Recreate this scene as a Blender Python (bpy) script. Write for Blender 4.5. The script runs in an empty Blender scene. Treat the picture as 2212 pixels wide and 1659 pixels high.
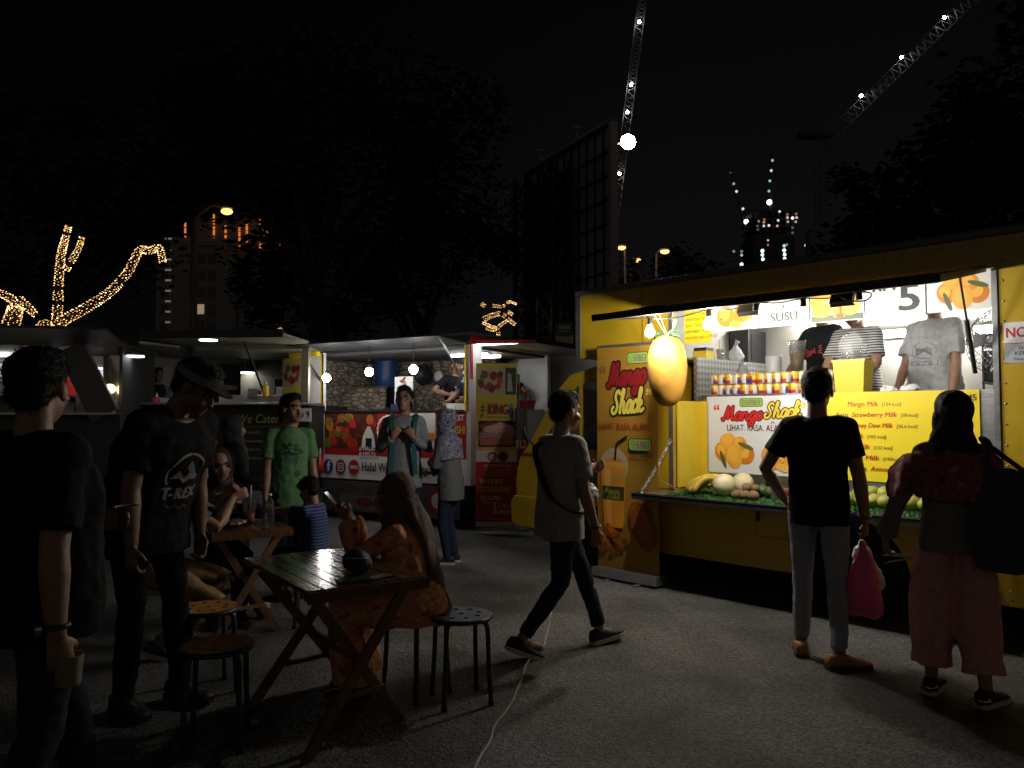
import bpy, bmesh, math, random
from math import sin, cos, pi, radians, sqrt, atan2
from mathutils import Vector, Matrix, noise
import numpy as np

V = Vector
S = bpy.context.scene
COL = S.collection

# ------------------------------------------------------------------ camera, sky, exposure
F, CX, CY = 1661.0, 1106.0, 829.5          # photograph at 2212 x 1659
CAM = V((0, 0, 1.45))
PITCH = radians(2.3)
cam = bpy.data.cameras.new('camera')
cam.sensor_width = 36.0
cam.lens = 36.0 * F / 2212.0
cam.clip_end = 3000
camo = bpy.data.objects.new('camera', cam)
COL.objects.link(camo)
camo.location = CAM
camo.rotation_euler = (pi / 2 + PITCH, 0, 0)
S.camera = camo

S.view_settings.view_transform = 'Standard'
S.view_settings.look = 'None'
S.view_settings.exposure = 0.0
S.view_settings.gamma = 1.0
S.cycles.use_denoising = True
S.cycles.sample_clamp_indirect = 2.5
S.cycles.max_bounces = 6
S.cycles.diffuse_bounces = 3
S.cycles.glossy_bounces = 3
S.cycles.transmission_bounces = 5
S.cycles.transparent_max_bounces = 8
S.cycles.caustics_reflective = False
S.cycles.caustics_refractive = False

W = bpy.data.worlds.new('World')
S.world = W
W.use_nodes = True
wn = W.node_tree.nodes
wl = W.node_tree.links
bg = wn['Background']
tc = wn.new('ShaderNodeTexCoord')
sep = wn.new('ShaderNodeSeparateXYZ')
ramp = wn.new('ShaderNodeValToRGB')
wl.new(tc.outputs['Generated'], sep.inputs[0])
wl.new(sep.outputs['Z'], ramp.inputs[0])
ramp.color_ramp.elements[0].position = 0.0
ramp.color_ramp.elements[0].color = (0.0060, 0.0058, 0.0068, 1)
ramp.color_ramp.elements[1].position = 0.55
ramp.color_ramp.elements[1].color = (0.0013, 0.0012, 0.0011, 1)
# fill light added to the world behind the camera: low warm glow at -Y
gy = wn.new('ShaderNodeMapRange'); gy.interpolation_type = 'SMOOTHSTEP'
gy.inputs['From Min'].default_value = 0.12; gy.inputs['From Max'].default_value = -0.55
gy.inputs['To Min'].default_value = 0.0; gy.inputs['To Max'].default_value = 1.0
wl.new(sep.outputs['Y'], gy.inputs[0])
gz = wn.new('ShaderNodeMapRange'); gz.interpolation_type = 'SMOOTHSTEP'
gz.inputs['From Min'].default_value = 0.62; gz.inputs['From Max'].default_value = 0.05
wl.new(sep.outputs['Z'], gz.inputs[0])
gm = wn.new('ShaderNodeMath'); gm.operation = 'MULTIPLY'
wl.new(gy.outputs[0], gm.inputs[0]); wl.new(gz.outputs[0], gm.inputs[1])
mixw = wn.new('ShaderNodeMix'); mixw.data_type = 'RGBA'
gx = wn.new('ShaderNodeMapRange'); gx.interpolation_type = 'SMOOTHSTEP'   # the sky is darker towards the left
gx.inputs['From Min'].default_value = -0.40; gx.inputs['From Max'].default_value = 0.22
gx.inputs['To Min'].default_value = 0.34; gx.inputs['To Max'].default_value = 1.0
wl.new(sep.outputs['X'], gx.inputs[0])
vm = wn.new('ShaderNodeVectorMath'); vm.operation = 'SCALE'
wl.new(ramp.outputs[0], vm.inputs[0]); wl.new(gx.outputs[0], vm.inputs['Scale'])
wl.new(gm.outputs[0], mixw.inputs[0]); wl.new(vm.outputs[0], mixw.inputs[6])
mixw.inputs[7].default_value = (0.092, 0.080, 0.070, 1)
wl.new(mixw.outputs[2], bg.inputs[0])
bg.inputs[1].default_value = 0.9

# ------------------------------------------------------------------ pixel -> place
_f = V((0, cos(PITCH), sin(PITCH)))
_u = V((0, -sin(PITCH), cos(PITCH)))

def ray(u, v):
    return V(((u - CX) / F, 0, 0)) + _f + _u * ((CY - v) / F)

def at(u, v, Y):                      # the point seen at (u, v) at depth Y
    d = ray(u, v)
    return CAM + d * (Y / d.y)

def gnd(u, v, z=0.0):                 # the point seen at (u, v) on the level z
    d = ray(u, v)
    return CAM + d * ((z - CAM.z) / d.z)

TA = atan2(-0.7166, 0.6976)           # the yellow truck's long axis
E1 = V((cos(TA), sin(TA), 0))
EN = V((-sin(TA), cos(TA), 0))
MT = Matrix.Rotation(TA, 4, 'Z')      # truck frame: x along the side, y inward, z up

def tw(s, w, z):
    return E1 * s + EN * w + V((0, 0, z))

def tp(u, v, w):                      # pixel on the truck-parallel plane at w -> (s, z)
    d = ray(u, v)
    t = (w - CAM.dot(EN)) / d.dot(EN)
    P = CAM + d * t
    return P.dot(E1), P.z

# ------------------------------------------------------------------ materials
MATS = {}
def mat(name, col, rough=0.6, metal=0.0, var=0.0, scale=8.0, bump=0.0, bscale=60.0, emit=0.0, ecol=None, spec=0.5,
        alpha=1.0, trans=0.0, sheen=0.0, coat=0.0, coatr=0.03, sample=True, stretch=None, sss=0.0, detail=4):
    if name in MATS:
        return MATS[name]
    m = bpy.data.materials.new(name)
    m.use_nodes = True
    nt = m.node_tree
    b = nt.nodes['Principled BSDF']
    c = (*col, 1.0)
    b.inputs['Base Color'].default_value = c
    b.inputs['Roughness'].default_value = rough
    b.inputs['Metallic'].default_value = metal
    b.inputs['Specular IOR Level'].default_value = spec
    b.inputs['Alpha'].default_value = alpha
    b.inputs['Transmission Weight'].default_value = trans
    b.inputs['Sheen Weight'].default_value = sheen
    b.inputs['Coat Weight'].default_value = coat
    b.inputs['Coat Roughness'].default_value = coatr
    if sss:
        b.inputs['Subsurface Weight'].default_value = sss
        b.inputs['Subsurface Radius'].default_value = (0.01, 0.004, 0.002)
    if emit:
        b.inputs['Emission Color'].default_value = (*(ecol or col), 1)
        b.inputs['Emission Strength'].default_value = emit
        if not sample:
            m.cycles.emission_sampling = 'NONE'
    if var or bump:
        t = nt.nodes.new('ShaderNodeTexCoord')
        src = t.outputs['Object']
        if stretch:
            mp = nt.nodes.new('ShaderNodeMapping')
            mp.inputs['Scale'].default_value = stretch
            nt.links.new(src, mp.inputs[0])
            src = mp.outputs[0]
    if var:
        n = nt.nodes.new('ShaderNodeTexNoise')
        n.inputs['Scale'].default_value = scale
        n.inputs['Detail'].default_value = detail
        nt.links.new(src, n.inputs['Vector'])
        r = nt.nodes.new('ShaderNodeValToRGB')
        e = r.color_ramp.elements
        e[0].position, e[1].position = 0.3, 0.7
        e[0].color = (*[max(0, x * (1 - var)) for x in col], 1)
        e[1].color = (*[min(1, x * (1 + var)) for x in col], 1)
        nt.links.new(n.outputs['Fac'], r.inputs[0])
        nt.links.new(r.outputs[0], b.inputs['Base Color'])
        mr = nt.nodes.new('ShaderNodeMapRange')
        mr.inputs['To Min'].default_value = max(0.02, rough - 0.12)
        mr.inputs['To Max'].default_value = min(1, rough + 0.12)
        nt.links.new(n.outputs['Fac'], mr.inputs[0])
        nt.links.new(mr.outputs[0], b.inputs['Roughness'])
    if bump:
        n2 = nt.nodes.new('ShaderNodeTexNoise')
        n2.inputs['Scale'].default_value = bscale
        n2.inputs['Detail'].default_value = 3
        nt.links.new(src, n2.inputs['Vector'])
        bp = nt.nodes.new('ShaderNodeBump')
        bp.inputs['Strength'].default_value = bump
        bp.inputs['Distance'].default_value = 0.01
        nt.links.new(n2.outputs['Fac'], bp.inputs['Height'])
        nt.links.new(bp.outputs[0], b.inputs['Normal'])
    MATS[name] = m
    return m

def flat(hexs, rough=0.5):            # print ink from an sRGB hex colour
    r, g, b_ = [int(hexs[i:i + 2], 16) / 255 for i in (0, 2, 4)]
    lin = [((x + 0.055) / 1.055) ** 2.4 if x > 0.04045 else x / 12.92 for x in (r, g, b_)]
    return mat('ink_' + hexs, lin, rough, var=0.04, scale=25)

# ------------------------------------------------------------------ objects
OBM = {}                              # world matrix of every object made here
def tag(o, label=None, cat=None, group=None, kind=None):
    if label: o['label'] = label
    if cat: o['category'] = cat
    if group: o['group'] = group
    if kind: o['kind'] = kind
    return o

def thing(name, label, cat, loc=(0, 0, 0), rotz=0.0, group=None):
    o = bpy.data.objects.new(name, None)
    o.empty_display_size = 0.2
    COL.objects.link(o)
    o.location = loc
    o.rotation_euler = (0, 0, rotz)
    OBM[o] = Matrix.Translation(V(loc)) @ Matrix.Rotation(rotz, 4, 'Z')
    return tag(o, label, cat, group)

def copy_tree(o, parent=None):
    c = o.copy()
    COL.objects.link(c)
    if parent is not None:
        c.parent = parent
    for ch in list(o.children):
        copy_tree(ch, c)
    OBM[c] = OBM[o].copy()
    return c

def place(o, loc, rz=0.0):
    o.location = loc
    o.rotation_euler = (0, 0, rz)
    OBM[o] = Matrix.Translation(V(loc)) @ Matrix.Rotation(rz, 4, 'Z')

def link_mesh(name, me, parent=None, origin=None):
    o = bpy.data.objects.new(name, me)
    COL.objects.link(o)
    if parent is not None:
        o.parent = parent
        OBM[o] = OBM[parent].copy()
    else:
        o.location = origin if origin is not None else (0, 0, 0)
        OBM[o] = Matrix.Translation(V(o.location))
    return o

def ortho(d):
    d = d.normalized()
    a = V((0, 0, 1)) if abs(d.z) < 0.9 else V((1, 0, 0))
    x = d.cross(a).normalized()
    return x, x.cross(d).normalized()

def spline(pts, k=6):                 # Catmull-Rom through points of any dimension
    P = [V(p) for p in pts]
    if len(P) < 3:
        return P
    out = []
    for i in range(len(P) - 1):
        p0 = P[max(i - 1, 0)]; p1 = P[i]; p2 = P[i + 1]; p3 = P[min(i + 2, len(P) - 1)]
        for j in range(k):
            t = j / k
            out.append(0.5 * ((2 * p1) + (p2 - p0) * t + (2 * p0 - 5 * p1 + 4 * p2 - p3) * t * t + (3 * p1 - p0 - 3 * p2 + p3) * t ** 3))
    out.append(P[-1])
    return out

class MB:
    def __init__(s):
        s.v = []; s.f = []; s.mi = []; s.sm = []; s.mats = []
    def midx(s, m):
        if m is None: return 0
        if m not in s.mats: s.mats.append(m)
        return s.mats.index(m)
    def add(s, vs, fs, m=None, smooth=False, M=None):
        o = len(s.v)
        s.v += [(M @ V(v)) if M is not None else V(v) for v in vs]
        k = s.midx(m)
        for f in fs:
            s.f.append([i + o for i in f]); s.mi.append(k); s.sm.append(smooth)
        return s
    def box(s, x0, y0, z0, x1, y1, z1, m=None, M=None):
        vs = [(x, y, z) for z in (z0, z1) for y in (y0, y1) for x in (x0, x1)]
        return s.add(vs, [(0, 2, 3, 1), (4, 5, 7, 6), (0, 1, 5, 4), (2, 6, 7, 3), (0, 4, 6, 2), (1, 3, 7, 5)], m, False, M)
    def bar(s, p0, p1, w, h, m=None, up=None):
        p0, p1 = V(p0), V(p1); d = (p1 - p0).normalized()
        if up is None: x, y = ortho(d)
        else:
            x = d.cross(V(up)).normalized(); y = x.cross(d)
        vs = [p + x * a * w / 2 + y * b * h / 2 for p in (p0, p1) for a, b in ((-1, -1), (1, -1), (1, 1), (-1, 1))]
        return s.add(vs, [(3, 2, 1, 0), (4, 5, 6, 7), (0, 1, 5, 4), (1, 2, 6, 5), (2, 3, 7, 6), (3, 0, 4, 7)], m)
    def cyl(s, p0, p1, r0, r1=None, n=16, m=None, smooth=True):
        r1 = r0 if r1 is None else r1
        p0, p1 = V(p0), V(p1); x, y = ortho(p1 - p0)
        vs = []
        for p, r in ((p0, r0), (p1, r1)):
            vs += [p + (x * cos(2 * pi * i / n) + y * sin(2 * pi * i / n)) * r for i in range(n)]
        s.add(vs, [(i, i + n, (i + 1) % n + n, (i + 1) % n) for i in range(n)], m, smooth)
        s.add(vs[:n], [tuple(range(n))], m); s.add(vs[n:], [tuple(reversed(range(n)))], m)
        return s
    def tube(s, pts, r, n=8, m=None, smooth=True):
        P = [V(p) for p in pts]; k = len(P)
        R = r if isinstance(r, (list, tuple)) else [r] * k
        vs = []; px = None
        for i, p in enumerate(P):
            d = (P[min(i + 1, k - 1)] - P[max(i - 1, 0)])
            if d.length < 1e-9: d = V((0, 0, 1))
            d.normalize()
            if px is None: x, y = ortho(d)
            else:
                x = px - d * px.dot(d)
                x = x.normalized() if x.length > 1e-6 else ortho(d)[0]
                y = x.cross(d).normalized()
            px = x
            vs += [p + (x * cos(2 * pi * j / n) + y * sin(2 * pi * j / n)) * R[i] for j in range(n)]
        fs = []
        for i in range(k - 1):
            a = i * n; b = a + n
            fs += [(a + j, b + j, b + (j + 1) % n, a + (j + 1) % n) for j in range(n)]
        fs += [tuple(range(n)), tuple(reversed(range((k - 1) * n, k * n)))]
        return s.add(vs, fs, m, smooth)
    def lathe(s, prof, c=(0, 0, 0), n=20, m=None, smooth=True, M=None):
        c = V(c); vs = []
        for r, z in prof:
            vs += [c + V((r * cos(2 * pi * j / n), r * sin(2 * pi * j / n), z)) for j in range(n)]
        fs = []
        for i in range(len(prof) - 1):
            a = i * n; b = a + n
            fs += [(a + j, a + (j + 1) % n, b + (j + 1) % n, b + j) for j in range(n)]
        fs += [tuple(reversed(range(n))), tuple(range((len(prof) - 1) * n, len(prof) * n))]
        return s.add(vs, fs, m, smooth, M)
    def ell(s, c, r, M=None, nu=16, nv=10, m=None):
        c = V(c); vs = []; fs = []
        R = M.to_3x3() if M is not None else Matrix.Identity(3)
        vs.append(c + R @ V((0, 0, r[2])))
        for i in range(1, nv):
            t = pi * i / nv
            for j in range(nu):
                p = 2 * pi * j / nu
                vs.append(c + R @ V((r[0] * sin(t) * cos(p), r[1] * sin(t) * sin(p), r[2] * cos(t))))
        vs.append(c + R @ V((0, 0, -r[2])))
        for j in range(nu):
            fs.append((0, 1 + j, 1 + (j + 1) % nu))
            e = 1 + (nv - 2) * nu
            fs.append((len(vs) - 1, e + (j + 1) % nu, e + j))
        for i in range(nv - 2):
            a = 1 + i * nu; b = a + nu
            fs += [(a + j, b + j, b + (j + 1) % nu, a + (j + 1) % nu) for j in range(nu)]
        return s.add(vs, fs, m, True)
    def loft(s, rings, n=24, m=None, smooth=True):    # ring: (centre, ux, uy, a, b[, power])
        vs = []
        for r in rings:
            c, ux, uy, a, b = [V(q) if i < 3 else q for i, q in enumerate(r[:5])]
            pw = r[5] if len(r) > 5 else 2.0
            for j in range(n):
                t = 2 * pi * j / n
                cc, ss = cos(t), sin(t)
                vs.append(c + ux * (a * math.copysign(abs(cc) ** (2 / pw), cc)) + uy * (b * math.copysign(abs(ss) ** (2 / pw), ss)))
        fs = []
        for i in range(len(rings) - 1):
            a = i * n; b = a + n
            fs += [(a + j, a + (j + 1) % n, b + (j + 1) % n, b + j) for j in range(n)]
        fs += [tuple(reversed(range(n))), tuple(range((len(rings) - 1) * n, len(rings) * n))]
        return s.add(vs, fs, m, smooth)
    def prism(s, poly, z0, z1, M=None, m=None, smooth=False):   # 2-D outline extruded along z
        n = len(poly)
        vs = [(x, y, z0) for x, y in poly] + [(x, y, z1) for x, y in poly]
        fs = [tuple(reversed(range(n))), tuple(range(n, 2 * n))] + [(i, (i + 1) % n, n + (i + 1) % n, n + i) for i in range(n)]
        return s.add(vs, fs, m, smooth, M)
    def mesh(s, name, mats=None, W2L=None, frame=None, bevel=0.0, fix=False):
        me = bpy.data.meshes.new(name)
        vs = s.v
        if frame is not None: vs = [frame @ v for v in vs]
        if W2L is not None: vs = [W2L @ v for v in vs]
        me.from_pydata([tuple(v) for v in vs], [], s.f)
        ml = s.mats or ([mats] if mats is not None and not isinstance(mats, list) else (mats or []))
        for m in ml: me.materials.append(m)
        me.polygons.foreach_set('use_smooth', s.sm)
        if len(ml) > 1: me.polygons.foreach_set('material_index', s.mi)
        if bevel or fix:
            bm = bmesh.new(); bm.from_mesh(me)
            if fix: bmesh.ops.recalc_face_normals(bm, faces=bm.faces)
            if bevel:
                es = [e for e in bm.edges if len(e.link_faces) == 2 and e.calc_face_angle(0) > 0.6]
                bmesh.ops.bevel(bm, geom=es, offset=bevel, segments=2, affect='EDGES', clamp_overlap=True, profile=0.5)
            bm.to_mesh(me); bm.free()
        me.update()
        return me
    def build(s, name, m=None, parent=None, origin=None, frame=None, bevel=0.0, label=None, cat=None, group=None, kind=None, fix=False):
        if parent is not None: inv = OBM[parent].inverted()
        else: inv = Matrix.Translation(-V(origin)) if origin is not None else Matrix.Identity(4)
        me = s.mesh(name, m, inv, frame, bevel, fix)
        return tag(link_mesh(name, me, parent, origin), label, cat, group, kind)

# ------------------------------------------------------------------ flat printed graphics (signs, banners, shirts)
_TX = {}
def text2d(t, bold=0.0):
    key = (t, bold)
    if key not in _TX:
        cu = bpy.data.curves.new('tmp', 'FONT')
        cu.body = t; cu.size = 1.0; cu.resolution_u = 3; cu.offset = bold
        ob = bpy.data.objects.new('tmp', cu); COL.objects.link(ob)
        dg = bpy.context.evaluated_depsgraph_get()
        me = bpy.data.meshes.new_from_object(ob.evaluated_get(dg))
        _TX[key] = ([(v.co.x, v.co.y) for v in me.vertices], [tuple(p.vertices) for p in me.polygons])
        bpy.data.objects.remove(ob); bpy.data.curves.remove(cu); bpy.data.meshes.remove(me)
    return _TX[key]

class Print:
    """inks laid on a plane: x right, y up, thin layers towards the viewer"""
    def __init__(s, frame, step=0.0001, warp=None):
        s.mb = MB(); s.fr = frame; s.k = 1; s.step = step; s.warp = warp
    def poly(s, pts, m, faces=None):
        z = s.k * s.step; s.k += 1
        vs = []
        for x, y in pts:
            if s.warp: vs.append(s.warp(x, y, z))
            else: vs.append(s.fr @ V((x, y, z)))
        s.mb.add(vs, faces or [tuple(range(len(pts)))], m)
    def rect(s, x0, y0, x1, y1, m, nx=1, ny=1):
        if s.warp: nx, ny = max(nx, 3), max(ny, int(abs(y1 - y0) / 0.08) + 1)
        pts = [(x0 + (x1 - x0) * i / nx, y0 + (y1 - y0) * j / ny) for j in range(ny + 1) for i in range(nx + 1)]
        fs = [(j * (nx + 1) + i, j * (nx + 1) + i + 1, (j + 1) * (nx + 1) + i + 1, (j + 1) * (nx + 1) + i) for j in range(ny) for i in range(nx)]
        s.poly(pts, m, fs)
    def rrect(s, x0, y0, x1, y1, r, m):
        pts = []
        for cx, cy, a in ((x1 - r, y1 - r, 0), (x0 + r, y1 - r, 90), (x0 + r, y0 + r, 180), (x1 - r, y0 + r, 270)):
            pts += [(cx + r * cos(radians(a + t)), cy + r * sin(radians(a + t))) for t in (0, 30, 60, 90)]
        s.poly(pts, m)
    def ell(s, x, y, a, b, m, rot=0.0, n=24, jag=0.0, sq=1.0):
        c, q = cos(rot), sin(rot); pts = []
        for i in range(n):
            t = 2 * pi * i / n
            k = 1 + jag * (1 if i % 2 else -1)
            px, py = a * k * cos(t), b * k * sin(t) * (1 + (sq - 1) * cos(t))
            pts.append((x + px * c - py * q, y + px * q + py * c))
        s.poly(pts, m)
    def stroke(s, pts, w, m, smooth=5):
        P = [V((p[0], p[1], 0)) for p in pts]
        if smooth: P = spline(P, smooth)
        L = []; R = []
        for i, p in enumerate(P):
            d = P[min(i + 1, len(P) - 1)] - P[max(i - 1, 0)]
            d = d.normalized() if d.length > 1e-9 else V((1, 0, 0))
            nrm = V((-d.y, d.x, 0)) * (w / 2)
            L.append(p + nrm); R.append(p - nrm)
        n = len(P)
        vs = [(q.x, q.y) for q in L] + [(q.x, q.y) for q in R]
        fs = [(i, n + i, n + i + 1, i + 1) for i in range(n - 1)]
        for end, a, b_, sg in ((P[0], L[0], R[0], 1), (P[-1], R[-1], L[-1], 1)):
            o = len(vs); t0 = atan2(a.y - end.y, a.x - end.x)
            vs += [(end.x + w / 2 * cos(t0 + pi * j / 6), end.y + w / 2 * sin(t0 + pi * j / 6)) for j in range(7)]
            fs.append(tuple(range(o, o + 7)))
        s.poly(vs, m, fs)
    def text(s, t, x, y, h, m, align='L', width=None, bold=0.0, ital=0.0, rot=0.0):
        vs, fs = text2d(t)
        if not vs: return 0
        k = h / 0.70
        x0 = min(v[0] for v in vs); x1 = max(v[0] for v in vs)
        kx = k if width is None else width / max(1e-6, x1 - x0)
        wd = (x1 - x0) * kx
        ox = x - (0 if align == 'L' else wd if align == 'R' else wd / 2)
        c, q = cos(rot), sin(rot)
        pts = []
        for vx, vy in vs:
            px = (vx - x0) * kx + vy * k * ital + ox - x; py = vy * k
            pts.append((x + px * c - py * q, y + px * q + py * c))
        s.poly(pts, m, fs)
        if bold:
            for q_ in ((bold * h * 3, 0), (bold * h * 1.5, bold * h * 1.2)): s.poly([(px + q_[0], py + q_[1]) for px, py in pts], m, fs)
        return wd
    def build(s, name, parent):
        return s.mb.build(name, None, parent)

def plane_frame(o, x, up=(0, 0, 1)):
    x = V(x).normalized(); up = V(up).normalized(); z = x.cross(up)
    M = Matrix.Identity(4)
    for i in range(3):
        M[i][0], M[i][1], M[i][2], M[i][3] = x[i], up[i], z[i], o[i]
    return M
# ------------------------------------------------------------------ people
from mathutils.bvhtree import BVHTree

def remesh(mb, voxel, it=2, fac=0.5):
    me = mb.mesh('tmp')
    ob = bpy.data.objects.new('tmp', me); COL.objects.link(ob)
    r = ob.modifiers.new('r', 'REMESH'); r.mode = 'VOXEL'; r.voxel_size = voxel; r.use_smooth_shade = True
    if it:
        q = ob.modifiers.new('s', 'SMOOTH'); q.iterations = it; q.factor = fac
    dg = bpy.context.evaluated_depsgraph_get()
    out = bpy.data.meshes.new_from_object(ob.evaluated_get(dg))
    bpy.data.objects.remove(ob); bpy.data.meshes.remove(me)
    out.materials.clear()
    return out

def ruffle(me, amp, sc, seed=0.0, stretch=(1, 1, 1), amp2=0.0, sc2=30):
    n = len(me.vertices)
    co = np.empty(n * 3); me.vertices.foreach_get('co', co); co = co.reshape(-1, 3)
    no = np.empty(n * 3); me.vertices.foreach_get('normal', no); no = no.reshape(-1, 3)
    d = np.empty(n)
    for i in range(n):
        p = co[i]
        q = V((p[0] * sc * stretch[0] + seed, p[1] * sc * stretch[1], p[2] * sc * stretch[2]))
        d[i] = amp * noise.noise(q)
        if amp2: d[i] += amp2 * noise.noise(V((p[0] * sc2, p[1] * sc2, p[2] * sc2)))
    co = co + no * d[:, None]
    me.vertices.foreach_set('co', co.ravel()); me.update()

def ik(a, c, l1, l2, pole):
    a, c = V(a), V(c); d = c - a; L = d.length
    if L > (l1 + l2) * 0.995:
        c = a + d.normalized() * (l1 + l2) * 0.995; d = c - a; L = d.length
    if L < abs(l1 - l2) + 0.02:
        c = a + d.normalized() * (abs(l1 - l2) + 0.02); d = c - a; L = d.length
    x = d.normalized(); k = (l1 * l1 - l2 * l2 + L * L) / (2 * L)
    h = sqrt(max(0, l1 * l1 - k * k))
    p = V(pole); p = p - x * p.dot(x)
    p = p.normalized() if p.length > 1e-5 else ortho(x)[0]
    return a + x * k + p * h, c

SKIN = mat('skin', (0.30, 0.165, 0.105), 0.5, var=0.12, scale=14, bump=0.08, bscale=180, sss=0.08)
SKIN2 = mat('skin_dark', (0.20, 0.105, 0.065), 0.5, var=0.12, scale=14, bump=0.08, bscale=180, sss=0.08)
LIP = mat('lip', (0.24, 0.09, 0.075), 0.42)
EYE = mat('eye', (0.03, 0.022, 0.02), 0.12)
EYEW = mat('eye_white', (0.55, 0.52, 0.48), 0.25)
HAIR = mat('hair', (0.009, 0.008, 0.007), 0.6, bump=0.8, bscale=160, spec=0.25)

def stripes(name, c1, c2, freq, duty=0.5, rough=0.85):
    m = mat(name, c1, rough, bump=0.15, bscale=300)
    nt = m.node_tree; b = nt.nodes['Principled BSDF']
    t = nt.nodes.new('ShaderNodeTexCoord'); sp = nt.nodes.new('ShaderNodeSeparateXYZ')
    a = nt.nodes.new('ShaderNodeMath'); a.operation = 'MULTIPLY'; a.inputs[1].default_value = freq
    fr = nt.nodes.new('ShaderNodeMath'); fr.operation = 'FRACT'
    g = nt.nodes.new('ShaderNodeMath'); g.operation = 'GREATER_THAN'; g.inputs[1].default_value = duty
    mx = nt.nodes.new('ShaderNodeMix'); mx.data_type = 'RGBA'
    nt.links.new(t.outputs['Object'], sp.inputs[0]); nt.links.new(sp.outputs['Z'], a.inputs[0])
    nt.links.new(a.outputs[0], fr.inputs[0]); nt.links.new(fr.outputs[0], g.inputs[0]); nt.links.new(g.outputs[0], mx.inputs[0])
    mx.inputs[6].default_value = (*c1, 1); mx.inputs[7].default_value = (*c2, 1)
    nt.links.new(mx.outputs[2], b.inputs['Base Color'])
    return m

def blotch(name, cols, scale, pos, rough=0.85, kind='noise'):
    m = mat(name, cols[0], rough, bump=0.12, bscale=260)
    nt = m.node_tree; b = nt.nodes['Principled BSDF']
    t = nt.nodes.new('ShaderNodeTexCoord')
    if kind == 'noise':
        n = nt.nodes.new('ShaderNodeTexNoise'); n.inputs['Detail'].default_value = 5; out = n.outputs['Fac']
    else:
        n = nt.nodes.new('ShaderNodeTexVoronoi'); out = n.outputs['Distance']
    n.inputs['Scale'].default_value = scale
    r = nt.nodes.new('ShaderNodeValToRGB'); e = r.color_ramp.elements
    while len(e) < len(cols): e.new(0.5)
    for i, (c, p) in enumerate(zip(cols, pos)):
        e[i].position = p; e[i].color = (*c, 1)
    nt.links.new(t.outputs['Object'], n.inputs['Vector']); nt.links.new(out, r.inputs[0])
    nt.links.new(r.outputs[0], b.inputs['Base Color'])
    return m

def cloth(name, col, rough=0.9, var=0.12):
    return mat('cloth_' + name, col, rough, var=var, scale=30, bump=0.25, bscale=320, spec=0.12)

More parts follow.
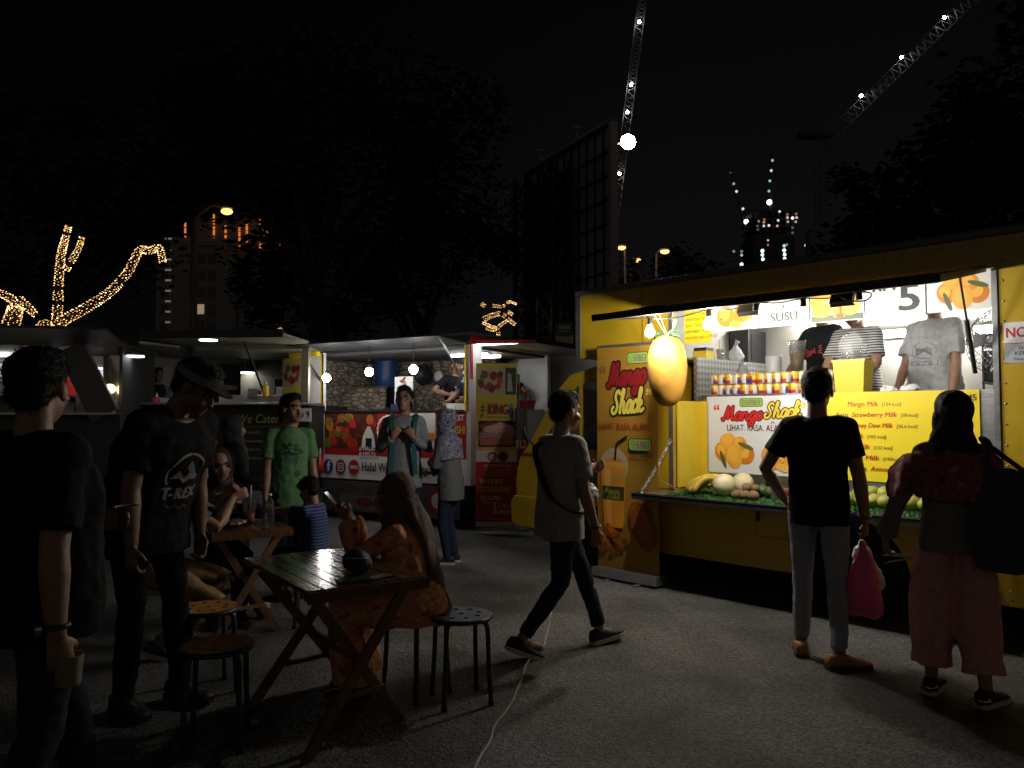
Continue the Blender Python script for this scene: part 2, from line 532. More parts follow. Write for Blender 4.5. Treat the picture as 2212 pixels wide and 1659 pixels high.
HOLD = {}
def human(label, base, yaw, H=1.70, pelvis=(0, 0, 0.93), lean=0, side=0, twist=0, head=(0, 0, 0),
          footL=(-0.09, 0.0, 0.085, -8, 0), footR=(0.09, 0.0, 0.085, 8, 0), kneeL=(0, 1, 0), kneeR=(0, 1, 0),
          handL=(-0.25, 0.05, 0.80), handR=(0.25, 0.05, 0.80), poleL=(-0.4, -1, 0), poleR=(0.4, -1, 0),
          hdL=None, hdR=None, pnL=None, pnR=None, curl=(28, 28), build=1.0, hips=1.0,
          shirt=None, sleeve=0.55, hem=-0.12, loose=1.0, trousers=None, leg=1.0, wide=1.0, dress=None,
          shoes=None, sole=None, hair='short', hijab=None, drape=0.0, skin=None, voxel=0.0075, folds=0.008, category='person', group=None, hairmat=None,
          glasses=False, cap=None, cuffmat=None, cape=1.0):
    s = H / 1.72; hs = s * 1.07
    skin = skin or SKIN
    base = V(base)
    M = Matrix.Translation(base) @ Matrix.Rotation(-radians(yaw), 4, 'Z')
    S_ = lambda p: V(p) * s
    X0, Y0, Z0 = V((1, 0, 0)), V((0, 1, 0)), V((0, 0, 1))
    P = S_(pelvis)
    R1 = Matrix.Rotation(-radians(lean), 3, 'X')
    R2 = Matrix.Rotation(radians(side), 3, 'Y')
    R3 = Matrix.Rotation(-radians(twist), 3, 'Z')
    Rt = R2 @ R1 @ R3
    Zs = R2 @ R1 @ Z0
    Xs, Ys = Rt @ X0, Rt @ Y0
    def T(x, y, h):                      # a point of the torso
        t = min(1, max(0, h / 0.45))
        ux = (X0 * (1 - t) + Xs * t); uy = (Y0 * (1 - t) + Ys * t)
        zz = Z0 * max(0, 1 - max(h, 0) / 0.12) * 0.5 + Zs * (1 - 0.5 * max(0, 1 - max(h, 0) / 0.12)) if h > 0 else Z0
        return P + (ux * x + uy * y + (Zs * h if h > 0 else Z0 * h)) * s
    def ring(h, a, b, y=0, pw=2.3, k=1.0):
        t = min(1, max(0, h / 0.45))
        ux = (X0 * (1 - t) + Xs * t).normalized(); uy = (Y0 * (1 - t) + Ys * t).normalized()
        return (T(0, y, h), ux, uy, a * s * k, b * s * k, pw)
    N = T(0, -0.015, 0.50)
    shw = 0.157 * (0.5 + 0.5 * build)
    sh = {-1: T(-shw, -0.005, 0.455), 1: T(shw, -0.005, 0.455)}
    hp = {-1: P + S_((-0.088 * hips, 0, 0)), 1: P + S_((0.088 * hips, 0, 0))}
    hy, nod, tilt = head
    Rh = R2 @ Matrix.Rotation(-radians(twist + hy), 3, 'Z') @ Matrix.Rotation(-radians(nod + lean * 0.5), 3, 'X') @ Matrix.Rotation(radians(tilt), 3, 'Y')
    hu, hf = Rh @ Z0, Rh @ Y0
    HC = N + (Zs * 0.055 + hu * 0.115 + hf * 0.028) * s
    MH = Matrix.Translation(HC) @ Rh.to_4x4() @ Matrix.Scale(hs, 4)
    # joints
    arm = {}
    for k, hd, pole in ((-1, handL, poleL), (1, handR, poleR)):
        if hd is None: continue
        e, w = ik(sh[k], S_(hd), 0.295 * s, 0.255 * s, pole)
        arm[k] = (sh[k], e, w)
    legs = {}
    for k, ft, kn in ((-1, footL, kneeL), (1, footR, kneeR)):
        if ft is None: continue
        kk, an = ik(hp[k], S_(ft[:3]), 0.43 * s, 0.425 * s, kn)
        legs[k] = (hp[k], kk, an, ft[3], ft[4])
    # ---- body
    b = MB()
    hm = lambda c, r, rot=None: b.ell(MH @ V(c), V(r) * hs, (Rh.to_4x4() @ (rot or Matrix.Identity(4))), 16, 12)
    hm((0, -0.014, 0.032), (0.074, 0.094, 0.084)); hm((0, 0.03, -0.045), (0.057, 0.062, 0.068)); hm((0, 0.058, -0.085), (0.03, 0.03, 0.026))
    hm((0, 0.088, -0.022), (0.012, 0.018, 0.026)); hm((0, 0.100, -0.036), (0.015, 0.014, 0.011))
    hm((0, 0.066, 0.028), (0.05, 0.022, 0.014)); hm((0, 0.083, -0.061), (0.022, 0.012, 0.012))
    for q in (-1, 1):
        hm((q * 0.038, 0.056, -0.03), (0.024, 0.026, 0.022)); hm((q * 0.076, -0.008, -0.012), (0.010, 0.021, 0.032))
    b.tube([N - Zs * 0.07 * s, N + Zs * 0.04 * s, HC - (hu * 0.05 + hf * 0.022) * s, HC - hf * 0.02 * s], [0.068 * s, 0.056 * s, 0.053 * s, 0.05 * s], 14)
    b.loft([ring(h, a * hips if h < 0.1 else a * build, bb * build, 0, 2.3) for h, a, bb in ((-0.09, 0.12, 0.09), (0, 0.155, 0.11), (0.1, 0.14, 0.1), (0.2, 0.13, 0.095), (0.32, 0.15, 0.105), (0.42, 0.155, 0.1), (0.475, 0.12, 0.078), (0.515, 0.06, 0.06))])
    for k, (a0, e, w) in arm.items():
        th = (w - e).normalized()
        b.tube([a0 - (a0 - N) * 0.22 - Zs * 0.03 * s, a0 - Zs * 0.008 * s, a0.lerp(e, 0.45), e, e.lerp(w, 0.28), e.lerp(w, 0.75), w], [q * s * (0.7 + 0.3 * build) for q in (0.048, 0.050, 0.045, 0.039, 0.041, 0.031, 0.026)], 14)
        d = V(hdL if k < 0 else hdR).normalized() if (hdL if k < 0 else hdR) is not None else th
        pn = pnL if k < 0 else pnR
        pn = V(pn) if pn is not None else V((-k, 0.15, 0))
        pn = (pn - d * pn.dot(d)).normalized()
        tv = pn.cross(d) * (-k)
        w0 = w
        b.loft([(w0 + d * (q * s), tv, pn, a * s, c * s, 2.4) for q, a, c in ((-0.02, 0.025, 0.021), (0.012, 0.028, 0.018), (0.05, 0.038, 0.016), (0.085, 0.040, 0.014), (0.092, 0.036, 0.011))], 14)
        cu = radians(curl[0] if k < 0 else curl[1])
        for i, (off, L) in enumerate(((0.028, 0.070), (0.0095, 0.079), (-0.0095, 0.073), (-0.027, 0.057))):
            p = w0 + (d * 0.085 + tv * off) * s; pts = [p - d * 0.03 * s, p]; ang = 0
            for j, fr in enumerate((0.45, 0.31, 0.24)):
                ang += cu * (0.75 + 0.5 * j) * (1 + 0.07 * i)
                p = p + (d * cos(ang) + pn * sin(ang)) * (L * fr * s); pts.append(p)
            b.tube(pts, [0.010 * s, 0.0098 * s, 0.0092 * s, 0.0085 * s, 0.0075 * s], 10)
        p = w0 + (d * 0.018 + tv * 0.022) * s
        q1 = p + (d * 0.55 + tv * 0.55 + pn * 0.35).normalized() * 0.042 * s
        q2 = q1 + (d * 0.85 + tv * 0.15 + pn * (0.3 + 0.5 * sin(cu))).normalized() * 0.034 * s
        b.tube([p, q1, q2], [0.013 * s, 0.0115 * s, 0.009 * s], 10)
        HOLD[(label, k)] = (M @ (w0 + (d * 0.095 + pn * 0.02) * s), M.to_3x3() @ d, M.to_3x3() @ pn, M @ w0, M @ e)
    for k, (h0, kn, an, ty, tpch) in legs.items():
        b.tube([h0 + Z0 * 0.03 * s, h0, h0.lerp(kn, 0.45), kn, kn.lerp(an, 0.3), kn.lerp(an, 0.75), an, an - (an - kn).normalized() * 0.04 * s], [q * s for q in (0.082, 0.082, 0.072, 0.052, 0.053, 0.038, 0.034, 0.034)], 14)
        fy = V((sin(radians(ty)), cos(radians(ty)), 0))
        b.tube([an + V((0, 0, -0.03 * s)) - fy * 0.03 * s, an + V((0, 0, -0.045 * s)) + fy * 0.06 * s, an + V((0, 0, -0.06 * s)) + fy * 0.14 * s], [0.034 * s, 0.032 * s, 0.022 * s], 12)
    for q in range(len(b.v)): b.v[q] = b.v[q]
    me = remesh(b, voxel, 2, 0.45)
    me.name = 'person'
    for m_ in (skin, LIP, EYE, hairmat or HAIR, EYEW): me.materials.append(m_)
    inv = MH.inverted()
    mi = np.zeros(len(me.polygons), dtype=np.int32)
    for i, pl in enumerate(me.polygons):
        c = inv @ pl.center
        if abs(c.x) < 0.06 and 0.04 < c.y and -0.08 < c.z < 0.06:
            ex = (abs(c.x) - 0.031)
            if (ex / 0.009) ** 2 + ((c.z - 0.006) / 0.007) ** 2 < 1: mi[i] = 2
            elif (ex / 0.016) ** 2 + ((c.z - 0.006) / 0.007) ** 2 < 1: mi[i] = 4
            elif abs(ex - 0.002) < 0.021 and abs(c.z - 0.03 + ex * ex * 6) < 0.0058: mi[i] = 3
            elif abs(c.x) < 0.024 and abs(c.z + 0.061) < 0.009 and c.y > 0.07: mi[i] = 1
    me.polygons.foreach_set('material_index', mi)
    Rz = Matrix.Rotation(-radians(yaw), 4, 'Z')
    me.transform(Rz); me.update()
    root = link_mesh('person', me, None, base)
    tag(root, label, category, group)
    def kid(name, mbx, m_, vx=None, it=2, ruf=None):
        k_ = remesh(mbx, vx or voxel * 1.15, it)
        if ruf: ruffle(k_, *ruf)
        k_.name = name; k_.materials.append(m_); k_.transform(Rz)
        o = link_mesh(name, k_, root)
        return o
    out = {'root': root, 'M': M, 'T': T, 'MH': M @ MH, 's': s, 'arm': {k: [M @ q for q in v] for k, v in arm.items()}, 'legs': legs, 'Xs': M.to_3x3() @ Xs, 'Ys': M.to_3x3() @ Ys, 'Zs': M.to_3x3() @ Zs}
    # ---- shirt
    if shirt:
        q = MB(); L = loose
        rr = [(hem, 0.175 * L * hips, 0.13 * L), (-0.02, 0.178 * L * hips, 0.135 * L), (0.1, 0.163 * L, 0.124 * L), (0.2, 0.158 * L, 0.118 * L), (0.32, 0.172 * L, 0.126 * L), (0.41, 0.172, 0.12), (0.46, 0.148, 0.096), (0.495, 0.10, 0.082), (0.515, 0.072, 0.07)]
        if hem > -0.02: rr = [rr[0]] + rr[2:]
        q.loft([ring(h, a * (build if h > 0.05 else 0.5 + 0.5 * build), c * build, 0, 2.4) for h, a, c in rr])
        for k, (a0, e, w) in arm.items():
            q.tube([N.lerp(a0, 0.25) - Zs * 0.035 * s, N.lerp(a0, 0.65) - Zs * 0.012 * s, a0 - Zs * 0.004 * s], [0.060 * s * build, 0.064 * s * build, 0.064 * s * build], 16)
            q.ell(a0 - Zs * 0.006 * s, V((0.064, 0.064, 0.066)) * s * build, None, 16, 10)
            if sleeve <= 1:
                pts = [a0, a0.lerp(e, sleeve * 0.5), a0.lerp(e, sleeve)]; rad = [0.063, 0.063, 0.066]
            else:
                f2 = sleeve - 1
                pts = [a0, a0.lerp(e, 0.5), e, e.lerp(w, f2 * 0.5), e.lerp(w, f2)]; rad = [0.062, 0.056, 0.052, 0.048, 0.043 if drape == 0 else 0.06]
            q.tube(pts, [z * s * (0.7 + 0.3 * build) * (0.75 + 0.25 * L) for z in rad], 14)
        out['shirt'] = kid('shirt', q, shirt, ruf=(folds, 9, base.x * 7, (1, 1, 0.45), folds * 0.45, 26))
    # ---- trousers or skirt
    if trousers:
        q = MB()
        q.loft([ring(h, a * hips * (0.5 + 0.5 * build), c * build, 0, 2.4) for h, a, c in ((0.10, 0.145, 0.108), (0.0, 0.168, 0.125), (-0.06, 0.165, 0.125), (-0.1, 0.14, 0.11))])
        for k, (h0, kn, an, ty, tpch) in legs.items():
            e = kn.lerp(an, leg)
            q.tube([h0 + Z0 * 0.02 * s, h0.lerp(kn, 0.2), h0.lerp(kn, 0.55), kn, kn.lerp(e, 0.4), kn.lerp(e, 0.8), e],
                   [z * s for z in (0.088, 0.09 + 0.01 * (wide - 1), 0.079 * (1 + 0.5 * (wide - 1)), 0.063 * wide, 0.060 * wide, 0.051 * wide, 0.05 * wide * (1.12 if wide > 1.3 else 1))], 16)
        out['trousers'] = kid('trousers', q, trousers, ruf=(folds * 0.8, 12, base.y * 5, (1, 1, 0.8) if wide < 1.3 else (1.2, 1.2, 0.12), folds * 0.4, 32))
    if dress:
        q = MB()
        pts = dress(P, T, legs, s)
        for seg in pts: q.loft(*seg) if isinstance(seg, tuple) else q.loft(seg)
        out['skirt'] = kid('skirt', q, trousers or shirt, ruf=(folds * 1.5, 7, 3.0, (1.3, 1.3, 0.3), folds * 0.5, 26))
    # ---- shoes
    if shoes:
        for k, (h0, kn, an, ty, tpch) in legs.items():
            Ms = Matrix.Translation(an) @ Matrix.Rotation(-radians(ty), 4, 'Z') @ Matrix.Rotation(radians(-tpch), 4, 'X') @ Matrix.Translation(V((0, 0, -0.085 * s))) @ Matrix.Scale(s, 4)
            q = MB()
            prof = ((-0.078, 0.022, 0.062), (-0.066, 0.033, 0.088), (-0.025, 0.038, 0.098), (0.025, 0.038, 0.088), (0.075, 0.042, 0.066), (0.125, 0.045, 0.052), (0.165, 0.038, 0.044), (0.187, 0.02, 0.036))
            q.loft([(Ms @ V((0, y, (h + 0.016) / 2)), (Ms.to_3x3() @ X0).normalized(), (Ms.to_3x3() @ Z0).normalized(), w_ * s, (h - 0.016) / 2 * s, 2.7) for y, w_, h in prof], 18)
            mb = MB(); mb.mats = [shoes]
            sm_ = sole or shoes
            o = None
            ol = [(x * (w_ + 0.005), y) for x in (1, -1) for y, w_, h in (prof if x == 1 else reversed(prof))]
            mb.v = [V(v) for v in q.v]; mb.f = q.f; mb.mi = [0] * len(q.f); mb.sm = [True] * len(q.f)
            mb.prism(ol, 0.0, 0.026, Ms, sm_)
            if len(set([shoes, sm_])) > 1:
                for t in (0.03, 0.055, 0.08):
                    mb.bar(Ms @ V((-0.018, t, 0.098 - t * 0.45)), Ms @ V((0.018, t, 0.098 - t * 0.45)), 0.007 * s, 0.006 * s, sm_)
            ob = mb.build('shoe', None, root, frame=M)
    # ---- hair, scarf, cap
    if hair and not hijab:
        q = MB()
        if hair == 'short':
            q.ell(MH @ V((0, -0.026, 0.046)), V((0.082, 0.098, 0.082)) * hs, Rh.to_4x4(), 18, 12)
            q.ell(MH @ V((0, -0.062, -0.012)), V((0.066, 0.046, 0.06)) * hs, Rh.to_4x4(), 18, 12)
            q.ell(MH @ V((0, 0.02, 0.098)), V((0.06, 0.06, 0.034)) * hs, Rh.to_4x4(), 18, 12)
        elif hair == 'mop':
            q.ell(MH @ V((0, -0.02, 0.05)), V((0.092, 0.108, 0.088)) * hs, Rh.to_4x4(), 18, 12)
            q.ell(MH @ V((0, 0.052, 0.06)), V((0.07, 0.048, 0.05)) * hs, Rh.to_4x4(), 18, 12)
            q.ell(MH @ V((0, -0.06, 0.0)), V((0.076, 0.055, 0.07)) * hs, Rh.to_4x4(), 18, 12)
        out['hair'] = ho = kid('hair', q, hairmat or HAIR, voxel, 1, ruf=(0.006, 34, 1.0, (1, 1, 1), 0.004, 80))
        if voxel < .009:                     # loose strands so that the outline is not a clean shell
            hm_ = ho.data; rr_ = random.Random(int(base.x * 1000)); vs = [v.co.copy() for v in hm_.vertices]; ns = [v.normal.copy() for v in hm_.vertices]
            fs = [tuple(p.vertices) for p in hm_.polygons]; nv = len(vs); bk = (Rz.to_3x3() @ hf) * -1
            for i in range(2600):
                k_ = rr_.randrange(nv); nn = ns[k_]; d = (nn * rr_.uniform(.25, .9) + bk * rr_.uniform(0, .6) + V((rr_.uniform(-.4, .4), rr_.uniform(-.4, .4), rr_.uniform(-.7, .2)))).normalized()
                sd = d.cross(nn); sd = sd.normalized() if sd.length > 1e-4 else ortho(d)[0]; L_ = rr_.uniform(.008, .020) * hs; o_ = len(vs)
                vs += [vs[k_] - sd * .0012, vs[k_] + sd * .0012, vs[k_] + d * L_]; fs.append((o_, o_ + 1, o_ + 2))
            me2 = bpy.data.meshes.new('hair'); me2.from_pydata([tuple(v) for v in vs], [], fs); me2.materials.append(hairmat or HAIR); me2.polygons.foreach_set('use_smooth', [True] * len(fs)); ho.data = me2
    if cap:
        q = MB()
        c2 = []
        for i in range(9):
            t = i / 8 * pi / 2
            c2.append((MH @ V((0, -0.012, 0.035 + 0.098 * sin(t))), hf.cross(hu), hf, 0.088 * hs * max(0.04, cos(t)) ** 0.75, 0.108 * hs * max(0.04, cos(t)) ** 0.75))
        mb = MB(); mb.loft(c2, 24, cap)
        bl = [(-0.070, 0.06), (-0.068, 0.11), (-0.046, 0.148), (0, 0.162), (0.046, 0.148), (0.068, 0.11), (0.070, 0.06)]
        mb.prism(bl, 0.038, 0.046, MH, cap)
        mb.ell(MH @ V((0, -0.012, 0.135)), V((0.009, 0.009, 0.006)) * s, None, 10, 6, cap)
        if cuffmat:
            for i in range(7):
                t0 = radians(-170 + i * 20)
                mb.bar(MH @ V((0.089 * sin(t0) * -1, -0.012 + 0.109 * cos(t0), 0.05)), MH @ V((0.089 * sin(t0 + 0.35) * -1, -0.012 + 0.109 * cos(t0 + 0.35), 0.05)), 0.004 * s, 0.034 * hs, cuffmat, up=hu)
        mb.build('cap', None, root, frame=M)
    if hijab:
        q = MB()
        q.ell(MH @ V((0, -0.034, 0.03)), V((0.094, 0.106, 0.104)) * hs, Rh.to_4x4(), 20, 14)
        for sg in (-1, 1):
            q.ell(MH @ V((sg * 0.062, -0.002, -0.03)), V((0.03, 0.065, 0.085)) * hs, Rh.to_4x4(), 16, 12)
        q.ell(MH @ V((0, 0.03, -0.125)), V((0.078, 0.066, 0.045)) * hs, Rh.to_4x4(), 16, 12)
        q.ell(MH @ V((0, -0.05, -0.06)), V((0.085, 0.075, 0.11)) * hs, Rh.to_4x4(), 16, 12)
        q.loft([(HC - hu * 0.07 * s - hf * 0.02 * s, Xs, Ys, 0.092 * s, 0.098 * s), (T(0, 0, 0.50), Xs, Ys, 0.125 * s, 0.112 * s), (T(0, 0.0, 0.455), Xs, Ys, 0.205 * s * cape, 0.135 * s), (T(0, 0, 0.36), Xs, Ys, 0.225 * s * cape, 0.15 * s), (T(0, 0.0, 0.28 - drape), Xs, Ys, 0.215 * s * cape, 0.155 * s)], 28)
        out['scarf'] = kid('headscarf', q, hijab, voxel, 3, ruf=(0.010, 11, 5.0, (1.4, 1.4, 0.6), 0.004, 30))
    if glasses:
        mb = MB(); bm_ = mat('glasses_frame', (0.02, 0.02, 0.02), 0.3)
        for sg in (-1, 1):
            pts = [MH @ V((sg * 0.031 + 0.022 * cos(t), 0.094, 0.004 + 0.017 * sin(t))) for t in [2 * pi * i / 14 for i in range(15)]]
            mb.tube(pts, 0.0022 * s, 6, bm_)
            mb.tube([MH @ V((sg * 0.053, 0.094, 0.008)), MH @ V((sg * 0.076, 0.03, 0.006)), MH @ V((sg * 0.08, -0.01, 0.004))], 0.002 * s, 6, bm_)
        mb.bar(MH @ V((-0.01, 0.097, 0.006)), MH @ V((0.01, 0.097, 0.006)), 0.003 * s, 0.003 * s, bm_)
        mb.build('glasses', None, root, frame=M)
    return out

def chest_print(hu, back=False):
    """a Print that drapes onto the wearer's shirt: origin on the chest, x to the viewer's right"""
    ob = hu['shirt']; mw = OBM[ob]
    me = ob.data
    bvh = BVHTree.FromPolygons([mw @ v.co for v in me.vertices], [tuple(p.vertices) for p in me.polygons])
    D = hu['Ys'] * (-1 if back else 1)
    X = hu['Xs'] * (1 if back else -1); Z = hu['Zs']
    o = hu['M'] @ hu['T'](0, 0, 0.30)
    def warp(x, y, z):
        p = o + X * x + Z * y
        h = bvh.ray_cast(p + D * 0.6, -D, 1.2)
        q = h[0] if h[0] is not None else p + D * 0.13
        return q + D * (0.003 + z)
    return Print(Matrix.Identity(4), 0.0001, warp)

def capsule_obj(name, pts, r, m, parent, n=10):
    mb = MB(); mb.tube(pts, r, n, m)
    return mb.build(name, None, parent)
# ------------------------------------------------------------------ shared materials
YEL = mat('yellow_paint', (0.52, 0.335, 0.014), 0.42, var=0.14, scale=2.2, bump=0.05, bscale=5, coat=0.2)
YELD = mat('yellow_plastic', (0.72, 0.52, 0.03), 0.4, var=0.05)
BLKM = mat('black_metal', (0.018, 0.018, 0.02), 0.42, var=0.2, scale=20)
RUB = mat('rubber', (0.012, 0.012, 0.012), 0.85, bump=0.2)
STEEL = mat('stainless', (0.55, 0.55, 0.56), 0.34, 1.0, var=0.12, scale=14, stretch=(1, 1, 12))
ALU = mat('aluminium', (0.42, 0.42, 0.43), 0.42, 0.9, var=0.1, scale=20)
CREAM = mat('cream_panel', (0.66, 0.64, 0.57), 0.55, var=0.05, scale=3)
WHT = mat('white_panel', (0.72, 0.72, 0.71), 0.5, var=0.05, scale=3)
GREYP = mat('grey_panel', (0.28, 0.29, 0.31), 0.5, var=0.1, scale=6)
GLASS = mat('clear_plastic', (0.9, 0.92, 0.93), 0.08, trans=0.92, alpha=0.45)
DARKG = mat('dark_glass', (0.02, 0.025, 0.028), 0.06, spec=0.6)
def glow(name, col, e, sample=True):
    return mat(name, col, 0.4, emit=e, ecol=col, sample=sample)

def diamond(name='checker_plate', rot=(radians(45), 0, 0)):
    m = mat(name, (0.50, 0.50, 0.50), 0.36, 0.85)
    nt = m.node_tree; b = nt.nodes['Principled BSDF']
    t = nt.nodes.new('ShaderNodeTexCoord'); mp = nt.nodes.new('ShaderNodeMapping')
    mp.inputs['Rotation'].default_value = rot; mp.inputs['Scale'].default_value = (26, 26, 26)
    ck = nt.nodes.new('ShaderNodeTexChecker'); ck.inputs['Scale'].default_value = 1.0
    ck.inputs['Color1'].default_value = (0.62, 0.62, 0.62, 1); ck.inputs['Color2'].default_value = (0.36, 0.36, 0.365, 1)
    bp = nt.nodes.new('ShaderNodeBump'); bp.inputs['Strength'].default_value = 0.5; bp.inputs['Distance'].default_value = 0.004
    nt.links.new(t.outputs['Object'], mp.inputs[0]); nt.links.new(mp.outputs[0], ck.inputs['Vector'])
    nt.links.new(ck.outputs['Color'], b.inputs['Base Color']); nt.links.new(ck.outputs['Fac'], bp.inputs['Height'])
    nt.links.new(bp.outputs[0], b.inputs['Normal'])
    return m
PLATE = diamond(); PLATE2 = diamond('checker_plate_flat', (0, 0, radians(45)))

# ------------------------------------------------------------------ script lettering
LET = {
 'M': (1.0, [[(-.06, .1), (.02, 0), (.12, .12), (.3, 1)], [(.3, 1), (.36, .6), (.4, .12)], [(.4, .12), (.52, .6), (.68, 1)], [(.68, 1), (.72, .4), (.82, .02), (1.0, .2)]]),
 'a': (.56, [[(.46, .46), (.3, .55), (.1, .38), (.06, .12), (.2, .0), (.36, .14), (.47, .5)], [(.47, .5), (.44, .14), (.5, .01), (.62, .14)]]),
 'n': (.62, [[(.06, .5), (.07, .25), (.05, .02)], [(.05, .1), (.16, .42), (.32, .52), (.4, .38), (.4, .1), (.48, .0), (.64, .14)]]),
 'g': (.56, [[(.46, .46), (.3, .55), (.1, .38), (.06, .14), (.2, .02), (.36, .16), (.46, .5)], [(.46, .5), (.44, 0), (.34, -.36), (.14, -.42), (.06, -.28), (.3, -.08), (.62, .14)]]),
 'o': (.52, [[(.3, .54), (.1, .42), (.06, .16), (.2, .0), (.4, .1), (.46, .36), (.32, .54)]]),
 'S': (.72, [[(.62, .86), (.5, 1.0), (.3, .9), (.26, .68), (.42, .48), (.48, .24), (.32, .02), (.08, .02), (.0, .2), (.12, .3)]]),
 'h': (.62, [[(.04, .3), (.2, .62), (.3, .95), (.2, 1.04), (.12, .7), (.06, .02)], [(.06, .12), (.18, .44), (.34, .5), (.4, .36), (.38, .1), (.48, .0), (.64, .14)]]),
 'c': (.46, [[(.42, .42), (.32, .54), (.12, .42), (.06, .16), (.2, .0), (.46, .16)]]),
 'k': (.62, [[(.04, .3), (.2, .62), (.3, .95), (.2, 1.04), (.12, .7), (.06, .02)], [(.1, .24), (.34, .5), (.38, .36), (.14, .24)], [(.16, .25), (.36, .02), (.6, .14)]]),
}
def quote(G, x, y, h, m, opening):
    for d in (0, .2):
        G.ell(x + d * h, y, .075 * h, .085 * h, m)
        if opening: G.stroke([(x + d * h - .04 * h, y), (x + d * h - .03 * h, y + .12 * h), (x + d * h + .06 * h, y + .2 * h)], .07 * h, m)
        else: G.stroke([(x + d * h + .04 * h, y), (x + d * h + .03 * h, y - .12 * h), (x + d * h - .06 * h, y - .2 * h)], .07 * h, m)
def script(G, word, x, y, h, wd=.16, m1=None, m0=None, rise=0.0, slant=.22, sx=1.0):
    for lay, (wid, m_) in enumerate(((wd + .12, m0), (wd - .03, m1))):
        if m_ is None: continue
        cx = 0
        for ch in word:
            adv, sts = LET[ch]
            for st in sts:
                G.stroke([(x + (cx + px + py * slant) * h * sx, y + (py + (cx + px) * rise) * h) for px, py in st], wid * h, m_)
            cx += adv
    return cx * h
PIX = {'s': [[(1, 1), (0, 1), (0, .5), (1, .5), (1, 0), (0, 0)]], 'y': [[(0, 1), (0, .5), (1, .5)], [(1, 1), (1, 0), (.1, 0)]],
       'a': [[(0, 1), (1, 1), (1, 0), (0, 0), (0, .5), (1, .5)]], 'w': [[(0, 1), (0, 0), (1, 0), (1, 1)], [(.5, 0), (.5, .8)]]}
def badge(G, x, y, w, h):              # green plate with purple square letters
    G.rrect(x - w * .03, y - h * .07, x + w * 1.03, y + h * 1.07, h * .28, flat('3d2a22')); G.k += 2
    G.rrect(x, y, x + w, y + h, h * .24, flat('8cc04a'))
    cw = w * .115
    for i, ch in enumerate('syawa'):
        for st in PIX[ch]:
            G.stroke([(x + w * (.1 + .168 * i) + px * cw, y + h * (.2 + .58 * py)) for px, py in st], h * .085, flat('8a2d7f'), 0)

def mango_pic(G, x, y, k, n=4):        # a printed heap of mangoes with two leaves
    o1, o2, o3 = flat('e8952c'), flat('f0ad3a'), flat('d97f22')
    for dx, dy, a, b, r, m_ in ((-.26, .06, .17, .21, .4, o3), (.3, .02, .19, .2, -.5, o3), (-.12, .3, .2, .17, .25, o2), (.16, .24, .16, .16, 0, o1), (0.02, -.02, .19, .26, .12, o2)):
        G.ell(x + dx * k, y + dy * k, a * k, b * k, m_, r)
        G.ell(x + (dx - .03) * k, y + (dy + .04) * k, a * .6 * k, b * .6 * k, flat('f4b94a'), r)
    G.ell(x - .24 * k, y - .1 * k, .045 * k, .2 * k, flat('4d5a2a'), .35)
    G.ell(x + .3 * k, y + .2 * k, .19 * k, .05 * k, flat('5a6630'), -.35)
def cut_pic(G, x, y, k):               # a printed cut mango
    G.ell(x - .2 * k, y, .2 * k, .22 * k, flat('e39a33'), .3); G.ell(x - .22 * k, y + .03 * k, .12 * k, .13 * k, flat('efb04b'), .3)
    G.ell(x - .3 * k, y - .05 * k, .018 * k, .018 * k, flat('5a3216'))
    G.ell(x + .22 * k, y + .05 * k, .26 * k, .19 * k, flat('f0a83a'), .5)
    for i in range(4):
        G.stroke([(x + (.02 + .11 * i) * k, y - .1 * k), (x + (.12 + .11 * i) * k, y + .24 * k)], .02 * k, flat('d98a26'), 0)
    for i in range(3):
        G.stroke([(x + .02 * k, y + (-.02 + .1 * i) * k), (x + .44 * k, y + (.06 + .1 * i) * k)], .018 * k, flat('dd9030'), 0)
    G.ell(x + .02 * k, y - .18 * k, .14 * k, .07 * k, flat('f2b858'), -.3)
def cup_pic(G, x, y, k, hgt):          # a printed cup of drink
    G.poly([(x - .2 * k, y), (x + .2 * k, y), (x + .27 * k, y + hgt), (x - .27 * k, y + hgt)], flat('e2902a'))
    G.poly([(x - .13 * k, y + .03), (x - .04 * k, y + .03), (x - .06 * k, y + hgt * .95), (x - .2 * k, y + hgt * .95)], flat('f0ac4c'))

# ================================================================== the yellow truck
TRK = thing('food_truck', 'yellow food truck with a raised serving hatch, mango menu boards and fruit shelf', 'food truck', tw(-2.2, 6.6, 0), TA)
SL, SR, WF, WB, ZT, ZB = -4.85, 0.75, 5.6, 7.55, 2.59, 0.26
b = MB()
arc = [(-2.3 + .42 * cos(radians(a)), .30 + .42 * sin(radians(a))) for a in range(186, -8, -12)]
low = [(-4.1, ZB)] + arc + [(SR, ZB), (SR, .82), (-4.1, .82)]
Mxz = Matrix(((1, 0, 0, 0), (0, 0, 1, 0), (0, 1, 0, 0), (0, 0, 0, 1)))       # (x, y) outline -> (s, z), extruded along w
b.prism(low, WF, WF + .04, Mxz)
b.box(-4.1, WF, .82, -3.77, WF + .04, 1.99); b.box(SL, WF, 1.99, -3.77, WF + .04, 2.59)
b.box(-3.77, WF, 2.39, -1.35, WF + .04, 2.59); b.box(-1.35, WF, .82, SR, WF + .04, 2.59)
b.box(SL, WF + .04, 1.99, SL + .04, WB, 2.59)                                 # nose of the overhang
b.box(-4.1, WF + .04, ZB, -4.06, WB, 1.985)                                   # front bulkhead
b.box(SR - .04, WF + .04, ZB, SR, WB, 2.59)
b.build('body', YEL, TRK, frame=MT, fix=True)
b = MB(); b.box(SL - .02, WF - .015, 2.592, SR, WB, 2.64); b.box(SL + .05, WF + .05, 2.64, SR, WB - .05, 2.66)
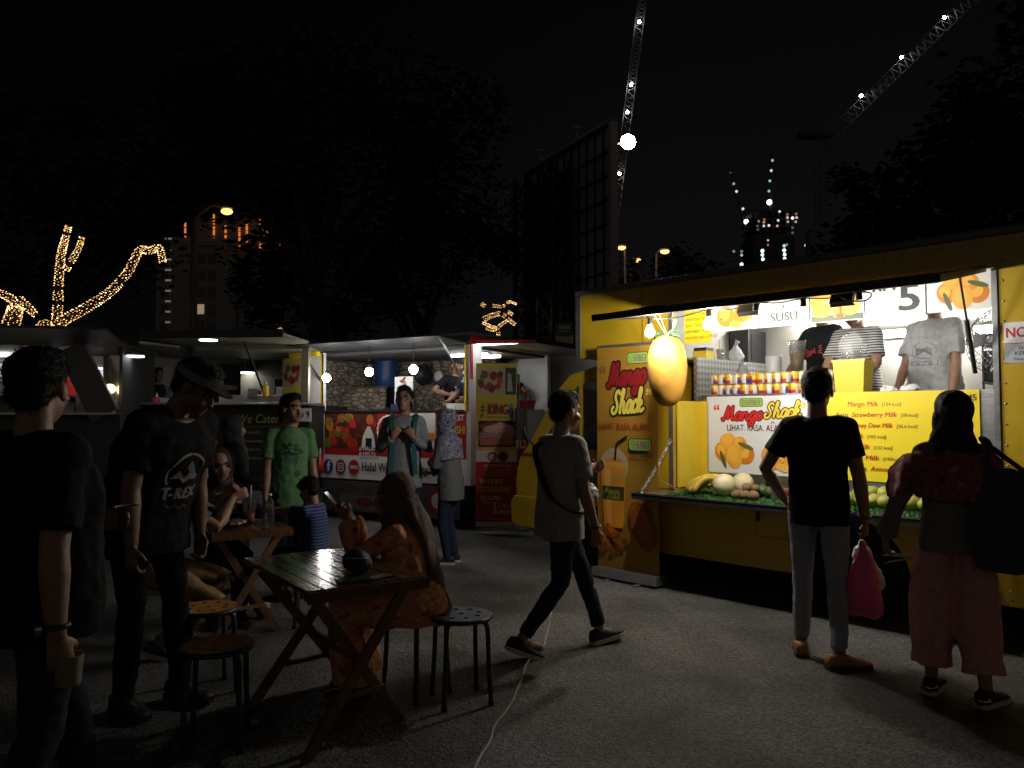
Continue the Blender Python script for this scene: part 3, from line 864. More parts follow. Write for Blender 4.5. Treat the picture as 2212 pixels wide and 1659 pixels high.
b.build('roof', mat('roof_grey', (0.13, 0.13, 0.14), 0.5, var=0.2), TRK, frame=MT, bevel=.008)
b = MB(); b.box(SL - .012, WF - .012, 1.98, SL + .045, WF - .001, 2.588); b.box(SL, WF - .010, 1.975, -4.1, WF + .02, 1.989)
b.box(-3.80, WF - .012, .82, -3.765, WF - .001, 2.385); b.box(-1.362, WF - .012, .82, -1.33, WF - .001, 2.385)
b.build('trim', ALU, TRK, frame=MT)
b = MB(); b.box(-4.06, WF + .04, .70, SR - .04, WB, .75)
b.build('cabin_floor', GREYP, TRK, frame=MT)
b = MB(); b.box(SL + .04, WB, ZB, SR, WB + .04, 2.59); b.box(-4.06, WB - .15, .75, SR - .04, WB - .001, 2.5)
b.box(-4.08, WF + .05, 1.97, -4.05, WB - .16, 2.5); b.box(-1.2, WF + .05, .75, -1.17, WB - .2, 2.5)
b.build('inner_wall', CREAM, TRK, frame=MT)
b = MB(); b.box(-4.06, WF + .045, 2.5, SR - .05, WB - .16, 2.53)
b.build('ceiling_panel', WHT, TRK, frame=MT)
b = MB(); b.box(-3.80, 5.98, .75, -3.765, 7.38, 1.95); b.box(-4.05, 5.98, 1.95, -3.765, 7.38, 1.965)
b.build('checker_plate_partition', PLATE, TRK, frame=MT)
b = MB(); b.box(-3.76, WF + .04, .83, -3.745, 6.0, 1.57); b.box(-3.745, 5.985, .83, -3.66, 6.0, 1.57)
b.build('jamb_panel', YELD, TRK, frame=MT)
b = MB(); b.box(-3.745, 6.0, .83, -1.355, 6.02, 1.595); b.box(-3.745, 6.0, 1.597, -1.355, 6.62, 1.625); b.box(-3.745, 6.6, .76, -1.355, 6.62, 1.597)
b.build('counter', STEEL, TRK, frame=MT)
b = MB()
for i in range(46):
    s_ = SL + .08 + i * .12
    b.ell((s_, WF - .001, 2.555), (.009, .005, .009), None, 8, 6)
    if i > 6: b.ell((s_, WF - .001, .30 if not -2.75 < s_ < -1.85 else .80), (.008, .005, .008), None, 8, 6)
for z_ in [.35 + .13 * k for k in range(17)]: b.ell((-1.30, WF - .001, z_), (.008, .005, .008), None, 8, 6)
b.build('rivet_row', ALU, TRK, frame=MT)
b = MB(); b.box(-.62, WF - .002, .27, -.612, WF - .0002, 2.58); b.box(-4.09, WF - .002, 1.99, -4.083, WF - .0002, 2.58); b.box(-4.09, WF - .002, .812, -1.37, WF - .0002, .818)
b.build('panel_seam', mat('seam_dark', (0.10, 0.06, 0.01), 0.7), TRK, frame=MT)
# wheel, arch and chassis
def wheel(name, s, w, r, wd, parent, fr):
    t = MB(); prof = [(r * .62, -wd / 2), (r * .9, -wd / 2), (r, -wd * .3), (r, wd * .3), (r * .9, wd / 2), (r * .62, wd / 2)]
    Mw = fr @ Matrix.Translation(V((s, w, r))) @ Matrix.Rotation(pi / 2, 4, 'X')
    t.lathe(prof, (0, 0, 0), 32, RUB, True, Mw)
    o = t.build(name, RUB, parent)
    t = MB(); t.lathe([(r * .6, -wd * .42), (r * .6, wd * .42), (r * .5, wd * .44), (r * .42, wd * .3), (r * .2, wd * .32), (r * .18, wd * .44), (.01, wd * .45)], (0, 0, 0), 28, ALU, True, Mw)
    for i in range(6):
        a = i * pi / 3
        t.cyl(Mw @ V((r * .3 * cos(a), r * .3 * sin(a), wd * .3)), Mw @ V((r * .3 * cos(a), r * .3 * sin(a), wd * .4)), .014, n=8, m=ALU)
    t.build('rim', ALU, o)
wheel('wheel', -2.3, 5.85, .335, .22, TRK, MT); wheel('wheel', -4.86, 5.80, .32, .20, TRK, MT)
wheel('wheel', -2.3, 7.3, .335, .22, TRK, MT); wheel('wheel', -4.86, 7.3, .32, .20, TRK, MT)
b = MB(); b.box(-4.05, 5.9, .30, SR - .1, 7.3, .42); b.box(-4.05, 6.0, .60, SR - .06, 7.4, .695)
b.build('chassis', BLKM, TRK, frame=MT)
b = MB()
for i in range(14):
    a0, a1 = radians(-4 + i * 13.4), radians(-4 + (i + 1) * 13.4)
    p = [V((-2.3 + .425 * cos(a), w_, .30 + .425 * sin(a))) for a in (a0, a1) for w_ in (5.645, 6.15)]
    b.add(p, [(0, 1, 3, 2)])
b.build('wheel_well', RUB, TRK, frame=MT)
# fuel hatch outline below the shelf
b = MB()
for x0, z0, x1, z1 in ((-3.02, .50, -2.72, .508), (-3.02, .75, -2.72, .758), (-3.02, .508, -3.012, .75), (-2.728, .508, -2.72, .75)):
    b.box(x0, WF - .004, z0, x1, WF - .001, z1)
b.build('service_flap', mat('yellow_edge', (0.34, 0.2, 0.008), 0.5), TRK, frame=MT)
b = MB(); b.box(-3.0, WF - .012, .62, -2.975, WF - .0045, .70)
b.build('flap_latch', BLKM, TRK, frame=MT)
# cab
cabprof = [(-5.70, .42), (-5.72, .78), (-5.66, 1.02), (-5.56, 1.12), (-5.12, 1.70), (-4.98, 1.83), (-4.7, 1.90), (-4.13, 1.90), (-4.13, .42), (-4.5, .42)]
arc2 = [(-4.86 + .39 * cos(radians(a)), .34 + .39 * sin(radians(a))) for a in range(12, 170, 14)]
lowc = [(-5.70, .42), (-5.72, .78), (-5.66, 1.02), (-5.56, 1.12), (-4.13, 1.12), (-4.13, .42)] + arc2
b = MB(); b.prism(lowc, WF + .03, WF + .07, Mxz); b.prism([(-5.70, .42), (-5.72, .78), (-5.66, 1.02), (-5.56, 1.12), (-5.48, 1.12), (-5.58, 1.0), (-5.64, .78), (-5.62, .42)], WF + .07, 7.4, Mxz)
for w_ in (WF + .03, 7.36):
    b.prism([(-5.56, 1.12), (-5.12, 1.70), (-4.98, 1.83), (-4.7, 1.90), (-4.13, 1.90), (-4.13, 1.80), (-4.66, 1.79), (-4.90, 1.72), (-4.99, 1.62), (-5.40, 1.12)], w_, w_ + .04, Mxz)
b.prism([(-4.98, 1.84), (-4.7, 1.91), (-4.13, 1.91), (-4.13, 1.90), (-4.7, 1.895), (-4.98, 1.825)], WF + .07, 7.36, Mxz)
b.box(-4.22, WF + .03, 1.12, -4.13, WF + .07, 1.84); b.box(-4.86, WF + .035, 1.12, -4.82, WF + .065, 1.80)
CAB = b.build('cab', YEL, TRK, frame=MT, fix=True)
b = MB(); b.prism([(-5.70, .30), (-5.78, .34), (-5.79, .56), (-5.73, .62), (-5.30, .62), (-5.28, .30)], WF + .015, 7.42, Mxz)
b.build('bumper', MATS['yellow_paint'], TRK, frame=MT, bevel=.012)
b = MB(); b.prism([(-5.54, 1.13), (-5.10, 1.71), (-5.06, 1.69), (-5.49, 1.13)], WF + .075, 7.355, Mxz)
b.build('windscreen', mat('windscreen_glass', (0.16, 0.18, 0.18), 0.05, trans=0.5, alpha=0.6), TRK, frame=MT)
b = MB(); b.prism([(-5.44, 1.135), (-5.06, 1.65), (-4.93, 1.76), (-4.87, 1.78), (-4.87, 1.135)], WF + .045, WF + .052, Mxz); b.build('side_window', MATS['windscreen_glass'], TRK, frame=MT); b = MB()
b.prism([(-4.81, 1.135), (-4.81, 1.80), (-4.68, 1.82), (-4.23, 1.83), (-4.23, 1.135)], WF + .045, WF + .052, Mxz)
b.build('side_window', MATS['windscreen_glass'], TRK, frame=MT)
b = MB(); b.box(-5.735, WF + .05, .70, -5.67, WF + .33, .92); b.build('headlight', mat('lamp_lens', (0.55, 0.53, 0.5), 0.12, coat=0.6), TRK, frame=MT, bevel=.02)
b = MB(); b.box(-5.735, 7.1, .70, -5.67, 7.36, .92); b.build('headlight', MATS['lamp_lens'], TRK, frame=MT, bevel=.02)
b = MB(); b.box(-5.728, WF + .04, .615, -5.66, WF + .3, .69)
b.build('indicator', mat('amber_lens', (0.35, 0.06, 0.02), 0.2), TRK, frame=MT, bevel=.01)
b = MB(); b.tube([(-5.36, WF - .02, 1.10), (-5.42, WF - .12, 1.22), (-5.44, WF - .14, 1.32)], .012, 8)
b.box(-5.49, WF - .21, 1.20, -5.455, WF - .07, 1.52)
b.build('wing_mirror', BLKM, TRK, frame=MT, bevel=.012)
b = MB(); b.box(-5.50, 5.72, .95, -5.22, 7.3, 1.16); b.box(-4.17, 5.7, .75, -4.135, 7.3, 1.85); b.build('dashboard', mat('dash_grey', (0.07, 0.075, 0.075), .7), TRK, frame=MT, bevel=.02)
b = MB(); b.tube([V((-5.02, 5.98, 1.22)) + V((.10 * sin(a) * .5, .19 * cos(a), .16 * sin(a))) for a in [2 * pi * i / 20 for i in range(21)]], .014, 8)
b.build('steering_wheel', BLKM, TRK, frame=MT)
b = MB()
for w_ in (5.78, 6.5):
    b.box(-4.55, w_, .75, -4.25, w_ + .5, .92); b.box(-4.36, w_, .92, -4.22, w_ + .5, 1.45); b.box(-4.36, w_ + .13, 1.47, -4.25, w_ + .37, 1.68)
b.build('car_seat', mat('seat_cloth', (0.07, 0.08, 0.085), 0.8), TRK, frame=MT, bevel=.04)
G = Print(MT @ plane_frame(V((-5.12, WF + .029, .72)), (1, 0, 0)))
script(G, 'Shack', .25, .10, .10, .17, flat('b9a33a'), flat('1d1712')); script(G, 'Mango', .15, .22, .10, .18, flat('5a1a12'), flat('1d1712'))
G.text('LIHAT. RASA. ALAMI!', .16, .0, .03, flat('3a1d12'), width=.42)
G.build('door_lettering', TRK)
# hatch, its strip lights and gas struts
HS0, HS1, HW, HZ0, HZ1 = -3.89, -1.40, 4.68, 2.40, 2.224
def hatch(s, t, d=0):                    # a point of the hatch: t from hinge (0) to edge (1), d below
    return V((s, WF - .016 + (HW - WF + .016) * t, HZ0 + (HZ1 - HZ0) * t - d))
b = MB(); P_ = [hatch(s, t, d) for d in (0, .022) for t in (0, 1) for s in (HS0 + .02, HS1 - .02)]
b.add(P_, [(0, 1, 3, 2), (4, 6, 7, 5), (0, 4, 5, 1), (2, 3, 7, 6), (0, 2, 6, 4), (1, 5, 7, 3)])
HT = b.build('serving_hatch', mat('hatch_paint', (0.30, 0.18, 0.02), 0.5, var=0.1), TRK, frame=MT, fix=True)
b = MB(); b.bar(hatch(HS0, 1, .01), hatch(HS1, 1, .01), .03, .05, up=(0, 0, 1)); b.bar(hatch(HS0, 0, .012), hatch(HS0, 1, .012), .03, .045, up=(0, 0, 1)); b.bar(hatch(HS1, 0, .012), hatch(HS1, 1, .012), .03, .045, up=(0, 0, 1))
b.build('hatch_frame', BLKM, HT, frame=MT)
for s_ in (HS0 + .06, HS1 - .06):
    b = MB(); p0 = V((s_ + (.06 if s_ < -3 else -.0), WF - .02, 1.72)); p1 = hatch(s_, .32, .03)
    b.cyl(p0, p0.lerp(p1, .55), .014, n=10); b.cyl(p0.lerp(p1, .55), p1, .007, n=8); b.ell(p1, (.016, .016, .016), None, 10, 6)
    b.build('gas_strut', BLKM, TRK, frame=MT)
# LED floods under the hatch, facing the boards
for s_ in (-2.62, -1.98):
    b = MB(); q = hatch(s_, .86, .07)
    Mf = Matrix.Translation(q) @ Matrix.Rotation(radians(-30), 4, 'X')
    b.box(-.07, -.02, -.045, .07, .012, .045, BLKM, Mf); b.box(-.075, .012, -.05, .075, .02, -.042, BLKM, Mf); b.bar(q, hatch(s_, .86, .02), .02, .02, BLKM)
    b.box(-.062, .0125, -.038, .062, .0145, .038, glow('flood_glow', (1.0, 0.98, 0.92), 250), Mf)
    b.build('flood_light', None, TRK, frame=MT)
# tube lamps on the back wall
for s_, z_ in ((-2.36, 2.17), (-1.62, 2.15), (-3.2, 2.44)):
    b = MB(); b.box(s_ - .30, WB - .24, z_ - .02, s_ + .30, WB - .16, z_ + .05, WHT); b.box(s_ - .28, WB - .262, z_ - .018, s_ + .28, WB - .242, z_ + .042, glow('batten_glow', (1.0, 0.97, 0.91), 170))
    b.build('batten_lamp', None, TRK, frame=MT)

# fold-down shelf with grass mat
b = MB(); b.box(-3.90, 5.22, .77, -1.50, 5.99, .80)
SH = b.build('shelf', PLATE2, TRK, frame=MT)
b = MB(); b.box(-3.91, 5.19, .755, -1.49, 5.219, .806); b.box(-3.912, 5.22, .758, -3.902, 5.6, .803)
b.build('shelf_edge', BLKM, SH, frame=MT)
b = MB(); b.box(-3.90, 5.184, .797, -1.50, 5.189, .804); b.build('shelf_lip', STEEL, SH, frame=MT)
def chain(name, p0, p1, n, m_, parent, frame=None):
    b = MB(); p0, p1 = V(p0), V(p1); d = (p1 - p0).normalized(); x, y = ortho(d); L = (p1 - p0).length / n
    for i in range(n):
        c = p0 + (p1 - p0) * ((i + .5) / n) - V((0, 0, .02 * sin(pi * (i + .5) / n)))
        a = x if i % 2 else y
        b.tube([c + d * (L * .72 * cos(t)) + a * (L * .38 * sin(t)) for t in [2 * pi * k / 10 for k in range(11)]], L * .13, 6)
    return b.build(name, m_, parent, frame=frame)
chain('shelf_chain', (-3.785, WF - .015, 1.24), (-3.86, 5.26, .81), 17, STEEL, TRK, MT)
chain('shelf_chain', (-1.36, WF - .015, 1.24), (-1.53, 5.26, .81), 17, STEEL, TRK, MT)
b = MB(); random.seed(3)
b.box(-3.60, 5.225, .801, -1.56, 5.95, .806)
for i in range(9000):
    x = random.uniform(-3.62, -1.55); y = random.uniform(5.222, 5.94); h = random.uniform(.016, .028); a = random.uniform(0, 6.28); r = .006
    if x < -3.55 and random.random() < .5: continue
    b.add([(x - r * cos(a), y - r * sin(a), .806), (x + r * cos(a), y + r * sin(a), .806), (x + random.uniform(-.012, .012), y + random.uniform(-.012, .012), .806 + h)], [(0, 1, 2)])
b.build('grass_mat', mat('plastic_grass', (0.045, 0.16, 0.035), 0.6, var=0.3, scale=40), None, tw(-2.6, 5.6, .801), frame=MT, label='mat of green artificial grass on the fold-down shelf under the fruit', cat='grass mat')
b = MB(); pts = spline([(-3.83, 5.44, 1.07), (-3.80, 5.44, 1.0), (-3.82, 5.45, .92), (-3.74, 5.5, .86), (-3.66, 5.52, .822)], 5)
for i in range(len(pts) - 1):
    b.bar(pts[i], pts[i + 1], .016, .002)
b.tube([(-3.95, 5.43, 1.14), (-3.84, 5.44, 1.07)], .004, 6)
b.build('pink_ribbon', mat('pink_ribbon', (0.55, 0.16, 0.2), 0.5), None, tw(-3.8, 5.45, 1.0), frame=MT, label='pink raffia ribbon tied to the shelf chain', cat='ribbon')

# ---------------------------------------------------------------- boards
def board(name, label, s0, z0, s1, z1, w, m_, cat='menu board', th=.006, parent=None):
    b = MB(); b.box(s0, w, z0, s1, w + th, z1)
    o = b.build(name, m_, parent, None if parent else tw((s0 + s1) / 2, w, z0), frame=MT)
    if not parent: tag(o, label, cat)
    return o, Print(MT @ plane_frame(V((s0, w, z0)), (1, 0, 0)))
PW = mat('print_white', (0.78, 0.78, 0.78), 0.4); PY = mat('print_yellow', (0.78, 0.60, 0.02), 0.4, var=0.03, scale=4)
o, G = board('logo_board', 'white board with red and yellow script lettering and mangoes on the counter front', -3.675, .95, -2.722, 1.61, 5.985, PW, 'sign')
badge(G, .325, .572, .20, .066)
script(G, 'Mango', .155, .455, .114, .19, flat('d8232a'), flat('4a1512'), .02); script(G, 'Shack', .545, .475, .122, .17, flat('f0d43a'), flat('4a1512'), .03, sx=.86)
quote(G, .085, .555, .15, flat('d8232a'), True); quote(G, .86, .59, .15, flat('e0bd2f'), False)
G.text('LIHAT. RASA. ALAMI!', .20, .365, .052, flat('4a2a1c'), width=.54, bold=.012); G.stroke([(.605, .428), (.62, .442), (.635, .428)], .006, flat('4a2a1c'))
mango_pic(G, .255, .155, .40); cut_pic(G, .70, .15, .46)
G.build('lettering', o)
o, G = board('menu_board', 'yellow milk drink price board along the counter front', -2.718, .95, -1.545, 1.625, 5.985, PY)
DK, RD = flat('3a2c08'), flat('a82a0c')
rows = [('M', '', 'Mango Milk', '[154 kcal]', .275), ('St', 'Susu', 'Strawberry Milk', '[38 kcal]', .305), ('', 'Susu', 'Honey Dew Milk', '[36.6 kcal]', .295), ('', '', 'Milk', '[105 kcal]', .29), ('', '', 'Milk', '[132 kcal]', .335), ('', '', 'a Milk', '[145kcal]', .36), ('', 'Coklat', 'Avocado Milk', '', .44)]
for i, (a, b_, c, d, x) in enumerate(rows):
    y = .565 - .081 * i
    if a: G.text(a, .025, y, .034, DK, bold=.02)
    if b_: G.text(b_, x - .03, y, .034, DK, 'R', bold=.02)
    x += G.text(c, x, y, .036, RD, bold=.018, ital=.18, width=.0205 * len(c) + .02) + .03
    if d: G.text(d, x, y + .002, .024, flat('6a5520'), ital=.15, bold=.01)
G.text('45', 1.155, .60, .042, DK, 'R', bold=.02)
G.build('lettering', o)
# hanging picture panels
HW_ = 5.70
o, G = board('hanging_menu', 'small yellow drink list hanging at the left end of the hatch', -3.70, 2.06, -3.44, 2.45, HW_ - .02, PY)
for i, t in enumerate(('JAGUNG + SUSU', 'HONEYDEW + SUSU', 'KIWI + SUSU', 'STRAWBERRY + SUSU', 'AVOCADO SUSU + COKLAT')):
    G.text(t, .012, .245 - .052 * i, .025, flat('6a5a12'), width=.0145 * len(t) + .0, bold=.01)
G.build('lettering', o)
hp_ = [(-3.425, -3.03, 'cut', 'white hanging panel with a sliced mango picture'), (-3.02, -2.605, 'susu', 'white hanging panel lettered with the word susu'), (-2.595, -2.195, 'drink', 'hanging panel picturing mangoes beside a cup of juice'),
       (-2.185, -1.785, 'rm', 'white hanging price panel with a big number five'), (-1.775, -1.375, 'heap', 'hanging panel with a heap of mangoes near the fan')]
for s0, s1, kd, lb in hp_:
    o, G = board('picture_board', lb, s0, 2.145, s1, 2.49, HW_, PW)
    o['group'] = 'picture panels hanging across the hatch'
    if kd == 'cut': cut_pic(G, .19, .12, .40)
    elif kd == 'susu':
        G.text('+', .21, .128, .05, flat('4a4a4a'), 'C', bold=.02); G.text('SUSU', .21, .04, .068, flat('3c3c3c'), 'C', width=.22, bold=.03)
    elif kd == 'drink':
        G.rect(.006, .006, .394, .34, flat('b9d3e0')); G.rect(.006, .006, .394, .05, flat('5a6a4a'))
        for q in ((.08, .09, .07, .05, .3), (.05, .16, .06, .05, .9), (.12, .2, .06, .05, .2), (.1, .09, .07, .055, .2)):
            G.ell(q[0], q[1], q[2], q[3], flat('f0a13a'), q[4])
        cup_pic(G, .22, .03, .22, .26); G.stroke([(.23, .05), (.22, .32)], .01, flat('c8502a'), 0)
        G.ell(.31, .1, .07, .06, flat('f3b04a'), .5); G.rect(.20, .03, .25, .055, flat('d8502a'))
    elif kd == 'rm':
        G.text('5', .225, .035, .185, flat('30302e'), width=.125, bold=.03); G.text('RM', .05, .185, .09, flat('30302e'), width=.15, bold=.03)
    else: mango_pic(G, .21, .10, .34)
    G.build('picture', o)
# two notices on the right-hand wall
o, G = board('smoking_sign', 'white no smoking notice on the yellow truck wall', -1.30, 1.90, -.96, 2.03, WF - .006, PW, 'sign', .005)
G.text('NO', .012, .035, .062, flat('c21f3a'), bold=.03, width=.11); G.text('SMOKING', .125, .04, .04, flat('3a3a3e'), bold=.02, width=.20)
G.build('lettering', o)
o, G = board('cleanliness_notice', 'silver cleanliness notice below the no smoking sign', -1.297, 1.775, -.98, 1.893, WF - .006, flat('b9bcc4'), 'sign', .005)
for i, t in enumerate(('SILA JAGA', 'KEBERSIHAN', 'Please Keep Clean')):
    G.text(t, .16, .082 - .033 * i, .022 if i < 2 else .015, flat('2b2b3a'), 'C', bold=.015, width=(.17, .21, .22)[i])
G.build('lettering', o)

# roll-up banner in front of the truck
BN = thing('roll_up_banner', 'tall orange roll-up banner with mango drink and red script beside the truck', 'banner', tw(-4.12, 5.42, 0), TA)
b = MB(); b.box(-4.47, 5.34, .02, -3.78, 5.50, .10); b.box(-4.3, 5.28, .0, -4.26, 5.56, .02); b.box(-3.98, 5.28, .0, -3.94, 5.56, .02)
b.build('base', ALU, BN, frame=MT, bevel=.012)
b = MB(); b.box(-4.455, 5.412, 2.052, -3.795, 5.432, 2.075); b.cyl((-4.12, 5.45, .1), (-4.12, 5.45, 2.06), .01)
b.build('pole', ALU, BN, frame=MT)
def bwarp(x, y, z):                        # the cloth bows a little
    q = .006 * sin(pi * y / 1.95) + .002 * cos(pi * (x / .66) * 2) * (y / 1.95)
    return MT @ V((-4.455 + x, 5.420 - z - q, .10 + y))
G = Print(Matrix.Identity(4), .0002, bwarp)
G.rect(0, 0, .66, 1.955, mat('banner_orange', (0.38, 0.20, 0.024), 0.45, var=0.05, scale=3), 12)
OB = G.mb.build('cloth', None, BN)
G.mb = MB()
badge(G, .34, 1.80, .22, .09)
script(G, 'Mango', .13, 1.60, .20, .20, flat('8a1c20'), flat('2c1512'), .04, .2, .62); script(G, 'Shack', .17, 1.36, .20, .17, flat('e8d452'), flat('241410'), .03, .2, .58)
quote(G, .05, 1.74, .20, flat('7a5a3a'), True); quote(G, .56, 1.56, .18, flat('e8d452'), False)
G.ell(.60, 1.34, .028, .028, flat('5a3a1c')); G.ell(.60, 1.34, .022, .022, flat('d28a20')); G.text('R', .60, 1.326, .028, flat('5a3a1c'), 'C')
G.text('LIHAT. RASA. ALAMI!', .03, 1.22, .058, flat('a3231f'), width=.56, bold=.01)
G.ell(.20, .90, .155, .16, flat('b9a184'), n=30); G.ell(.20, .86, .13, .12, flat('c98f3a'))
cup_pic(G, .19, .36, .52, .54); G.ell(.19, .91, .14, .028, flat('dda24a'))
G.poly([(.075, .60), (.305, .60), (.31, .72), (.07, .72)], flat('3a3a1c')); script(G, 'Mango', .09, .66, .05, .2, flat('8a8a3a')); script(G, 'Shack', .12, .61, .05, .2, flat('8a8a3a'))
G.stroke([(.215, .96), (.225, 1.06), (.235, 1.10), (.34, 1.16)], .022, flat('221a14'), 0)
badge(G, .37, 1.045, .23, .095)
G.text('SYAWAL NGEEHAN', .37, .985, .03, flat('3a2412'), width=.24, bold=.015); G.text('ENTERPRISE', .37, .95, .022, flat('5a3a1c'), width=.2)
for i, w_ in enumerate((.12, .17, .19, .16)): G.text(('www', 'mangoshack', 'mangoshack', 'facebook')[i], .42, .62 - .032 * i, .016, flat('6a4316'), width=w_)
G.ell(.50, .40, .12, .22, flat('8a4a16'), .42); G.ell(.49, .42, .085, .17, flat('a05a1c'), .42)
random.seed(8)
for i in range(26):
    x, y = random.uniform(.06, .36), random.uniform(.12, .38); r = random.uniform(.025, .04)
    G.ell(x, y, r, r, flat(('a8591a', '8f4616', 'b96a22')[i % 3]), random.random(), 5)
G.build('lettering', OB)

# giant mango hanging under the hatch
MG = thing('hanging_mango', 'giant model mango with green leaves hanging under the hatch', 'mango', tw(-3.43, 5.02, 1.51), TA)
b = MB(); prof = []
for i in range(25):
    t = i / 24; a = pi * t
    prof.append((max(.004, .152 * sin(a) ** .72 * (1 - .10 * cos(a))), .275 - .275 * cos(a)))
prof = [(r, z) for r, z in prof]
b.lathe(prof[::1], V((-3.43, 5.02, 1.515)), 36)
b.build('fruit', mat('mango_skin', (0.50, 0.245, 0.036), 0.5, var=0.3, scale=5, bump=0.05, bscale=40), MG, frame=MT)
LEAF = mat('cloth_leaf', (0.05, 0.12, 0.05), 0.6, var=0.2)
b = MB(); c = V((-3.43, 5.02, 2.055))
for i, (dx, dy, dz) in enumerate(((.13, -.02, -.01), (-.10, -.06, .0), (.06, -.10, -.05), (-.05, .1, -.02), (.16, .03, .03), (-.13, .02, .04), (.1, .08, -.05))):
    d = V((dx, dy, dz)); e = V((-dy, dx, 0)).normalized() * .028
    b.add([c, c + d * .45 + e + V((0, 0, .025)), c + d * 1.15, c + d * .45 - e + V((0, 0, .02)), c + d * .55 + V((0, 0, .035))], [(0, 1, 4), (1, 2, 4), (2, 3, 4), (3, 0, 4)])
b.tube(spline([c, c + V((.03, -.01, .03)), c + V((.08, -.02, .06)), c + V((.10, -.02, .13))], 4), [.012] * 5 + [.010] * 4 + [.016] * 4, 8)
b.build('leaf_crown', LEAF, MG, frame=MT)
b = MB(); b.tube([c, hatch(-3.45, .80, .02)], .003, 6); b.tube([c + V((.01, 0, 0)), hatch(-3.40, .80, .02)], .003, 6)
b.build('string', mat('string', (0.5, 0.46, 0.35), 0.8), MG, frame=MT)

# bulb string along the hatch edge
SG = thing('bulb_string', 'black cable of bulb sockets strung along the hatch edge, two bulbs lit', 'string light', tw(-2.7, 4.75, 2.15), TA)
BULBS = [(-3.40, 2.19, True), (-2.90, 2.205, True), (-2.54, 2.215, False), (-2.21, 2.21, False), (-1.86, 2.215, False)]
b = MB(); pts = [hatch(HS0 + .1, .93, .03)]
for i, (s_, z_, on) in enumerate(BULBS):
    pts.append(V((s_, 4.755, z_ - .015)))
    if i < 4: pts.append(V(((s_ + BULBS[i + 1][0]) / 2, 4.755, z_ - .03)))
pts.append(hatch(HS1 - .3, .93, .03))
b.tube(spline(pts, 5), .005, 6)
b.tube(spline([(-1.98, 4.76, 2.19), (-1.92, 4.74, 2.15), (-1.82, 4.75, 2.14), (-1.79, 4.76, 2.18), (-1.86, 4.76, 2.20)], 5), .005, 6)
b.build('cable', BLKM, SG, frame=MT)
for s_, z_, on in BULBS:
    b = MB(); b.cyl((s_, 4.755, z_ - .01), (s_, 4.755, z_ - .065), .017, .02, 12)
    b.build('socket', BLKM, SG, frame=MT)
    if on:
        b = MB(); b.lathe([(.012, -.062), (.015, -.075), (.030, -.10), (.036, -.122), (.030, -.145), (.014, -.157), (.002, -.159)], (s_, 4.755, z_), 16)
        b.build('bulb', glow('bulb_glow', (1.0, 0.96, 0.88), 760), SG, frame=MT)
# ------------------------------------------------------------------ goods on the truck
def TT(name, label, cat, s, w, z, group=None): return thing(name, label, cat, tw(s, w, z), TA, group)
# milk cans in two rows
def canmat():
    m = mat('can_paper', (0.7, 0.5, 0.03), 0.35)
    nt = m.node_tree; b = nt.nodes['Principled BSDF']
    t = nt.nodes.new('ShaderNodeTexCoord'); sp = nt.nodes.new('ShaderNodeSeparateXYZ')
    nt.links.new(t.outputs['Object'], sp.inputs[0])
    at2 = nt.nodes.new('ShaderNodeMath'); at2.operation = 'ARCTAN2'
    nt.links.new(sp.outputs['X'], at2.inputs[0]); nt.links.new(sp.outputs['Y'], at2.inputs[1])
    def rampn(src, lo, hi, cols):
        mr = nt.nodes.new('ShaderNodeMapRange'); mr.inputs['From Min'].default_value = lo; mr.inputs['From Max'].default_value = hi
        nt.links.new(src, mr.inputs[0]); r = nt.nodes.new('ShaderNodeValToRGB'); r.color_ramp.interpolation = 'CONSTANT'
        e = r.color_ramp.elements
        while len(e) < len(cols): e.new(.5)
        for i, (p, c) in enumerate(cols): e[i].position = p; e[i].color = (*c, 1)
        nt.links.new(mr.outputs[0], r.inputs[0]); return r.outputs[0]
    Yl, Rd, Bl, Wh = (0.75, 0.5, 0.02), (0.55, 0.035, 0.02), (0.03, 0.05, 0.28), (0.72, 0.7, 0.66)
    za = rampn(sp.outputs['Z'], 0, .085, [(0, Rd), (.3, Rd), (.36, Yl), (1, Yl)])
    zb = rampn(sp.outputs['Z'], 0, .085, [(0, Bl), (.42, Bl), (.5, Rd), (.72, Yl)])
    zc = rampn(sp.outputs['Z'], 0, .085, [(0, Wh), (.9, Wh), (.92, Yl), (1, Yl)])
    k1 = rampn(at2.outputs[0], -pi, pi, [(0, (1, 1, 1)), (.18, (0, 0, 0)), (.55, (1, 1, 1)), (.72, (0, 0, 0))])
    k2 = rampn(at2.outputs[0], -pi, pi, [(0, (0, 0, 0)), (.40, (1, 1, 1)), (.52, (0, 0, 0)), (.88, (1, 1, 1))])
    m1 = nt.nodes.new('ShaderNodeMix'); m1.data_type = 'RGBA'; m2 = nt.nodes.new('ShaderNodeMix'); m2.data_type = 'RGBA'
    nt.links.new(k1, m1.inputs[0]); nt.links.new(za, m1.inputs[6]); nt.links.new(zc, m1.inputs[7])
    nt.links.new(k2, m2.inputs[0]); nt.links.new(m1.outputs[2], m2.inputs[6]); nt.links.new(zb, m2.inputs[7])
    nt.links.new(m2.outputs[2], b.inputs['Base Color'])
    return m
b = MB(); b.lathe([(.034, 0), (.036, .003), (.036, .085), (.034, .088)], (0, 0, 0), 20, canmat())
b.lathe([(.0365, .0845), (.0375, .087), (.0365, .0895), (.032, .0885), (.030, .0865), (.001, .0865)], (0, 0, 0), 20, STEEL)
b.lathe([(.0365, .0), (.0372, .002), (.0365, .004)], (0, 0, 0), 20, STEEL)
can0 = b.build('milk_can', None)
random.seed(5); first = True
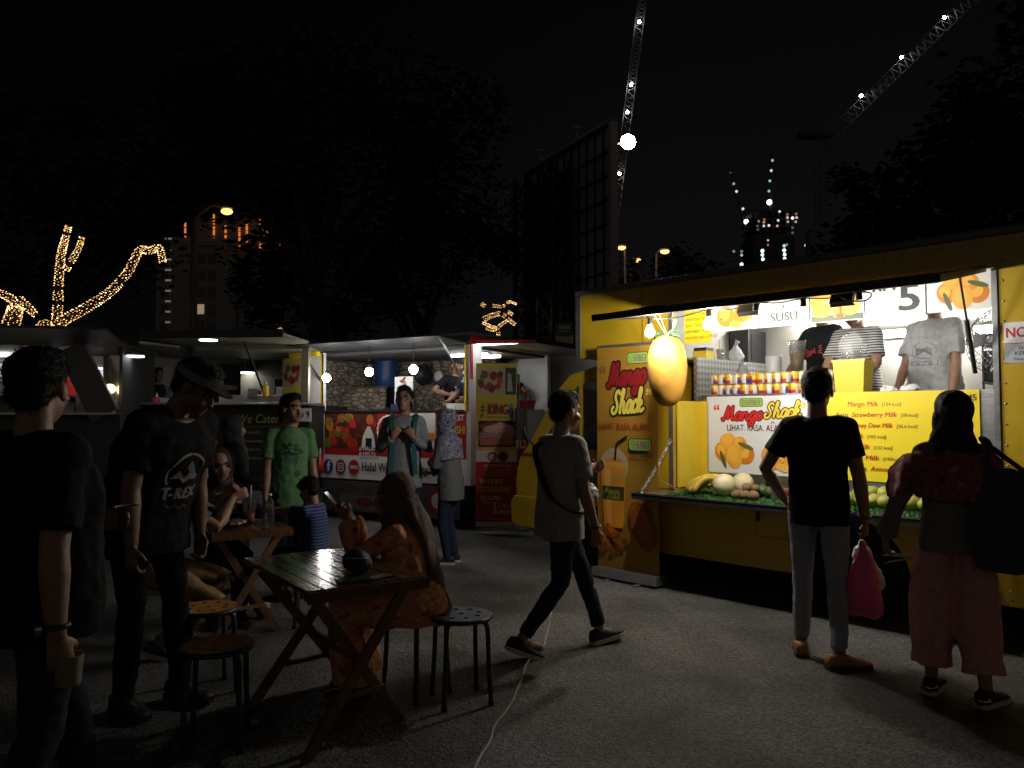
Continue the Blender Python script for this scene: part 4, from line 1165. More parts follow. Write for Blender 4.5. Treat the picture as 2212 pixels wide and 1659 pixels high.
for row in range(2):
    for i in range(15):
        o = can0 if first else can0.copy()
        if not first: COL.objects.link(o)
        first = False
        tag(o, 'yellow, red and white milk can in the %s row on the counter' % ('lower', 'upper')[row], 'can', 'milk cans stacked along the counter')
        place(o, tw(-3.635 + i * .0735 + random.uniform(-.002, .002), 6.06, 1.626 + row * .092), random.uniform(0, 6.28))
# yellow bin with stacked cups in a bag
BI = TT('yellow_bin', 'yellow plastic bin of cups standing on the counter', 'bin', -2.44, 6.10, 1.626)
b = MB()
def sqtub(b, s, w, z0, z1, a0, a1, t=.006, m=None):
    r = lambda a, z: [(s - a, w - a * .8, z), (s + a, w - a * .8, z), (s + a, w + a * .8, z), (s - a, w + a * .8, z)]
    vs = r(a0, z0) + r(a1, z1) + r(a1 - t, z1) + r(a0 - t, z0 + t)
    fs = [(3, 2, 1, 0), (12, 13, 14, 15)]
    for k in (0, 4, 8):
        fs += [(k + i, k + (i + 1) % 4, k + 4 + (i + 1) % 4, k + 4 + i) for i in range(4)]
    b.add(vs, fs, m)
sqtub(b, -2.44, 6.10, 1.626, 1.875, .105, .122); b.box(-2.568, 5.997, 1.862, -2.312, 6.005, 1.878); b.box(-2.568, 6.195, 1.862, -2.312, 6.203, 1.878)
b.build('tub', YELD, BI, frame=MT)
for i, (ds, dw) in enumerate(((-.05, -.02), (.035, .0))):
    o = TT('cup_stack', 'clear stacked drink cups in the %s of the yellow bin' % ('left half', 'right half')[i], 'cups', -2.44 + ds, 6.10 + dw, 1.64, 'cup stacks in the yellow bin')
    b = MB()
    for k in range(9):
        b.lathe([(.026, 0), (.036, .028), (.038, .030), (.036, .031)], (-2.44 + ds, 6.10 + dw, 1.70 + k * .028), 18)
    b.build('cups', GLASS, o, frame=MT)
o = TT('plastic_bag', 'thin clear plastic bag slumped over the cup stacks', 'plastic bag', -2.44, 6.1, 1.88)
b = MB(); b.ell((-2.45, 6.10, 1.99), (.105, .085, .10), None, 20, 12)
m_ = remesh(b, .012, 1); ruffle(m_, .03, 12, 2, (1, 1, 1), .006, 40); m_.transform(OBM[o].inverted() @ MT)
m_.materials.append(mat('film', (0.9, 0.9, 0.9), 0.2, alpha=0.22)); link_mesh('film', m_, o)
# blender jug
o = TT('blender_jug', 'blender jug half full of brown smoothie', 'blender', -3.0, 6.32, 1.626)
b = MB(); b.lathe([(.06, 0), (.075, .01), (.07, .16), (.05, .19)], (-3.0, 6.32, 1.626), 20); b.build('motor_base', BLKM, o, frame=MT)
b = MB(); b.lathe([(.046, 0), (.076, .25), (.079, .252), (.079, .262), (.073, .255), (.043, .004)], (-3.0, 6.32, 1.82), 20); b.build('jug', GLASS, o, frame=MT)
b = MB(); b.lathe([(.042, .005), (.058, .15), (.001, .15)], (-3.0, 6.32, 1.82), 20); b.build('smoothie', mat('smoothie', (0.42, 0.25, 0.12), 0.4), o, frame=MT)
# small things on the partition ledge
o = TT('drink_cup', 'clear cup with a yellow straw on the partition ledge', 'cup', -3.87, 6.55, 1.966)
b = MB(); b.lathe([(.026, 0), (.04, .11), (.042, .112), (.024, .003)], (-3.87, 6.55, 1.966), 16); b.build('cup', GLASS, o, frame=MT)
b = MB(); b.tube([(-3.87, 6.55, 1.97), (-3.89, 6.56, 2.17)], .005, 6); b.build('straw', PY, o, frame=MT)
o = TT('knotted_bag', 'knotted plastic bag of ice on the partition ledge', 'plastic bag', -3.87, 6.85, 1.966)
b = MB(); b.ell((-3.87, 6.85, 2.03), (.075, .075, .07), None, 16, 10); b.tube([(-3.87, 6.85, 2.08), (-3.88, 6.85, 2.14), (-3.85, 6.85, 2.18)], [.04, .015, .035], 10)
m_ = remesh(b, .01, 1); ruffle(m_, .015, 20, 1); m_.transform(OBM[o].inverted() @ MT); m_.materials.append(mat('film2', (0.75, 0.77, 0.78), 0.25, alpha=0.6)); link_mesh('film', m_, o)
o = TT('card_box', 'yellow and black card box on the partition ledge', 'box', -3.9, 6.3, 1.966)
b = MB(); b.box(-3.96, 6.22, 1.966, -3.82, 6.36, 2.045, YELD); b.box(-3.955, 6.225, 2.045, -3.825, 6.355, 2.075, BLKM); b.build('carton', None, o, frame=MT)
o = TT('speaker_box', 'tall dark cabinet at the back of the partition ledge', 'cabinet', -3.95, 7.1, 1.966)
b = MB(); b.box(-4.04, 7.0, 1.966, -3.82, 7.36, 2.3); b.build('case', BLKM, o, frame=MT, bevel=.01)
b = MB(); b.box(-3.819, 7.05, 2.0, -3.815, 7.31, 2.26); b.build('grille', RUB, o, frame=MT)
o = TT('water_bottle', 'clear domed plastic bottle behind the can wall', 'bottle', -3.5, 6.3, 1.626)
b = MB(); b.lathe([(.05, 0), (.055, .02), (.055, .22), (.03, .28), (.012, .31), (.012, .33)], (-3.5, 6.3, 1.626), 18); b.build('bottle', GLASS, o, frame=MT)
o = TT('paper_towel', 'pale cylinder of cups behind the can wall', 'cups', -3.28, 6.45, 1.626)
b = MB(); b.lathe([(.06, 0), (.07, .34), (.065, .35), (.001, .345)], (-3.28, 6.45, 1.626), 18); b.build('cups', mat('frost', (0.6, 0.6, 0.63), 0.4), o, frame=MT)
o = TT('tissue_heap', 'crumpled white tissue on the counter behind the menu board', 'tissue', -2.1, 6.1, 1.626)
b = MB(); b.ell((-2.18, 6.1, 1.64), (.06, .05, .03), None, 14, 8); b.ell((-2.03, 6.12, 1.64), (.07, .05, .035), None, 14, 8); b.box(-2.12, 6.04, 1.627, -2.04, 6.1, 1.64)
m_ = remesh(b, .008, 1); ruffle(m_, .018, 25); m_.transform(OBM[o].inverted() @ MT); m_.materials.append(WHT); link_mesh('tissue', m_, o)
# standing fan
o = TT('standing_fan', 'black standing fan with a wire cage at the right of the hatch', 'fan', -1.5, 6.95, .75)
fc = V((-1.62, 6.75, 2.02)); fd = V((-.35, -.85, .1)).normalized(); fx, fy = ortho(fd)
b = MB()
for k in range(40):
    a = 2 * pi * k / 40; r_ = fx * cos(a) + fy * sin(a)
    for sg in (1, -1):
        b.tube([fc + fd * (.075 * sg) + r_ * .03, fc + fd * (.07 * sg) + r_ * .13, fc + fd * (.045 * sg) + r_ * .22, fc + r_ * .25], .0022, 4)
for rr, dd in ((.25, 0), (.14, .068), (.2, .052), (.14, -.068)):
    b.tube([fc + fd * dd + (fx * cos(a) + fy * sin(a)) * rr for a in [2 * pi * k / 36 for k in range(37)]], .004, 5)
b.build('cage', BLKM, o, frame=MT)
b = MB()
for k in range(3):
    a = 2 * pi * k / 3
    p = [fc + (fx * cos(a + t) + fy * sin(a + t)) * r_ + fd * q for t, r_, q in ((-.25, .03, .0), (.2, .03, .015), (.5, .19, .02), (-.2, .2, -.02))]
    b.add(p + [v - fd * .004 for v in p], [(0, 1, 2, 3), (7, 6, 5, 4), (0, 4, 5, 1), (1, 5, 6, 2), (2, 6, 7, 3), (3, 7, 4, 0)])
b.cyl(fc - fd * .03, fc + fd * .04, .04); b.build('fan_blades', GREYP, o, frame=MT)
b = MB(); b.cyl(fc - fd * .03, fc - fd * .2, .05, .04); b.cyl(fc - fd * .14, V((fc.x + .05, fc.y + .12, .78)), .016); b.lathe([(.2, 0), (.2, .02), (.05, .04)], (fc.x + .05, fc.y + .12, .751), 20)
b.build('stand', BLKM, o, frame=MT)
# rack with a pot behind the right-hand vendor
o = TT('kitchen_rack', 'dark shelf rack of cookware behind the grey shirted vendor', 'rack', -1.45, 7.2, .75)
b = MB()
for z_ in (.9, 1.35, 1.70, 2.0): b.box(-1.8, 7.05, z_, -1.22, 7.38, z_ + .015)
for s_ in (-1.79, -1.23):
    for w_ in (7.06, 7.37): b.bar((s_, w_, .75), (s_, w_, 2.05), .015, .015)
b.build('frame', BLKM, o, frame=MT)
b = MB(); b.box(-1.79, 7.07, 1.72, -1.24, 7.36, 1.97); b.build('oven_box', RUB, o, frame=MT); b = MB(); b.box(-1.74, 7.065, 1.80, -1.62, 7.069, 1.83); b.build('handle', STEEL, o, frame=MT)
b = MB(); b.lathe([(.1, 0), (.11, .12), (.1, .13), (.02, .15)], (-1.5, 7.2, 1.37), 18); b.build('pot', mat('teal_pot', (0.02, 0.12, 0.13), 0.4), o, frame=MT)

# ------------------------------------------------------------------ fruit on the shelf
ZG = .826
o = TT('banana_bunch', 'two yellow hands of ripe bananas at the left end of the shelf', 'bananas', -3.40, 5.50, ZG)
BAN = mat('banana_skin', (0.66, 0.46, 0.07), 0.45, var=0.18, scale=14)
random.seed(2)
for j, (cs, cw_) in enumerate(((-3.335, 5.50), (-3.325, 5.38))):
    for k in range(7):
        a = radians(150 + k * 14 + j * 8) ; lay = k % 2
        p0 = V((cs + .09, cw_ + .0, ZG + .10 - .02 * lay)); d = V((cos(a), sin(a) * .55, 0))
        pts = spline([p0, p0 + d * .06 + V((0, 0, .03)), p0 + d * .15 + V((0, 0, .01)), p0 + d * .225 + V((0, 0, -.04)), p0 + d * .26 + V((0, 0, -.085 + .02 * lay))], 3)
        b = MB(); n_ = len(pts); b.tube(pts, [.008, .012, .017] + [.024] * (n_ - 5) + [.017, .007], 10)
        b.build('banana', BAN, o, frame=MT)
def fruit(name, label, cat, s, w, r, m_, group=None, sq=(1, 1, 1), rz=0, stem=None):
    b = MB(); b.ell((0, 0, 0), (r * sq[0], r * sq[1], r * sq[2]), Matrix.Rotation(rz, 4, 'Z'), 20, 14)
    me = b.mesh(name); ruffle(me, r * .05, 1.2 / r, s * 9); me.materials.append(m_)
    if stem:
        pass
    z = w[1] if isinstance(w, tuple) else ZG - .006 + r * sq[2]
    o = link_mesh(name, me, None, tw(s, w[0] if isinstance(w, tuple) else w, z)); o.rotation_euler = (0, 0, TA)
    return tag(o, label, cat, group)
MEL = mat('melon_skin', (0.62, 0.55, 0.33), 0.5, var=0.1, scale=5, bump=0.08, bscale=80)
fruit('honeydew_melon', 'front pale honeydew melon beside the bananas', 'melon', -3.145, 5.36, .088, MEL)
fruit('honeydew_melon', 'pale honeydew melon behind the front one, against the counter', 'melon', -3.095, 5.55, .088, MEL)
KIW = mat('kiwi_skin', (0.17, 0.10, 0.05), 0.85, var=0.2, scale=40, bump=0.3, bscale=200)
for i, (s_, w_, z_) in enumerate(((-2.99, 5.36, 0), (-2.93, 5.30, 0), (-2.96, 5.37, .05), (-2.89, 5.34, 0), (-2.97, 5.45, 0), (-2.93, 5.44, .04), (-2.86, 5.28, 0), (-3.0, 5.29, 0))):
    fruit('kiwi_fruit', 'brown kiwi in the heap between the melons and avocados', 'kiwi', s_, (w_, ZG + .022 + z_), .036, KIW, 'kiwis heaped on the grass mat', (1.25, 1, 1), i)
AVO = mat('avocado_skin', (0.035, 0.075, 0.02), 0.5, var=0.35, scale=22, bump=0.35, bscale=120)
for i, (s_, w_, z_) in enumerate(((-2.94, 5.60, 0), (-2.83, 5.60, 0), (-2.88, 5.60, .075), (-2.83, 5.49, 0), (-2.92, 5.53, 0))):
    fruit('avocado', 'dark green avocado in the pile beside the strawberry punnet', 'avocado', s_, (w_, ZG + .036 + z_), .048, AVO, 'avocados piled on the grass mat', (1.3, 1, 1), i * .8)
o = TT('strawberry_punnet', 'clear punnet of red strawberries on the grass mat', 'strawberries', -2.70, 5.48, ZG)
b = MB(); sqtub(b, -2.70, 5.48, ZG, ZG + .07, .085, .10, .003); b.box(-2.805, 5.395, ZG + .07, -2.595, 5.565, ZG + .075); b.build('box', GLASS, o, frame=MT)
SBR = mat('strawberry', (0.42, 0.02, 0.025), 0.35, bump=0.3, bscale=300, var=0.2)
for i in range(15):
    b = MB(); b.ell((-2.765 + (i % 5) * .033, 5.43 + (i // 5) * .05, ZG + .04 + .01 * (i % 2)), (.019, .019, .026), Matrix.Rotation(i, 4, 'X'), 10, 8); b.build('strawberry', SBR, o, frame=MT)
MGS = mat('green_mango_skin', (0.36, 0.35, 0.07), 0.42, var=0.28, scale=9, bump=0.05)
random.seed(11)
for i in range(17):
    r2 = i >= 9; k = i - 9 if r2 else i
    s_ = -2.21 + k * .081 if not r2 else -2.19 + k * .083
    fruit('mango', 'yellow green mango in the %s row on the grass mat' % ('upper back' if r2 else 'lower front'), 'mango', s_, (5.43 + random.uniform(-.012, .012), ZG + .044) if not r2 else (5.55 + random.uniform(-.012, .012), ZG + .085), .048, MGS, 'mangoes laid out in two rows', (random.uniform(.95, 1.1), 1.25, random.uniform(.9, 1.02)), random.uniform(-.5, .5))
# ================================================================== ground
def ground_mat():
    m = mat('asphalt', (0.07, 0.068, 0.064), 0.75)
    nt = m.node_tree; b = nt.nodes['Principled BSDF']; L = nt.links.new
    t = nt.nodes.new('ShaderNodeTexCoord')
    v = nt.nodes.new('ShaderNodeTexVoronoi'); v.inputs['Scale'].default_value = 85
    v2 = nt.nodes.new('ShaderNodeTexVoronoi'); v2.inputs['Scale'].default_value = 22
    n = nt.nodes.new('ShaderNodeTexNoise'); n.inputs['Scale'].default_value = 0.9; n.inputs['Detail'].default_value = 6
    n3 = nt.nodes.new('ShaderNodeTexNoise'); n3.inputs['Scale'].default_value = 40; n3.inputs['Detail'].default_value = 5
    for q in (v, v2, n, n3): L(t.outputs['Object'], q.inputs['Vector'])
    n.inputs['Roughness'].default_value = .62; n.inputs['Distortion'].default_value = .6
    r = nt.nodes.new('ShaderNodeValToRGB'); e = r.color_ramp.elements
    e[0].position = .36; e[0].color = (.045, .043, .041, 1); e[1].position = .62; e[1].color = (.122, .121, .118, 1)
    L(n.outputs['Fac'], r.inputs[0])
    n4 = nt.nodes.new('ShaderNodeTexNoise'); n4.inputs['Scale'].default_value = .42; n4.inputs['Detail'].default_value = 7; n4.inputs['Distortion'].default_value = 1.2; L(t.outputs['Object'], n4.inputs['Vector'])
    r4 = nt.nodes.new('ShaderNodeValToRGB'); e = r4.color_ramp.elements; e[0].position = .38; e[0].color = (.55, .55, .56, 1); e[1].position = .56; e[1].color = (1.1, 1.1, 1.1, 1); L(n4.outputs['Fac'], r4.inputs[0])
    m4 = nt.nodes.new('ShaderNodeMix'); m4.data_type = 'RGBA'; m4.blend_type = 'MULTIPLY'; m4.inputs[0].default_value = 1; L(r.outputs[0], m4.inputs[6]); L(r4.outputs[0], m4.inputs[7])
    sp = nt.nodes.new('ShaderNodeValToRGB'); e = sp.color_ramp.elements; e[0].position = .0; e[0].color = (.5, .5, .5, 1); e[1].position = 1; e[1].color = (1.9, 1.85, 1.75, 1)
    sx = nt.nodes.new('ShaderNodeSeparateXYZ'); L(v.outputs['Color'], sx.inputs[0]); L(sx.outputs['X'], sp.inputs[0])
    st = nt.nodes.new('ShaderNodeValToRGB'); e = st.color_ramp.elements; e[0].position = .35; e[0].color = (.6, .6, .6, 1); e[1].position = .5; e[1].color = (1, 1, 1, 1)
    L(n3.outputs['Fac'], st.inputs[0])
    m1 = nt.nodes.new('ShaderNodeMix'); m1.data_type = 'RGBA'; m1.blend_type = 'MULTIPLY'; m1.inputs[0].default_value = 1
    m2 = nt.nodes.new('ShaderNodeMix'); m2.data_type = 'RGBA'; m2.blend_type = 'MULTIPLY'; m2.inputs[0].default_value = 1
    L(m4.outputs[2], m1.inputs[6]); L(sp.outputs[0], m1.inputs[7]); L(m1.outputs[2], m2.inputs[6]); L(st.outputs[0], m2.inputs[7]); L(m2.outputs[2], b.inputs['Base Color'])
    bp = nt.nodes.new('ShaderNodeBump'); bp.inputs['Strength'].default_value = .8; bp.inputs['Distance'].default_value = .006
    ad = nt.nodes.new('ShaderNodeMath'); ad.operation = 'ADD'; L(v.outputs['Distance'], ad.inputs[0]); L(n3.outputs['Fac'], ad.inputs[1])
    L(ad.outputs[0], bp.inputs['Height']); L(bp.outputs[0], b.inputs['Normal'])
    return m
b = MB(); b.add([(-500, -60, 0), (500, -60, 0), (500, 900, 0), (-500, 900, 0)], [(0, 1, 2, 3)])
b.build('ground', ground_mat(), label='worn grey asphalt of the food truck lot', cat='ground', kind='structure')

# extension cable lying on the asphalt
pts = [gnd(u, v) + V((0, 0, .008)) for u, v in ((1235, 1205), (1219, 1232), (1212, 1268), (1196, 1300), (1186, 1350), (1172, 1400), (1140, 1432), (1122, 1480), (1100, 1530), (1072, 1570), (1050, 1620), (1022, 1668))]
random.seed(4)
pp = spline(pts, 8); pp = [p + V((.012 * noise.noise(p * 5), .0, 0)) for p in pp]
b = MB(); b.tube(pp, .0065, 6)
b.build('power_cable', mat('grey_cable', (0.30, 0.28, 0.26), 0.6), origin=gnd(1172, 1400), label='thin pale power cable snaking over the asphalt past the walking man', cat='cable')

# ================================================================== red and white trailer
KA = -0.5505; KO = V((-.52, 9.7, 0))
MK = Matrix.Translation(KO) @ Matrix.Rotation(KA, 4, 'Z')
RED = mat('red_paint', (0.42, 0.02, 0.02), 0.45, var=0.08)
KT = thing('food_trailer', 'white trailer kiosk with red food panels, stone wall inside and three hanging bulbs', 'food trailer', MK @ V((-1.6, 1, 0)), KA)
b = MB()
b.box(-3.2, 0, .56, 0, .05, 1.50); b.box(-3.2, 0, 1.50, -2.57, .05, 2.34); b.box(-.10, 0, 1.50, 0, .05, 2.34)
b.box(-.05, .05, .56, 0, 2.1, 1.50); b.box(-.05, .05, 2.34, 0, 2.1, 2.46); b.box(-.05, .05, 1.5, 0, .25, 2.34); b.box(-.05, 2.0, 1.5, 0, 2.1, 2.34)
b.box(-3.2, 2.06, .56, -.05, 2.1, 2.46); b.box(-3.2, .05, .56, -3.15, 2.06, 2.46); b.box(-3.15, .05, .56, -.05, 2.06, .62)
b.build('body', WHT, KT, frame=MK)
b = MB(); b.box(-3.24, -.03, 2.462, .03, 2.13, 2.50)
b.build('roof', mat('pale_grey', (0.11, 0.11, 0.115), 0.5, var=0.1), KT, frame=MK, bevel=.01)
b = MB(); b.box(.002, -.02, 2.38, .022, 2.32, 2.458); b.box(.002, -.02, 1.9, .02, .02, 2.378); b.build('red_trim', RED, KT, frame=MK)
b = MB(); b.box(-2.62, -.012, 1.50, -2.575, -.002, 2.34); b.box(-.095, -.012, 1.50, -.06, -.002, 2.34); b.box(-3.21, -.07, 2.30, -2.64, -.002, 2.45)
b.build('yellow_trim', PY, KT, frame=MK)
def stone():
    m = mat('stone_cladding', (0.30, 0.25, 0.20), 0.8)
    nt = m.node_tree; L = nt.links.new; bs = nt.nodes['Principled BSDF']
    t = nt.nodes.new('ShaderNodeTexCoord'); mp = nt.nodes.new('ShaderNodeMapping'); mp.inputs['Scale'].default_value = (8, 8, 19)
    nn = nt.nodes.new('ShaderNodeTexNoise'); nn.inputs['Scale'].default_value = 3; ml = nt.nodes.new('ShaderNodeMix'); ml.data_type = 'RGBA'; ml.inputs[0].default_value = .12
    v = nt.nodes.new('ShaderNodeTexVoronoi'); v.feature = 'DISTANCE_TO_EDGE'; v.inputs['Scale'].default_value = 1.0
    vc = nt.nodes.new('ShaderNodeTexVoronoi'); vc.inputs['Scale'].default_value = 1.0
    L(t.outputs['Object'], mp.inputs[0]); L(mp.outputs[0], nn.inputs['Vector']); L(mp.outputs[0], ml.inputs[6]); L(nn.outputs['Color'], ml.inputs[7]); L(ml.outputs[2], v.inputs['Vector']); L(ml.outputs[2], vc.inputs['Vector'])
    r = nt.nodes.new('ShaderNodeValToRGB'); e = r.color_ramp.elements; e[0].position = .02; e[0].color = (.05, .045, .04, 1); e[1].position = .14; e[1].color = (.36, .30, .24, 1)
    L(v.outputs['Distance'], r.inputs[0])
    sx = nt.nodes.new('ShaderNodeSeparateXYZ'); L(vc.outputs['Color'], sx.inputs[0])
    r2 = nt.nodes.new('ShaderNodeValToRGB'); e = r2.color_ramp.elements; e[0].color = (.55, .55, .55, 1); e[1].color = (1.2, 1.15, 1.1, 1); L(sx.outputs['X'], r2.inputs[0])
    mx = nt.nodes.new('ShaderNodeMix'); mx.data_type = 'RGBA'; mx.blend_type = 'MULTIPLY'; mx.inputs[0].default_value = 1
    L(r.outputs[0], mx.inputs[6]); L(r2.outputs[0], mx.inputs[7]); L(mx.outputs[2], bs.inputs['Base Color'])
    bp = nt.nodes.new('ShaderNodeBump'); bp.inputs['Distance'].default_value = .03; L(v.outputs['Distance'], bp.inputs['Height']); L(bp.outputs[0], bs.inputs['Normal'])
    return m
b = MB(); b.box(-3.149, .06, .63, -3.125, 1.69, 2.33); b.build('stone_wall', stone(), KT, frame=MK)
b = MB(); b.box(-3.14, 1.70, .63, -.7, 1.74, 2.33); b.build('stone_wall', MATS['stone_cladding'], KT, frame=MK)
b = MB(); b.box(-3.1, .9, .63, -2.2, .94, 1.86); b.build('stone_wall', MATS['stone_cladding'], KT, frame=MK)
b = MB(); b.box(-3.1, .88, 1.862, -2.19, .96, 1.885); b.box(-2.56, .06, 1.47, -.1, .5, 1.50); b.build('counter_top', STEEL, KT, frame=MK)
b = MB(); b.box(-2.6, -.02, 1.495, -.1, .0, 1.515); b.box(-2.59, -.015, 1.516, -2.57, -.003, 2.33); b.build('window_ledge', BLKM, KT, frame=MK)
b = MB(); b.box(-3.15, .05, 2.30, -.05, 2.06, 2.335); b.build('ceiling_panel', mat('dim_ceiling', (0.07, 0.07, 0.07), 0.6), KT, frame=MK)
wheel('wheel', -1.6, .2, .33, .2, KT, MK)
b = MB(); b.box(-3.0, .1, .40, -.2, 1.9, .555); b.box(-2.55, -.02, .12, -.15, .0, .53, mat('skirt', (0.05, 0.048, 0.045), 0.7, var=0.4, scale=12)); b.build('chassis', BLKM, KT, frame=MK)
# side hatch with tubes
b = MB(); p = [V((.002, 0.02, 2.37)), V((.002, 2.28, 2.37)), V((.95, 0.02, 2.33)), V((.95, 2.28, 2.33))]
b.add(p + [q + V((0, 0, .025)) for q in p], [(0, 1, 3, 2), (4, 6, 7, 5), (0, 2, 6, 4), (1, 5, 7, 3), (0, 4, 5, 1), (2, 3, 7, 6)], GREYP)
b.bar((.95, 0, 2.345), (.95, 2.3, 2.345), .02, .06, BLKM); b.bar((0, .02, 2.37), (.95, .02, 2.335), .02, .045, RED)
b.build('side_hatch', GREYP, KT, frame=MK, fix=True)
for x0, x1, y_, z_ in ((-.75, -.15, .55, 2.26), (-.7, -.2, .95, 2.26)):
    b = MB(); b.box(x0, y_, z_ + .02, x1, y_ + .12, z_ + .04, WHT); b.box(x0 + .02, y_ + .02, z_ - .01, x1 - .02, y_ + .10, z_ + .019, glow('tube_glow', (0.95, 1.0, 0.97), 14)); b.build('tube_lamp', None, KT, frame=MK)
b = MB(); b.box(.04, .08, 2.335, .6, .16, 2.352, glow('tube_glow', (0.95, 1, .97), 9)); b.build('tube_lamp', None, KT, frame=MK)
for x_, z_ in ((-2.21, 1.96), (-1.43, 2.02), (-.68, 2.03)):
    o = thing('hanging_bulb', 'bare round bulb %s in the trailer window' % ('beside the left post' if x_ < -2 else 'over the middle of the counter' if x_ < -1 else 'above the spectacled man'), 'bulb', MK @ V((x_, -.30, z_)), KA, 'bulbs hanging in the trailer window')
    b = MB(); b.cyl((x_, -.30, z_ + .05), (x_, -.30, z_ + .10), .018, n=10); b.tube([(x_, -.30, z_ + .1), (x_, -.30, 2.375)], .004, 6); b.build('socket', BLKM, o, frame=MK)
    b = MB(); b.ell((x_, -.30, z_), (.056, .056, .058), None, 14, 10); b.build('bulb', glow('bulb_white', (1.0, 0.97, 0.93), 85), o, frame=MK)
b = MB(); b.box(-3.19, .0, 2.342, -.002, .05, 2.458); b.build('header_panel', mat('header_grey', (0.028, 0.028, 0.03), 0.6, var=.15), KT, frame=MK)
b = MB(); p = [V((-2.66, -.025, 2.36)), V((-.05, -.025, 2.36)), V((-2.66, -.62, 2.40)), V((-.05, -.62, 2.40))]
b.add(p + [q + V((0, 0, .025)) for q in p], [(0, 1, 3, 2), (4, 6, 7, 5), (0, 2, 6, 4), (1, 5, 7, 3), (0, 4, 5, 1), (2, 3, 7, 6)]); b.build('raised_hatch', MATS['header_grey'], KT, frame=MK, fix=True)
b = MB()
for x_ in (-2.6, -.15): b.bar((x_, -.45, 2.39), (x_, -.02, 1.95), .02, .02)
b.build('hatch_strut', STEEL, KT, frame=MK)
# panel prints
G = Print(MK @ plane_frame(V((-2.57, -.002, .58)), (1, 0, 0)))
RP = flat('a3161c'); WP = flat('e6e4df')
G.rect(.03, .31, 2.5, .91, RP, 3, 2)
G.rect(.03, .40, 1.02, .90, flat('4a2416'))
random.seed(12)
for i in range(46):
    G.ell(random.uniform(.1, .98), random.uniform(.46, .84), random.uniform(.04, .11), random.uniform(.03, .08), flat(('7a2418', 'a8341c', 'c8642a', '8a5a2a', '5a1a14', '6a6a2a', 'c22a20')[i % 7]), random.uniform(0, 3), 7)
G.poly([(.74, .42), (1.0, .42), (.97, .58), (.90, .71), (.85, .71), (.77, .58)], flat('d8d6cc')); G.rect(.82, .42, .93, .55, flat('14161c'))
G.ell(1.22, .66, .20, .21, flat('e8e4e0'), 0, 40, .03); G.ell(1.22, .66, .175, .185, flat('a3161c')); G.text('RM15', 1.22, .62, .10, flat('e8e4e0'), 'C', width=.26, bold=.03)
G.rect(1.5, .42, 2.02, .90, flat('cfccc4')); G.ell(1.75, .56, .12, .06, flat('c8702a')); G.ell(1.95, .58, .09, .06, flat('c87a2a')); G.rect(1.58, .45, 1.72, .6, flat('d8802a'))
for t, x, y, h, c, w in (('# HALAL', .70, .325 + .055, .055, 'e6e4df', .30), ('# MELTS', .70, .312, .045, 'e6e4df', .30), ('THE BEST', 2.09, .80, .07, 'e6e4df', .38), ('GYUKUSHI', 2.04, .63, .10, 'd8b42a', .44), ('IN TOWN', 2.12, .50, .07, 'e6e4df', .32)):
    G.text(t, x, y, h, flat(c), width=w, bold=.02)
G.ell(.12, .14, .095, .105, flat('3a3a7a')); G.text('f', .12, .075, .14, WP, 'C', bold=.04)
G.ell(.36, .14, .095, .105, flat('7a2050')); G.rrect(.305, .08, .415, .20, .03, WP); G.rrect(.318, .093, .402, .187, .02, flat('7a2050')); G.ell(.36, .14, .026, .028, WP); G.ell(.36, .14, .016, .018, flat('7a2050'))
G.ell(.61, .14, .10, .11, flat('b03a3a'), 0, 30, .03); G.ell(.61, .14, .085, .095, RP); G.text('RM15', .61, .12, .05, WP, 'C', width=.13, bold=.03)
G.text('Halal Wagyu Japanese', .76, .10, .12, flat('24241f'), width=1.15, bold=.02); G.ell(2.2, .14, .09, .1, RP, 0, 30, .04)
G.text('SHOW EVERYONE', .72, .262, .026, flat('3a1a16'), width=.34)
G.build('panel_print', KT)
G = Print(MK @ plane_frame(V((-2.5, -.021, .14)), (1, 0, 0)))
G.text('EVERYONE CAN', .15, .26, .06, flat('4a3a2a'), width=.9, bold=.02); G.rect(.3, .02, 1.1, .2, flat('5a564e')); G.ell(.75, .11, .16, .07, flat('5a1a18')); G.text('GYUKUSHI', .4, .1, .05, flat('1c1a16'), width=.3)
G.ell(2.0, .2, .17, .15, flat('8a1a1c'), 0, 30, .03); G.ell(2.0, .2, .1, .1, flat('c8c4bc'))
G.build('skirt_print', KT)
G = Print(MK @ plane_frame(V((.002, .0, .58)), (0, 1, 0)))
G.ell(1.12, .46, .36, .40, flat('b4b0a6'), 0, 40, .03); G.ell(1.12, .46, .31, .35, RP); G.text('RM15', 1.12, .40, .19, flat('e8e4e0'), 'C', width=.46, bold=.03)
G.build('side_print', KT)
